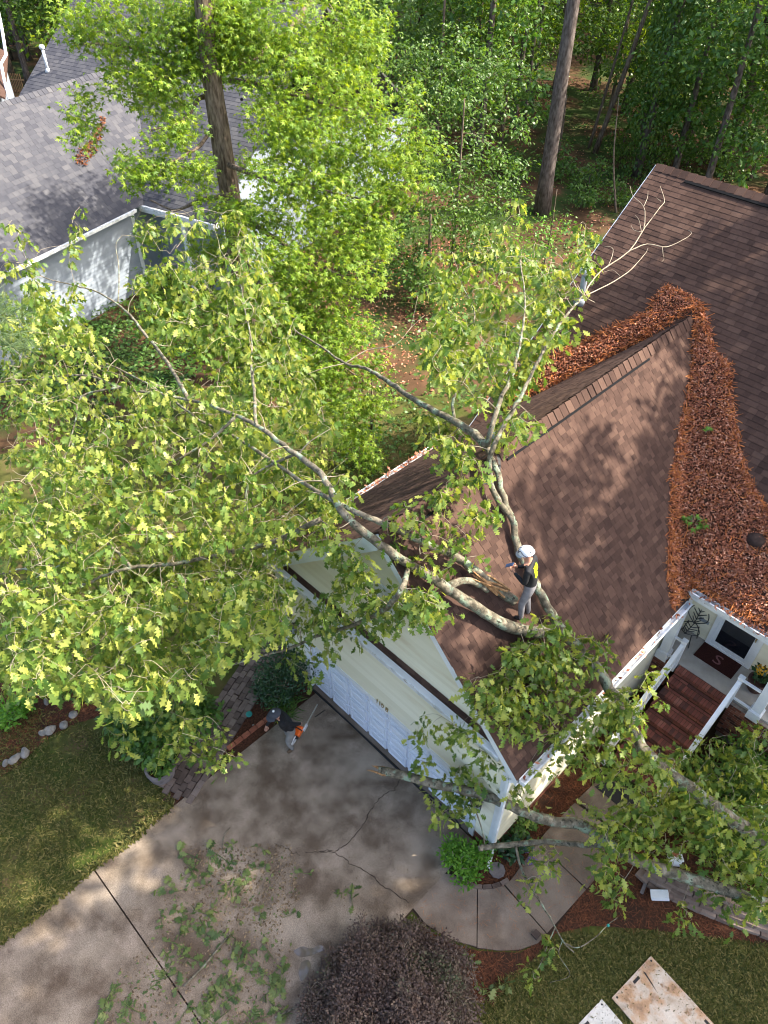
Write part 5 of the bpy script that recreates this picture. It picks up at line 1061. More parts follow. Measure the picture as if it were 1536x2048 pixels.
pxtree('young_tree', 'shaded understory tree beneath the sweetgum beside the lawn', gb(740, 900), 3.2, .07, [(720, 850, 60, 0), (760, 880, 45, 0), (690, 900, 45, 0), (740, 930, 40, 0), (700, 800, 50, 0)], 'green_leaf', .17, 70, tpl=STAR)

MW = [('broad dark green tree filling the top right woods', gb(1400, 330), 11, [(1380, 60, 75, 0), (1450, 120, 80, 0), (1400, 180, 65, -.5), (1350, 130, 60, -.5), (1500, 60, 60, 0), (1330, 40, 60, 0), (1440, 220, 50, -.5)], 'green_leaf'),
      ('light green tree crown right of the tall pine top', gb(1215, 240), 12, [(1200, 50, 60, 0), (1250, 100, 60, 0), (1215, 140, 45, 0), (1240, 30, 60, 0), (1270, 170, 40, 0), (1190, 190, 26, 0)], 'forest_leaf'),
      ('green tree crown left of the tall pine top', gb(1000, 300), 12, [(1060, 40, 60, 0), (1010, 60, 70, 0), (1060, 120, 45, 0), (960, 40, 70, 0), (1090, 10, 40, 0), (1000, 180, 45, 0), (1050, 180, 34, 0)], 'forest_leaf'),
      ('dark tree behind the right woods edge', gb(1500, 290), 10, [(1520, 150, 60, 0), (1480, 260, 45, 0), (1440, 290, 34, 0), (1540, 240, 50, 0), (1500, 20, 60, 1)], 'green_leaf'),
      ('leafy tree behind the ivy covered tree', gb(1330, 270), 10, [(1330, 220, 50, 0), (1370, 260, 45, 0), (1300, 130, 50, .5), (1340, 170, 45, 0)], 'forest_leaf'),
      ('tree of small leaves above the bushy bright tree', gb(870, 330), 12, [(820, 60, 80, 0), (880, 40, 80, 0), (800, 140, 60, 0), (900, 110, 60, 0), (770, 60, 60, 0)], 'forest_leaf'),
      ('shaded sapling low in the gap beside the clearing', gb(1110, 330), 4, [(1125, 300, 30, 0), (1140, 340, 26, 0), (1070, 330, 30, 0)], 'green_leaf'),
      ('dark undergrowth tree below the bushy bright tree', gb(850, 600), 4, [(830, 560, 45, 0), (800, 520, 45, 0), (790, 450, 40, 0), (860, 590, 30, 0)], 'green_leaf')]
for lab, bs, h, bb, lm in MW: pxtree('woodland_tree', lab, bs, h, .13, bb, lm, .24, 95, tpl=OVAL, per=9, spread=.5)
# understory shrubs along the wood
for i, (px, py, r, lab) in enumerate([(1180, 360, 42, 'low green shrub in the middle of the clearing'), (1160, 398, 34, 'low green shrub at the near edge of the clearing'), (1240, 300, 40, 'green shrub left of the ivy covered tree'), (1370, 318, 34, 'dark shrub just behind the brown roof ridge'), (1440, 335, 34, 'dark shrub right of the thin leaning trunk'), (1120, 345, 30, 'green shrub at the foot of the tall pine'), (960, 500, 40, 'shrub beneath the bushy bright tree'), (1330, 290, 44, 'green shrub right of the ivy covered tree'), (1230, 395, 34, 'yellow green shrub beside the thin bare sapling'), (1010, 330, 34, 'shrub below the two toned trunk')]):
    c = gb(px, py + r * .5); d = proj(c)[2]; R = r * d / FPX; tree('woodland_shrub', lab, c, R * 1.1, .04, [(0, 0, R * .8, R, 60)], 'green_leaf' if i % 2 else 'forest_leaf', .2, per=8, spread=.3, twig=False, cat='shrub')
# background woods: one crown shape each, copied with new turns and sizes
WG = 'trees of the far woods'
protos = []
for k in range(5):
    p = tree('forest_tree', 'dense green tree of the far woods', (60 + k * 9, 150, 0), 15, .22, [(0, 0, 11 + k % 3, 3.4, 120), (1.5, .5, 8, 2.6, 60), (-1.2, 1, 9, 2.6, 60), (0, -1.5, 6, 2.2, 45), (.5, 1.5, 13, 2.2, 40), (1.8, -1, 4, 2.2, 50), (-1.8, .5, 3.5, 2.2, 50)], ('forest_leaf', 'green_leaf', 'forest_leaf', 'sweetgum_leaf', 'green_leaf')[k], .34, per=9, spread=.6, group=WG)
    protos.append(p)
fwd = np.array([-.7071, .7071, 0]); rt = np.array([.7071, .7071, 0]); cnt = 0
def place_copy(p, xy, rot, s):
    r = p.copy(); COL.objects.link(r); r.location = (xy[0], xy[1], 0); r.rotation_euler = (0, 0, rot); r.scale = (s, s, s * (.9 + .25 * rng.random()))
    for c in p.children: q = c.copy(); COL.objects.link(q); q.parent = r
    return r
spots = []
tries = 0
while len(spots) < 135 and tries < 6000:
    tries += 1; d = 42 + 70 * rng.random() ** .9; x = (rng.random() - .5) * 1.35 * d * .8 + 4; p = CAM + fwd * d + rt * x; p[2] = 0
    if any(np.hypot(*(p - q)[:2]) < 2.9 for q in spots): continue
    pp = proj(p)
    if 1030 < pp[0] < 1260 and pp[1] > 235: continue
    if pp[0] < 700 and d < 66: continue
    if d < 50 and not (1280 < pp[0] < 1700): continue
    spots.append(p)
for i, p in enumerate(spots):
    if i < 5: protos[i].location = p; ORG[protos[i].name] = p
    else: place_copy(protos[i % 5], p, rng.random() * 6.28, .8 + .6 * rng.random())
# tall trees right of and behind the house, beyond the picture: they dapple the roofs, the drive and the lawns
sh_el = math.tan(SUN_EL)
def over(x, y, z, zc=18.0):
    t = (zc - z) / sh_el; return np.array([x + math.cos(SUN_AZ) * t, y + math.sin(SUN_AZ) * t, zc])
def shade_tree(lab, xy, targets):
    base = np.array([*xy, 0.]); cr = []
    for x, y, z, R, n in targets: c = over(x, y, z); cr.append((c[0] - xy[0], c[1] - xy[1], c[2], R, n))
    return tree('shade_tree', lab, base, 18.5, .32, cr, 'forest_leaf', .42, per=52, spread=.72)
shade_tree('tall shade tree beyond the right edge level with the garage, long limbs reaching over it', (13.5, 9.5), [(3.2, -3.4, 0, 3.0, 34), (-4.2, -7.6, 0, 2.4, 12), (5.2, 2.0, 4.6, 2.0, 16), (-1.4, -6.8, 0, 1.6, 5), (1.5, -8.0, 0, 2.4, 26), (3.8, -7.8, 0, 2.0, 18), (.6, -10.5, 0, 2.0, 12)])
shade_tree('tall shade tree beyond the right edge level with the walkway', (16.5, 7.5), [(6.0, -4.4, 0, 3.2, 46), (6.8, -1.2, 0, 2.0, 18), (3.0, -6.6, 0, 1.6, 6)])
shade_tree('tall shade tree farther right than the walkway tree', (20, 12.5), [(8, 1, 0, 3.0, 44), (10.5, -1.0, 0, 3.0, 40), (12.5, .5, 0, 2.6, 20)])
shade_tree('tall shade tree close to the right end of the brown house', (12.8, 16), [(4.7, 6.8, 5.4, 2.4, 34), (6.2, 10.6, 7.6, 2.4, 26), (3.6, 4.4, 6.5, 1.3, 9), (5.0, 4.8, 5, 1.5, 12), (4.2, 9.0, 6, 1.6, 13)])
shade_tree('tall shade tree right of the porch side of the brown house', (18, 17), [(7.2, 6.3, 2, 2.4, 22), (9.6, 4.5, 0, 2.6, 14)])
shade_tree('tall shade tree behind the back wall of the brown house', (8.5, 21), [(1.6, 11.2, 8.1, 1.8, 10), (5.2, 12.6, 9, 1.8, 12)])

# ================================================================== NEIGHBOUR HOUSE
bd = math.radians(29.3); A_ = math.cos(bd) * fwd + math.sin(bd) * rt; B_ = np.array([A_[1], -A_[0], 0]); E_ = gz(230, 437, 3.8)
nw = lambda b_, a_, z: np.array([E_[0], E_[1], 0]) + B_ * b_ + A_ * a_ + np.array([0, 0, z])
nb_ = thing('neighbour_house', 'grey house with grey shingle roofs and pale siding behind the sweetgum', 'house', tuple(nw(-4, 3, 0)))
NRB, NRZ, NS_ = -4.46, 7.81, .9; MA0, MZ0, NMS = 1.75, 3.8, .7; NRK = -10.47; MAR = 11.0
nzM = lambda a_: MZ0 + NMS * (a_ - MA0)
def nhex(b, L): b.hexa([nw(*p) for p in L])
b = MB(); t_ = .14
nhex(b, [(NRB, -9, NRZ - t_), (0, -9, 3.8 - t_), (0, 1.2, 3.8 - t_), (NRB, 7.6, NRZ - t_), (NRB, -9, NRZ), (0, -9, 3.8), (0, 1.2, 3.8), (NRB, 7.6, NRZ)])
nhex(b, [(2 * NRB, -9, 3.8 - t_), (NRB - .004, -9, NRZ - t_), (NRB - .004, 7.6, NRZ - t_), (2 * NRB, 3.0, 3.8 - t_), (2 * NRB, -9, 3.8), (NRB - .004, -9, NRZ - .004), (NRB - .004, 7.6, NRZ - .004), (2 * NRB, 3.0, 3.8)])
nrg = b.make('roof', 'shingle_grey_base', nb_)
b = MB(); nhex(b, [(NRK, MA0, MZ0 - t_), (4.0, MA0, MZ0 - t_), (4.0, MAR, nzM(MAR) - t_), (NRK, MAR, nzM(MAR) - t_), (NRK, MA0, MZ0), (4.0, MA0, MZ0), (4.0, MAR, nzM(MAR)), (NRK, MAR, nzM(MAR))])
nhex(b, [(NRK, MAR + .005, nzM(MAR) - t_), (4.0, MAR + .005, nzM(MAR) - t_), (4.0, MAR + 9, MZ0 - t_), (NRK, MAR + 9, MZ0 - t_), (NRK, MAR + .005, nzM(MAR) - .005), (4.0, MAR + .005, nzM(MAR) - .005), (4.0, MAR + 9, MZ0), (NRK, MAR + 9, MZ0)])
nrm_ = b.make('roof', 'shingle_grey_base', nb_)
nN1 = nrm(B_ * NS_ + np.array([0, 0, 1])); nv1 = nrm(-B_ + np.array([0, 0, NS_])); nN2 = nrm(-A_ * NMS + np.array([0, 0, 1])); nv2 = nrm(A_ + np.array([0, 0, NMS]))
lb = lambda P: (P - np.array([E_[0], E_[1], 0])) @ B_; la = lambda P: (P - np.array([E_[0], E_[1], 0])) @ A_
inv = lambda P: (lambda q: (q[:, 0] > -60) & (q[:, 0] < 1600) & (q[:, 1] > -60) & (q[:, 1] < 2100))(proj(P))
zN1 = lambda b_: 3.8 - NS_ * b_
g1 = field(nw(0, -9, 3.8) + nN1 * .002, A_, nv1, nN1, 17.5, 4.46 * math.hypot(1, NS_) - .05, .20, .18, .40, lambda P: inv(P) & (zN1(lb(P)) > nzM(la(P)) - .1), (.008, .006))
g2 = field(nw(NRK, MA0, MZ0) + nN2 * .002, B_, nv2, nN2, 14.4, (MAR - MA0) * math.hypot(1, NMS) - .05, .20, .18, .40, lambda P: inv(P) & ((lb(P) > 0) | (nzM(la(P)) > np.minimum(zN1(lb(P)), 3.8 + NS_ * (lb(P) - 2 * NRB)) - .1)))
tabs([g1, g2], 297, 'shingle_grey', [nrg, nrm_], nb_)
cm3 = cap_mesh('ridge_cap', NS_, NS_, 'shingle_grey'); a_ = -9; rz = math.atan2(A_[1], A_[0]) - math.pi / 2
while a_ < 7.2:
    o = bpy.data.objects.new('ridge_cap', cm3); COL.objects.link(o); o.parent = nrg; o.location = nw(NRB, a_, NRZ) - org(nrg); o.rotation_euler = (0, 0, rz); a_ += .24
def nbox(name, lo, hi, m, par=None):
    b = MB(); (b0, a0, z0_), (b1, a1, z1) = lo, hi; nhex(b, [(b0, a0, z0_), (b1, a0, z0_), (b1, a1, z0_), (b0, a1, z0_), (b0, a0, z1), (b1, a0, z1), (b1, a1, z1), (b0, a1, z1)]); return b.make(name, m, par or nb_)
w1 = nbox('wall', (-8.6, -8.6, 0), (-.35, 5, 3.65), 'siding_grey'); w2 = nbox('wall', (-10.2, 5.01, 0), (3.7, MAR + 8.6, 3.6), 'siding_grey'); w3 = nbox('wall', (-.34, 2.6, 0), (3.7, 5.0, 3.6), 'siding_grey')
z = .3
while z < 3.6:
    b = MB(); nhex(b, [(-.345, -8.5, z), (-.310, -8.5, z), (-.310, 1.15, z), (-.345, 1.15, z), (-.345, -8.5, z + .17), (-.338, -8.5, z + .17), (-.338, 1.15, z + .17), (-.345, 1.15, z + .17)]); b.make('siding_board', 'siding_grey', w1); z += .165
nbox('corner_board', (-.5, 1.16, 0), (-.30, 1.36, 3.6), 'white_paint'); nbox('gutter', (.0, -9, 3.68), (.12, 1.2, 3.80), 'gutter_white'); nbox('gutter', (-2.6, MA0 - .13, MZ0 - .16), (4.0, MA0, MZ0 - .02), 'gutter_white'); nbox('fascia', (-3.2, MA0 + .01, MZ0 - .34), (4.0, MA0 + .06, MZ0 - .15), 'white_paint')
nbox('porch_ceiling', (-.3, MA0 + .07, MZ0 - .4), (3.8, 2.6, MZ0 - .35), 'white_paint'); nbox('porch_post', (1.9, MA0 + .12, 0), (2.1, MA0 + .32, MZ0 - .41), 'white_paint')
b = MB(); g_ = [(NRK + .3, MA0 + .4, 3.59), (NRK + .3, MAR + 8.6, 3.59), (NRK + .3, MAR, nzM(MAR) - .2)]; b.add([nw(*p) for p in g_], [(0, 1, 2)]); b.make('gable_wall', 'siding_grey', nb_)
pp_ = gpl(96, 141, nN2, nw(0, MA0, MZ0)); pipe(pp_, 1.0, .07, 'pipe_white', 'pipe_white', nb_)
pts = sample_poly([(152, 330), (160, 300), (182, 285), (200, 240), (212, 232), (205, 270), (190, 310), (170, 335)], 420)
D = (RC.T @ np.stack([(pts[:, 0] - PX) / FPX, (pts[:, 1] - PY) / FPX, np.ones(len(pts))])).T; pos = CAM + D * (((nw(0, 0, 3.8) - CAM) @ nN1) / (D @ nN1))[:, None]; pos[:, 2] += .05 + .05 * rng.random(len(pos))
nl_ = thing('valley_leaves', 'small streak of red brown leaves in the grey roof valley', 'dead leaves', tuple(pos[0]), kind='stuff'); n = len(pos); leaves('dead_leaves', RHOMB, pos, nrm(rand_dirs(n) * [1, 1, .5]), nrm(rand_dirs(n) + [0, 0, 1]), .08 + .09 * rng.random(n), 'bed_straw', nl_)
# next house along, only its eave with the downspout shows
q0 = gd(-30, 60, 47); q1 = gd(18, 232, 43); fh = thing('far_house', 'edge of a brown roofed house with white downspout in the top left corner', 'house', tuple(q1))
dq = nrm(np.array([(q1 - q0)[0], (q1 - q0)[1], 0])); sd_ = np.array([-dq[1], dq[0], 0]); sd_ = sd_ if sd_ @ rt < 0 else -sd_
b = MB(); zt = 4.0; a0 = np.append(gd(-6, 30, 50)[:2], zt); a1 = np.append(gd(8, 190, 44)[:2], zt)
b.hexa([a0, a1, a1 + sd_ * 4 + [0, 0, 2.5], a0 + sd_ * 4 + [0, 0, 2.5], a0 + [0, 0, .12], a1 + [0, 0, .12], a1 + sd_ * 4 + [0, 0, 2.62], a0 + sd_ * 4 + [0, 0, 2.62]]); b.make('roof', 'shingle_brown', fh)
b = MB(); b.hexa([np.append(p[:2], z) for z in (0, 3.9) for p in (a0 + sd_ * .4, a1 + sd_ * .4, a1 + sd_ * 4, a0 + sd_ * 4)]); b.make('wall', 'siding_grey', fh)
b = MB(); b.tube([gd(-4, 20, 48), gd(4, 60, 47), gd(12, 110, 46), gd(2, 128, 46), gd(8, 160, 45.5), gd(19, 200, 45)], .09, 6); b.make('downspout', 'white_paint', fh)
pf = thing('picket_fence', 'short brown picket fence between the grey house and the far left house', 'fence', tuple(gz(40, 185)))
for k in range(9):
    p0 = gz(22 + k * 3.4, 184 + k * .2); b = MB(); b.bar(p0, p0 + [0, 0, 1.3], .11, .03, rt); b.make('picket', 'fence_wood', pf)
b = MB(); b.bar(gz(18, 184) + [0, 0, .9], gz(55, 186) + [0, 0, .9], .05, .09); b.make('rail', 'fence_wood', pf)
pxtree('pine_tree', 'pine bough with long pale needles at the left picture edge', gd(-420, 900, 15) * [1, 1, 0], 11, .2, [(10, 640, 45, -4), (30, 690, 35, -4), (-10, 600, 40, -4)], 'pine_needle', .30, 70, tpl=NEEDLE, per=26, spread=.06, droop=-.1, bark='bark_pine')
tree('woodland_tree', 'reddish trunk beside the far left house and picket fence', gz(24, 150), 12, .22, [(0, 0, 10, 3, 80)], 'green_leaf', .3, bark='bark_gum')
for px, py, hh in ((60, 60, 9), (20, 20, 10), (95, 40, 9)): tree('woodland_tree', {60: 'dark green tree behind the grey roof at the top left', 20: 'green tree in the far top left corner', 95: 'green tree touching the top end of the grey roof'}[px], gz(px, py + 60), hh, .2, [(0, 0, 6, 2.6, 90), (1, 0, 4, 2.4, 60), (0, 1, 8, 2, 50)], 'green_leaf', .32)

# ================================================================== SHRUBS AND BEDS
def shrub(name, label, blobs, leafm, size, dens, tpl=OVAL, spread=.14, droop=.0, per=8, stem='bark_twig', group=None, singles=0, up_bias=1.0):
    """blobs: (px,py,z,R[,flat])"""
    cs = []; base = gz(blobs[0][0], blobs[0][1], blobs[0][2]); base[2] = 0; t = thing(name, label, 'shrub', tuple(base), group); g2 = Twigs(); g2.seed([base + [0, 0, .05], base + [0, 0, .3]], .03)
    for px, py, z, R in blobs:
        c = gz(px, py, z); n = int(dens * R * R); d = rand_dirs(n); rr = (rng.random((n, 1)) ** .28) * R * (1 + .16 * np.sin(d[:, :1] * 7 + d[:, 1:2] * 5)); q = c + d * rr * [1, 1, min(1, (z + .1) / R)]; cs.append(q)
    cs = np.vstack(cs); cs = cs[cs[:, 2] > .04]; g2.grow(cs[::4], 4, .008); g2.make('stems', stem, t)
    pos, tip, up, sz = clusters(cs, per, spread, size, droop=droop, up_bias=up_bias); k = pos[:, 2] > .02; leaves('foliage', tpl, pos[k], tip[k], up[k], sz[k], leafm, t, singles=singles); return t
shrub('boxwood_shrub', 'round dark green shrub at the garage corner behind the worker', [(563, 1352, .75, .72), (590, 1330, .8, .5), (540, 1375, .5, .5)], 'dark_leaf', .085, 420)
shrub('lime_shrub', 'small bright lime green shrub at the corner of the garage', [(915, 1712, .35, .36), (945, 1720, .4, .38), (905, 1695, .4, .22), (930, 1745, .25, .28), (970, 1705, .3, .22)], 'lime_leaf', .085, 620, droop=-.3)
shrub('purple_maple', 'low mounded purple brown lacy shrub at the bottom of the picture', [(775, 1990, .65, 1.25), (860, 1960, .5, .75), (700, 1985, .45, .75), (885, 2025, .5, .6), (790, 1915, .4, .6), (730, 2060, .6, .9), (860, 2060, .6, .8), (915, 1975, .3, .28), (680, 1930, .35, .35), (835, 1880, .3, .3), (640, 2010, .4, .4), (770, 1880, .3, .34), (905, 1925, .7, .3), (740, 1950, 1.1, .4), (820, 2010, 1.2, .45)], 'maple_leaf', .062, 640, tpl=RHOMB, per=26, spread=.17, droop=.1)
shrub('azalea_shrub', 'broad dark green shrub mass right of the brick steps', [(1430, 1570, .6, .8), (1500, 1530, .6, .8), (1480, 1650, .55, .85), (1540, 1600, .6, .9), (1390, 1630, .5, .6), (1530, 1720, .5, .8), (1440, 1710, .4, .6), (1520, 1480, .5, .5)], 'green_leaf', .10, 300)
shrub('grass_clump', 'tuft of dark strap leaved grass in front of the round dark shrub', [(572, 1415, .15, .35)], 'green_leaf', .34, 260, tpl=(np.array([(-.03, 0, 0), (.03, 0, 0), (.03, .55, .1), (-.03, .55, .1), (0, 1, -.15)], float), np.array([(0, 1, 2), (0, 2, 3), (3, 2, 4)])), droop=-.5, spread=.05)
shrub('leafy_plant', 'bright green leafy plant in the left straw bed', [(22, 1428, .3, .34), (42, 1410, .3, .25)], 'lime_leaf', .13, 420)
shrub('leafy_shrub', 'dark shrub behind the stone edging of the left bed', [(115, 1345, .4, .5), (165, 1370, .3, .4)], 'green_leaf', .12, 300)
shrub('camellia_shrub', 'hanging dark green shrub between the lawn and the paver path', [(265, 1450, .9, .5), (300, 1480, .8, .5), (240, 1420, .9, .45), (345, 1450, .9, .5), (400, 1430, 1.0, .5)], 'green_leaf', .19, 260, droop=.5, singles=0)
shrub('hosta_plant', 'broad leaved dark plant beside the downspout', [(1015, 1700, .15, .25), (1030, 1690, .15, .18)], 'dark_leaf', .17, 300)
shrub('walk_plant', 'small leafy plant in the bed between garage wall and walkway', [(1040, 1650, .25, .3), (1060, 1640, .2, .2)], 'green_leaf', .10, 420)
shrub('purple_flowers', 'purple flowers at the inner edge of the curved walkway', [(1050, 1696, .12, .09), (1060, 1718, .08, .08), (1008, 1648, .3, .08)], 'flower_purple', .04, 1300, tpl=RHOMB, spread=.05)
cst = gz(994, 1741, .02); t = thing('stepping_stone', 'round grey stepping stone in the corner bed', 'stone', tuple(cst)); b = MB(); b.lathe(cst, [(.17, -.02), (.185, .02), (.175, .04)], 9); b.make('stone', 'stone_white', t); t.children[0].data.materials[0] = M['barrel']
# brick curve at the corner bed
e = thing('bed_edging', 'curved row of dark bricks edging the corner bed', 'edging', tuple(gz(960, 1772)))
cp = smooth_path([gz(*p, .03) for p in [(912, 1752), (935, 1766), (958, 1774), (985, 1773), (1005, 1766), (1020, 1757)]], 4); L = np.r_[0, np.cumsum(np.linalg.norm(np.diff(cp, axis=0), axis=1))]
for s in np.arange(.1, L[-1], .205):
    c = np.array([np.interp(s, L, cp[:, i]) for i in range(3)]); c2 = np.array([np.interp(s + .05, L, cp[:, i]) for i in range(3)]); brick_box(e, 'brick', c, .19, .09, .07, math.atan2(*(c2 - c)[[1, 0]]), 'paver')
def rock(name, label, px, py, r, m='stone_white', group=None):
    c = gz(px, py, r * .4); bm = bmesh.new(); bmesh.ops.create_icosphere(bm, subdivisions=2, radius=r)
    s = np.array([1 + .3 * rng.random(), .75 + .2 * rng.random(), .65])
    for v in bm.verts: v.co = Vector(np.array(v.co) * s * (1 + .16 * math.sin(v.co.x * 19 + px) + .1 * math.sin(v.co.y * 23 + py) + rng.normal() * .03))
    me = bpy.data.meshes.new(name); bm.to_mesh(me); bm.free(); me.materials.append(M[m]); o = bpy.data.objects.new(name, me); COL.objects.link(o); o.location = c; o.rotation_euler = (0, 0, rng.random() * 6); tag(o, label, 'stone', group)
ST = 'pale stones edging the left bed'
for px, py, r, lb_ in [(10, 1527, .14, 'leftmost pale stone of the edging, cut by the picture edge'), (31, 1516, .19, 'wide flat pale stone second from the left picture edge'), (50, 1504, .18, 'roundest brightest pale stone next to the gap in the edging'), (84, 1466, .13, 'narrow tan stone just right of the gap in the edging'), (101, 1460, .19, 'large grey stone in the middle of the edging row'), (127, 1450, .17, 'mossy grey stone right of the large grey stone'), (147, 1430, .15, 'rightmost pale stone near the hanging oak leaves'), (92, 1403, .13, 'lone pale stone lying in the straw bed')]: rock('edging_stone', lb_, px, py, r * .72, group=ST)
# barrel planter ring
bc = gz(325, 1548, .0); t = thing('round_planter', 'round grey planter of leafy plants at the lawn corner of the drive', 'planter', tuple(bc)); b = MB(); V = []
b.lathe(bc, [(.30, .0), (.36, .3), (.36, .38), (.30, .38), (.28, .3), (.27, .28)], 20); b.make('tub', 'barrel', t, smooth=False); b = MB(); b.lathe(bc + [0, 0, .29], [(.275, 0), (.27, .01)], 16); b.make('soil', 'mulch', t)
n = 170; cen = bc + [.06, .03, .42] + rand_dirs(n) * [.24, .24, .12]; leaves('foliage', OVAL, cen, nrm(rand_dirs(n) + [0, 0, .2]), nrm(rand_dirs(n) + [0, 0, 1.5]), .09 + .08 * rng.random(n), 'green_leaf', t)
lc = gz(498, 1429, .03); b = MB(); b.lathe(lc, [(.085, 0), (.09, .02), (.07, .035), (.02, .04)], 14); tag(b.make('valve_lid', 'teal', at=lc), 'round teal green lid lying on the bare earth', 'lid')
for k, (px, py) in enumerate([(514, 1398), (528, 1400), (502, 1408), (506, 1450), (464, 1464), (596, 1460)]): rock('pebble', 'small white pebble on the bare earth near the teal lid', px, py, .03, group='white pebbles near the teal lid')
# retaining wall of blocks
rw = thing('block_wall', 'low retaining wall of staggered tan concrete blocks at the lower right', 'wall', tuple(gz(1400, 1828)))
bp_ = smooth_path([gz(*p) for p in [(1272, 1755), (1310, 1785), (1385, 1822), (1500, 1868), (1620, 1912)]], 8); L = np.r_[0, np.cumsum(np.linalg.norm(np.diff(bp_, axis=0), axis=1))]
for r in range(4):
    s = .1 + (r % 2) * .15
    while s < L[-1] - .1:
        c = np.array([np.interp(s, L, bp_[:, i]) for i in range(3)]); c2 = np.array([np.interp(s + .1, L, bp_[:, i]) for i in range(3)]); d = nrm(c2 - c); nn_ = np.array([-d[1], d[0], 0]); ln = .26 + .06 * rng.random()
        brick_box(rw, 'block', c + nn_ * (.1 + r * .075) + [0, 0, .07 + r * .135], ln - .014, .2, .130, math.atan2(d[1], d[0]) + rng.normal() * .03, 'block', rng.normal() * .03); s += ln
b = MB(); b.prism([tuple((bp_[i] + np.array([-(bp_[min(i + 1, len(bp_) - 1)] - bp_[max(i - 1, 0)])[1], (bp_[min(i + 1, len(bp_) - 1)] - bp_[max(i - 1, 0)])[0], 0]) / (np.linalg.norm(bp_[min(i + 1, len(bp_) - 1)] - bp_[max(i - 1, 0)]) + 1e-9) * .34)[:2]) for i in range(len(bp_))] + [tuple(bp_[-1][:2] + [-2.2, 3]), tuple(bp_[0][:2] + [.1, .9])], 0, .42); b.make('soil', 'mulch', rw)
# ground protection boards
def board(name, lab, p0, u, v, L1_, L2_, m, slots, holes, tread=False):
    t = thing(name, lab, 'board', (*p0, .03)); p0 = np.array(p0); u = nrm(np.array(u)); v = nrm(np.array(v)); b = MB(); b.prism([tuple(q) for q in (p0, p0 + u * L1_, p0 + u * L1_ + v * L2_, p0 + v * L2_)], .022, .05); b.make('sheet', m, t)
    for a, c, du, dv in slots:
        q = p0 + u * a + v * c; b = MB(); b.prism([tuple(q), tuple(q + u * du), tuple(q + u * du + v * dv), tuple(q + v * dv)], .0485, .0515); b.make('handle_slot', 'black', t)
    for a, c in holes: q = p0 + u * a + v * c; b = MB(); b.lathe(np.array([*q, .049]), [(.022, 0), (.022, .003)], 8); b.make('bolt_hole', 'black', t)
    if tread:
        b = MB()
        for i in range(int(L1_ / .085)):
            for j in range(int(L2_ / .085)):
                q = p0 + u * (.05 + i * .085) + v * (.05 + j * .085); d = (u + v) if (i + j) % 2 else (u - v); d = nrm(d) * .03
                if q @ v > 99: continue
                b.bar(np.array([*(q - d), .053]), np.array([*(q + d), .053]), .014, .008)
        b.make('tread_ribs', m, t, kind='stuff')
    return t
board('ground_mat', 'large rust stained flat ground mat lying on the lower right lawn', (9.45 + .02, .79), (.993, -.118), (-.118, -.993), 2.44, 1.22, 'rust_board', [(.62, .03, .04, .001), (.07, .5, .055, .17), (1.35, .06, .2, .055)], [(.06, .07), (.06, 1.13)])
board('ground_mat', 'paler ground mat with raised diamond tread at the bottom edge', (9.20, -.58), (.993, -.118), (-.118, -.993), 2.44, 1.22, 'plate_white', [(.07, .5, .055, .17)], [(.06, .07)], True)
b = MB(); k0 = gz(1287, 1944, .052); k1 = gz(1315, 1986, .052); b.add([k0 + [-.015, 0, 0], k0 + [.03, .02, 0], k1, k0 * .5 + k1 * .5 + [.035, .01, 0]], [(0, 1, 3, 2)]); tag(b.make('tar_smear', 'black', at=k0), 'black smear streak on the rust stained ground mat', 'stain')
# broken white post pieces
def postpiece(name, lab, px, py, z, s, h, tilt, rot, wood):
    c = gz(px, py, z); t = thing(name, lab, 'post', tuple(c)); Rm = Matrix.Rotation(rot, 3, 'Z') @ Matrix.Rotation(tilt, 3, 'X'); b = MB(); V = [Vector((a * s, d * s, e * h)) for e in (0, 1) for a, d in ((-1, -1), (1, -1), (1, 1), (-1, 1))]; b.hexa([np.array(Rm @ v) + c for v in V]); o = b.make('sleeve', 'white_paint', t)
    if wood:
        b = MB(); V, F = tube([np.zeros(3), np.array([0, 0, .06])], [s * .62, s * .4], 9); b.add(np.array([np.array(Rm @ (Vector(v) + Vector((0, s * .1, h)))) for v in V]) + c, F); b.make('broken_wood', 'rust_wood', t)
        b = MB(); b.hexa([np.array(Rm @ Vector((a * s * 1.18, d * s * 1.18, h - .05 + e * .04))) + c for e in (0, 1) for a, d in ((-1, -1), (1, -1), (1, 1), (-1, 1))]); b.make('collar', 'white_paint', t)
postpiece('white_post', 'short white post stump with broken rusty brown wood in its top', 1345, 1728, .3, .12, .34, -.2, .75, True)
postpiece('fallen_post_piece', 'white boxed post piece lying on the pine straw below the stump', 1302, 1790, .08, .085, .36, -1.2, 2.2 + math.pi, False)
q = gz(1287, 1778, .05); b = MB(); b.bar(gz(1283, 1787, .05), gz(1291, 1766, .08), .07, .03); tag(b.make('wood_splinter', 'barrel', at=q), 'narrow weathered wood strip beside the fallen white post piece', 'wood')
q = gz(1134, 1867, .05); b = MB(); b.prism(P2([(1062, 1868), (1072, 1858), (1083, 1868), (1073, 1880)], .06), .03, .075); tag(b.make('loose_paver', 'paver', at=gz(1072, 1868)), 'single dark square paver at the outer edge of the walkway', 'paver')
b = MB(); c = gz(1216, 1851, .15); b.lathe(c, [(.01, -.03), (.035, 0), (.02, .05)], 7); tag(b.make('blue_tag', 'teal', at=c), 'small teal tag caught on a thin twig above the straw bed', 'tag')

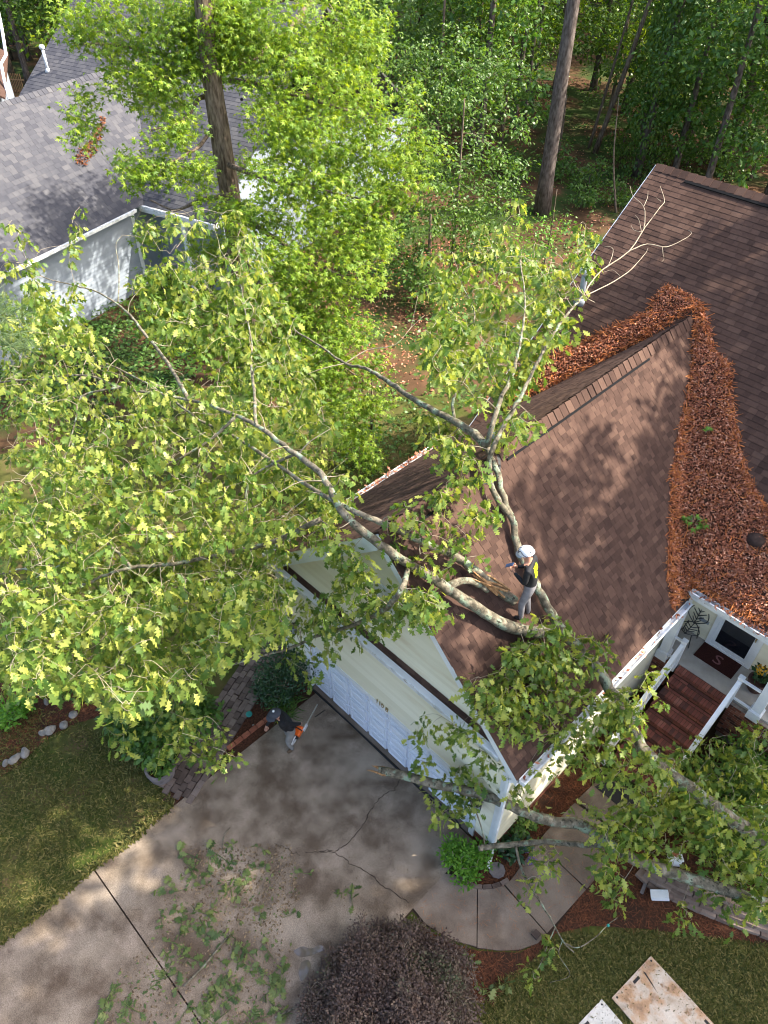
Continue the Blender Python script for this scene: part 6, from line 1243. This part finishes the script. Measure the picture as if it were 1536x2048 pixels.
# ================================================================== DEBRIS ON THE DRIVE
def sprig(seed, n, m='sprig_leaf'):
    r = np.random.default_rng(seed); b = []; L = .35
    ts = r.random(n); d = nrm(r.normal(size=(n, 3)) * [1, 1, .25]); pos = np.column_stack([np.zeros(n), ts * L, .02 + .03 * r.random(n)]) + r.normal(size=(n, 3)) * .01; pos[:, 2] = np.abs(pos[:, 2])
    V, F = leaf_mesh(OAK, pos, d, nrm(r.normal(size=(n, 3)) * .5 + [0, 0, 1]), .13 + .09 * r.random(n)); V[:, 2] = np.maximum(V[:, 2], .008); V2, F2 = tube(np.array([(0, -.1, .015), (.02, .15, .03), (0, .35, .03)]), [.007, .006, .003], 4)
    F = [tuple(f) for f in F] + [tuple(np.array(f) + len(V)) for f in F2]; me = bpy.data.meshes.new('oak_sprig'); me.from_pydata(np.vstack([V, V2]).tolist(), [], F); me.materials.append(M[m]); return me
spr = [sprig(s, 5 + s % 5) for s in range(6)]; SGp = 'oak sprigs scattered on the drive'
polyD = [(330, 1780), (400, 1700), (520, 1690), (600, 1720), (600, 1800), (560, 1850), (590, 1900), (560, 2060), (180, 2060), (230, 1950), (310, 1880)]
for i, (px, py) in enumerate(np.vstack([sample_poly(polyD, 64), [(697, 1785), (705, 1778), (600, 1745), (420, 1715), (310, 1782), (950, 1930), (975, 1985), (955, 1975)]])):
    o = bpy.data.objects.new('oak_sprig', spr[i % 6]); COL.objects.link(o); o.location = gz(px, py, .04); o.rotation_euler = (0, 0, rng.random() * 6.28); s = .7 + .6 * rng.random(); o.scale = (s, s, s)
    tag(o, 'small torn green oak sprig lying in the debris on the lower drive', 'leaf sprig', SGp) if i < 64 else tag(o, ['two oak sprigs lying together on the wet drive right of the debris, the left one', 'two oak sprigs lying together on the wet drive right of the debris, the right one', 'lone oak sprig just above the debris near the crack end', 'lone oak sprig at the top left of the debris', 'lone oak sprig left of the debris in the sunlit drive', 'oak sprig by the curved walkway end above the purple shrub', 'oak sprig on the lawn edge right of the purple shrub', 'oak sprig touching the right side of the purple shrub'][i - 64], 'leaf sprig')
dp = np.vstack([sample_poly(polyD, 1300), sample_poly([(380, 1690), (580, 1690), (600, 1800), (540, 1860), (400, 1840)], 1100)]); n = len(dp); pos = np.array([gz(a, c, .042) for a, c in dp]); pos[:, 2] += .01 * rng.random(n)
leaves('sawdust', RHOMB, pos, nrm(rand_dirs(n) * [1, 1, .15]), nrm(rand_dirs(n) + [0, 0, 2]), .025 + .05 * rng.random(n), 'sawdust', None)
n = 420; pos = np.array([gz(a, c, .042) for a, c in sample_poly(polyD, n)]); leaves('torn_leaves', RHOMB, pos, nrm(rand_dirs(n) * [1, 1, .2]), nrm(rand_dirs(n) + [0, 0, 1.5]), .04 + .07 * rng.random(n), 'sprig_leaf', None)
dp = sample_poly([(480, 1430), (900, 1650), (820, 1800), (600, 1880), (380, 1690), (330, 1620), (180, 1760)], 260); n = len(dp); pos = np.array([gz(a, c, .04) for a, c in dp]); leaves('drive_specks', RHOMB, pos, nrm(rand_dirs(n) * [1, 1, .1]), nrm(rand_dirs(n) + [0, 0, 2]), .02 + .035 * rng.random(n), 'sawdust', None)
dp = sample_poly([(830, 1815), (905, 1755), (1000, 1775), (1085, 1665), (1205, 1650), (1200, 1740), (1100, 1860), (960, 1890), (860, 1850)], 330); n = len(dp); pos = np.array([gz(a, c, .036) for a, c in dp]); leaves('walk_specks', NEEDLE, pos, nrm(rand_dirs(n) * [1, 1, .1]), nrm(rand_dirs(n) + [0, 0, 2]), .05 + .1 * rng.random(n), 'pine_straw', None)
def stick(lab, pts, r, m='bark_oak'):
    c = gz(*pts[0], .05); b = MB(); b.tube(smooth_path([gz(a, d, .06) for a, d in pts], 4), r, 6); tag(b.make('fallen_stick', m, at=c, smooth=True), lab, 'stick')
stick('pale lichen covered stick lying diagonally through the debris on the drive', [(460, 1868), (430, 1905), (400, 1940), (368, 1972)], .022); stick('short stick by the bottom edge left of the purple shrub', [(625, 1992), (590, 2015), (550, 2035)], .02); stick('dark forked stick lying near the garage door', [(650, 1420), (640, 1427), (630, 1434)], .012, 'boot'); stick('curved thin twig on the drive above the debris', [(460, 1655), (448, 1672), (444, 1700)], .008)


# ================================================================== PEOPLE
from mathutils.bvhtree import BVHTree
def person_mesh(name, J, edges, mats, segmat, parent, X):
    """J: joint -> (pos, radius or (rx,ry)); edges: pairs; segmat: edge -> material index.  X local->world 4x4."""
    names = list(J); bm = bmesh.new(); lay = bm.verts.layers.skin.verify(); vv = {}
    for k in names:
        v = bm.verts.new(J[k][0]); r = J[k][1]; v[lay].radius = (r, r) if not isinstance(r, tuple) else r; v[lay].use_root = (k == 'pelvis'); vv[k] = v
    for a, c in edges: bm.edges.new((vv[a], vv[c]))
    me = bpy.data.meshes.new(name); bm.to_mesh(me); bm.free(); o = bpy.data.objects.new(name, me); COL.objects.link(o)
    sk = o.modifiers.new('skin', 'SKIN'); sk.use_smooth_shade = True; ss = o.modifiers.new('sub', 'SUBSURF'); ss.levels = 2; ss.render_levels = 2
    dg = bpy.context.evaluated_depsgraph_get(); m2 = bpy.data.meshes.new_from_object(o.evaluated_get(dg)); bpy.data.objects.remove(o)
    m2.materials.clear()
    for x in mats: m2.materials.append(M[x])
    seg = [(np.array(J[a][0]), np.array(J[c][0]), segmat.get((a, c), 0)) for a, c in edges]
    C_ = np.array([p.center for p in m2.polygons]); best = np.full(len(C_), 1e9); mi = np.zeros(len(C_), np.int32)
    for a, c, k in seg:
        ab = c - a; t = np.clip(((C_ - a) @ ab) / (ab @ ab), 0, 1); d = np.linalg.norm(C_ - a - t[:, None] * ab, axis=1); u = d < best; best[u] = d[u]; mi[u] = k
    m2.polygons.foreach_set('material_index', mi); m2.polygons.foreach_set('use_smooth', np.ones(len(mi), bool))
    # fingers, nose, ears as extra shells of the same mesh
    return m2
def add_shell(me, V, F, mi):
    bm = bmesh.new(); bm.from_mesh(me); vs = [bm.verts.new(v) for v in V]
    for f in F:
        try: q = bm.faces.new([vs[i] for i in f]); q.material_index = mi; q.smooth = True
        except ValueError: pass
    bm.to_mesh(me); bm.free()
def hand(me, wrist, d, palm_n, mi, curl=.5, side=1):
    """palm along d from the wrist, palm normal palm_n; five curled fingers."""
    d = nrm(np.array(d, float)); n_ = nrm(np.array(palm_n, float)); s = np.cross(d, n_) * side; w = np.array(wrist, float)
    V, F = tube([w - d * .01, w + d * .04, w + d * .085], [.026, .036, .034], 8); V = w + (V - w) - np.outer((V - w) @ n_, n_) * .45; add_shell(me, V, F, mi)
    for k, (off, ln) in enumerate(((-.030, .062), (-.010, .074), (.010, .070), (.030, .056))):
        a = w + d * .083 + s * off; b1 = a + nrm(d + n_ * curl * .6) * ln * .45; c1 = b1 + nrm(d + n_ * curl * 1.8) * ln * .35; e1 = c1 + nrm(d * .4 + n_ * curl * 2.4) * ln * .25
        V, F = tube([a, b1, c1, e1], [.0095, .009, .008, .0065], 6); add_shell(me, V, F, mi)
    a = w + d * .03 - s * .03; b1 = a + nrm(d * .7 - s * .8 + n_ * .3) * .035; c1 = b1 + nrm(d + n_ * .6) * .03; V, F = tube([a, b1, c1], [.012, .0105, .008], 6); add_shell(me, V, F, mi)
def face_bits(me, hc, fw, up, mi, hair_mi=None):
    fw = nrm(np.array(fw, float)); up = nrm(np.array(up, float) - fw * (np.array(up) @ fw)); rt_ = np.cross(fw, up); hc = np.array(hc)
    V, F = tube([hc + fw * .088 + up * .012, hc + fw * .112 - up * .018, hc + fw * .095 - up * .026], [.009, .015, .012], 6); add_shell(me, V, F, mi)
    for s in (-1, 1):
        V, F = tube([hc + rt_ * s * .088 + up * .02, hc + rt_ * s * .098 - up * .005, hc + rt_ * s * .088 - up * .03], [.012, .02, .01], 6); add_shell(me, V, F, mi)
        V, F = tube([hc + fw * .088 + rt_ * s * .034 + up * .018, hc + fw * .094 + rt_ * s * .034 + up * .018], [.012, .008], 6); add_shell(me, V, F, 3)
    V, F = tube([hc + fw * .09 - up * .05 - rt_ * .022, hc + fw * .097 - up * .05, hc + fw * .09 - up * .05 + rt_ * .022], [.005, .007, .005], 5); add_shell(me, V, F, 3)
def link_part(name, me, parent, mw_):
    o = bpy.data.objects.new(name, me); COL.objects.link(o); o.parent = parent; o.matrix_local = Matrix.Translation(Vector(-org(parent))) @ mw_; return o
EDG = [('pelvis', 'spine'), ('spine', 'chest'), ('chest', 'neckb'), ('neckb', 'neck'), ('neck', 'head'), ('head', 'crown')]
for s in 'LR': EDG += [('chest', 'sh' + s), ('sh' + s, 'el' + s), ('el' + s, 'wr' + s), ('pelvis', 'hip' + s), ('hip' + s, 'kn' + s), ('kn' + s, 'an' + s), ('an' + s, 'toe' + s)]
SEG = {}
for a, c in EDG:
    SEG[(a, c)] = 0 if a in ('pelvis', 'spine', 'chest') and not c.startswith('hip') else 0
    if c.startswith(('hip', 'kn')) or c in ('anL', 'anR'): SEG[(a, c)] = 1
    if c.startswith('toe'): SEG[(a, c)] = 4
    if a in ('neckb', 'neck', 'head'): SEG[(a, c)] = 2
def heading(loc, fx, fy, s=1.0):
    f = nrm(np.array([fx, fy, 0.])); r = np.array([f[1], -f[0], 0]); return Matrix([[r[0] * s, f[0] * s, 0, loc[0]], [r[1] * s, f[1] * s, 0, loc[1]], [0, 0, s, loc[2]], [0, 0, 0, 1]])
# ---- worker on the roof
ft = gpl(1046, 1236, NR, (RX, 0, RZ)); X = heading(ft, -.90, -.35, 1.04)
pr_ = thing('person', 'worker in white helmet and black shirt standing on the brown roof looking at a phone', 'person', tuple(ft))
up_ = .16
J = {'pelvis': ((0, -.02, .98), (.155, .115)), 'spine': ((0, 0, 1.14), (.15, .105)), 'chest': ((0, .05, 1.36), (.165, .115)), 'neckb': ((0, .10, 1.50), .07), 'neck': ((0, .125, 1.55), .055), 'head': ((0, .165, 1.64), (.085, .10)), 'crown': ((0, .175, 1.74), .075),
     'shL': ((-.19, .06, 1.44), .07), 'elL': ((-.235, .06, 1.17), .052), 'wrL': ((-.075, .30, 1.20), .033), 'shR': ((.19, .06, 1.44), .07), 'elR': ((.235, .08, 1.17), .052), 'wrR': ((.075, .30, 1.20), .033),
     'hipL': ((-.10, -.02, .90), .10), 'knL': ((-.115, .06, .52), .072), 'anL': ((-.13, .02, .12), .05), 'toeL': ((-.14, .15, .12), .04), 'hipR': ((.10, -.02, .90), .10), 'knR': ((.125, .03, .48), .072), 'anR': ((.15, -.06, .02), .05), 'toeR': ((.17, .08, .05), .04)}
me = person_mesh('body', J, EDG, ['shirt', 'pants', 'skin', 'black', 'boot'], SEG, pr_, X)
hand(me, (-.075, .30, 1.20), (.35, .8, .25), (.6, -.1, .5), 2, .7, 1); hand(me, (.075, .30, 1.20), (-.25, .85, .2), (-.6, -.1, .5), 2, .7, -1); face_bits(me, (0, .175, 1.655), (0, .9, -.42), (0, .3, 1), 2)
link_part('body', me, pr_, X)
def helmet(par, X, c, fw, m1, m2, brim=.05, stripes=True):
    fw = nrm(np.array(fw, float)); up = nrm(np.array([0, 0, 1.]) - fw * fw[2]); r_ = np.cross(fw, up); c = np.array(c); V = []; F = []; n = 18; prof = [(1.05, -.02), (1.04, .0), (1.0, .35), (.86, .66), (.6, .88), (.28, .98)]
    for q, (rr, zz) in enumerate(prof):
        for i in range(n): a = i / n * 6.2832; V.append(c + r_ * math.cos(a) * .118 * rr + fw * math.sin(a) * .142 * rr + up * zz * .125)
    for j in range(len(prof) - 1):
        for i in range(n): F.append((j * n + i, j * n + (i + 1) % n, (j + 1) * n + (i + 1) % n, (j + 1) * n + i))
    F.append(tuple(range((len(prof) - 1) * n, len(prof) * n))); me = bpy.data.meshes.new('helmet'); me.from_pydata([tuple(v) for v in V], [], F); me.materials.append(M[m1]); me.polygons.foreach_set('use_smooth', np.ones(len(F), bool)); h = link_part('helmet', me, par, X)
    V = []; F = []; k = 11
    for i in range(k):
        a = math.radians(20 + 140 * i / (k - 1)); e = c + r_ * math.cos(a) * .12 + fw * math.sin(a) * .145; o_ = c + r_ * math.cos(a) * (.12 + brim * .4) + fw * math.sin(a) * (.145 + brim) - up * .018; V += [e + up * .006, o_, e - up * .012, o_ - up * .008]
    for i in range(k - 1): a = 4 * i; F += [(a, a + 1, a + 5, a + 4), (a + 2, a + 6, a + 7, a + 3), (a + 1, a + 3, a + 7, a + 5)]
    me = bpy.data.meshes.new('brim'); me.from_pydata([tuple(v) for v in V], [], F); me.materials.append(M[m2]); b_ = link_part('brim', me, par, X); b_.parent = h; b_.matrix_local = Matrix.Identity(4)
    if stripes:
        b = MB()
        dome = lambda a, e: c + (r_ * math.cos(a) * .122 + fw * math.sin(a) * .146) * math.cos(e) + up * math.sin(e) * .130
        b.tube([dome(math.pi / 2, e) for e in np.linspace(.1, 1.45, 7)], .008, 5)
        for s in (-1, 1):
            b.tube([dome(math.pi / 2 + s * (.5 + .9 * t), .35 + .35 * math.sin(t * 3)) for t in np.linspace(0, 1.7, 9)], .011, 5); b.tube([dome(math.pi / 2 + s * .45, e) for e in np.linspace(.25, .8, 5)], .011, 5); b.tube([dome(-math.pi / 2 + s * (.25 + .5 * t), .5) for t in np.linspace(0, 1, 5)], .012, 5)
        me = bpy.data.meshes.new('stripes'); me.from_pydata(np.vstack(b.v).tolist(), [], b.f); me.materials.append(M['helmet_dark']); s_ = link_part('stripes', me, par, X); s_.parent = h; s_.matrix_local = Matrix.Identity(4)
    return h
helmet(pr_, X, (0, .17, 1.70), (0, .9, -.34), 'helmet', 'pipe_grey', .055)
# printed lettering on the back, laid on the shirt surface
bt = BVHTree.FromPolygons([v.co.copy() for v in bpy.data.objects[pr_.children[0].name].data.vertices], [tuple(p.vertices) for p in pr_.children[0].data.polygons])
def on_back(x, z, oy=-1, off=.007):
    h = bt.ray_cast(Vector((x, oy, z)), Vector((0, 1 if oy < 0 else -1, 0)))
    return np.array(h[0]) + np.array([0, -off if oy < 0 else off, 0]) if h[0] is not None else np.array([x, oy * .13, z])
V = []; F = []; rr_ = np.random.default_rng(3)
for row, (z0_, hgt, x0, x1) in enumerate([(1.43, .045, -.07, .07), (1.375, .05, -.10, .09), (1.31, .05, -.085, .10), (1.25, .045, -.10, .06), (1.20, .03, -.05, .07)]):
    x = x0
    while x < x1:
        w = .018 + .02 * rr_.random(); sk = .012 * rr_.normal(); q = [(x, z0_), (x + w, z0_ + .006), (x + w + sk, z0_ + hgt), (x + sk, z0_ + hgt * (.75 + .3 * rr_.random()))]; n0 = len(V); V += [tuple(on_back(a, c)) for a, c in q]; F.append((n0, n0 + 1, n0 + 2, n0 + 3)); x += w + .006
me2 = bpy.data.meshes.new('shirt_print'); me2.from_pydata(V, [], F); me2.materials.append(M['lime_print']); link_part('shirt_print', me2, pr_, X)
# phone held in both hands
pc_ = X @ Vector((0, .42, 1.27)); ph = thing('phone', 'dark blue phone held by the worker on the roof', 'phone', tuple(pc_)); b = MB(); Rp = X.to_3x3().normalized() @ Matrix.Rotation(math.radians(50), 3, 'X')
b.hexa([np.array(Rp @ Vector((a * .04, d * .008, e * .08))) + np.array(pc_) for e in (-1, 1) for a, d in ((-1, -1), (1, -1), (1, 1), (-1, 1))]); b.make('case', 'phone_blue', ph)
b = MB(); b.hexa([np.array(Rp @ Vector((a * .034, -.0085 + d * .0008, e * .072))) + np.array(pc_) for e in (-1, 1) for a, d in ((-1, -1), (1, -1), (1, 1), (-1, 1))]); b.make('screen', 'glass', ph)
# ---- worker on the drive with the chainsaw
f2 = gz(584, 1494, .037); X2 = heading(f2, -.28, -1.0, 1.05); p2 = thing('person', 'worker in dark cap, black shirt and grey trousers walking on the drive with a chainsaw', 'person', tuple(f2)); Xi = X2.inverted()
lo = lambda p: tuple(Xi @ Vector(p))
hR = lo(gz(533, 1452, .86)); hL = lo(gz(601, 1447, .80)); hd = lo(gz(551, 1430, 1.62))
sp0 = np.array([0, 0, .95]); hd = np.array(hd); ch_ = sp0 * .38 + hd * .62; ch_[2] = 1.30; ch_[:2] = hd[:2] * .62
def mid(a, c, t, off=(0, 0, 0)): return tuple(np.array(a) * (1 - t) + np.array(c) * t + np.array(off))
sL = tuple(ch_ + [-.19, 0, .08]); sR_ = tuple(ch_ + [.19, 0, .08])
J = {'pelvis': ((0, -.02, .95), (.18, .135)), 'spine': (mid((0, -.02, .95), ch_, .5), (.19, .14)), 'chest': (tuple(ch_), (.205, .15)), 'neckb': (mid(ch_, hd, .5, (0, .0, .02)), .07), 'neck': (mid(ch_, hd, .66), .055), 'head': (tuple(hd), (.085, .10)), 'crown': (tuple(hd + [0, .01, .1]), .075),
     'shL': (sL, .09), 'elL': (mid(sL, hL, .5, (-.06, -.06, 0)), .052), 'wrL': (hL, .033), 'shR': (sR_, .09), 'elR': (mid(sR_, hR, .5, (.03, -.05, 0)), .052), 'wrR': (hR, .033),
     'hipL': ((-.10, -.02, .88), .115), 'knL': ((-.11, .10, .48), .085), 'anL': ((-.10, .02, .09), .05), 'toeL': ((-.11, .17, .045), .042), 'hipR': ((.10, -.02, .88), .115), 'knR': ((.10, .02, .48), .085), 'anR': ((.10, -.16, .10), .05), 'toeR': ((.11, -.02, .045), .042)}
me = person_mesh('body', J, EDG, ['shirt', 'pants_dark', 'skin', 'black', 'boot_tan'], SEG, p2, X2)
hand(me, hR, (-.05, .25, -1), (-.8, .4, 0), 2, .55, 1); hand(me, hL, (.1, .2, -1), (.8, .2, 0), 2, 1.1, -1); face_bits(me, hd + [0, .01, .01], (0, .85, -.5), (0, .3, 1), 2); body2 = link_part('body', me, p2, X2)
helmet(p2, X2, hd + [0, .005, .055], (0, .94, -.3), 'cap', 'cap', .085, False)
bt = BVHTree.FromPolygons([v.co.copy() for v in me.vertices], [tuple(p.vertices) for p in me.polygons]); V = []; F = []
for i in range(8): a = i / 8 * 6.283; V.append(tuple(on_back(ch_[0] - .075 + .035 * math.cos(a), ch_[2] + .04 + .025 * math.sin(a), 1.5)))
me2 = bpy.data.meshes.new('shirt_print'); me2.from_pydata(V, [], [tuple(range(8))]); me2.materials.append(M['lime_print']); link_part('shirt_print', me2, p2, X2)
V, F = tube([np.array(hd) + [0, .03, .168], np.array(hd) + [0, .034, .182]], [.03, .028], 10); me2 = bpy.data.meshes.new('cap_badge'); me2.from_pydata(V.tolist(), [], F); me2.materials.append(M['helmet']); link_part('cap_badge', me2, p2, X2)
# chainsaw
hw = np.array(X2 @ Vector(hL)); sc_ = hw + [0, 0, -.16]; cs = thing('chainsaw', 'orange and grey chainsaw carried by the worker on the drive', 'chainsaw', tuple(sc_))
tipp = gz(626, 1410, .82); ax_ = nrm((tipp - (sc_ + [0, 0, 0]))); sdv = nrm(np.cross(ax_, [0, 0, 1.])); upv = np.cross(sdv, ax_)
def obx(lo_, hi_, bev=.0):
    b = MB(); x0, y0, z0_ = lo_; x1, y1, z1 = hi_; e = bev; ring = lambda z, i: [(x0 + i, y0 + i, z), (x1 - i, y0 + i, z), (x1 - i, y1 - i, z), (x0 + i, y1 - i, z)]
    V = ring(z0_, e) + ring(z0_ + e, 0) + ring(z1 - e, 0) + ring(z1, e); F = [(3, 2, 1, 0), (12, 13, 14, 15)] + [(4 * j + i, 4 * j + (i + 1) % 4, 4 * j + 4 + (i + 1) % 4, 4 * j + 4 + i) for j in range(3) for i in range(4)]
    return b.add([sc_ + ax_ * p[0] + sdv * p[1] + upv * p[2] for p in V], F)
obx((-.23, -.10, -.10), (.02, .075, .09), .03).make('engine_cover', 'saw_orange', cs); obx((-.05, .076, -.09), (.12, .12, .06), .02).make('clutch_cover', 'saw_grey', cs)
b = obx((-.30, -.06, -.10), (-.24, .05, .04), .015); b.make('rear_housing', 'black', cs)
b = MB(); q = lambda x, y, z: sc_ + ax_ * x + sdv * y + upv * z
b.tube([q(-.26, 0, -.08), q(-.36, 0, -.10), q(-.45, 0, -.06), q(-.45, 0, .02), q(-.36, 0, .05), q(-.25, 0, .05)], .024, 7); b.make('rear_handle', 'saw_grey', cs, smooth=True)
b = MB(); b.tube(smooth_path([q(-.1, -.12, -.08), q(-.09, -.13, .06), q(-.08, -.06, .16), q(-.08, .05, .16), q(-.08, .09, .06)], 4), .014, 7); b.make('front_handle', 'black', cs, smooth=True)
b = MB(); bl_ = [(.10, -.035), (.58, -.04), (.645, -.025), (.665, 0), (.645, .025), (.58, .04), (.10, .035)]; nB = len(bl_); b.add([q(x, .095 - .006, z) for x, z in bl_] + [q(x, .095 + .006, z) for x, z in bl_], [tuple(range(nB)), tuple(range(nB, 2 * nB))[::-1]] + [(i, (i + 1) % nB, nB + (i + 1) % nB, nB + i) for i in range(nB)]); b.make('guide_bar', 'steel', cs)
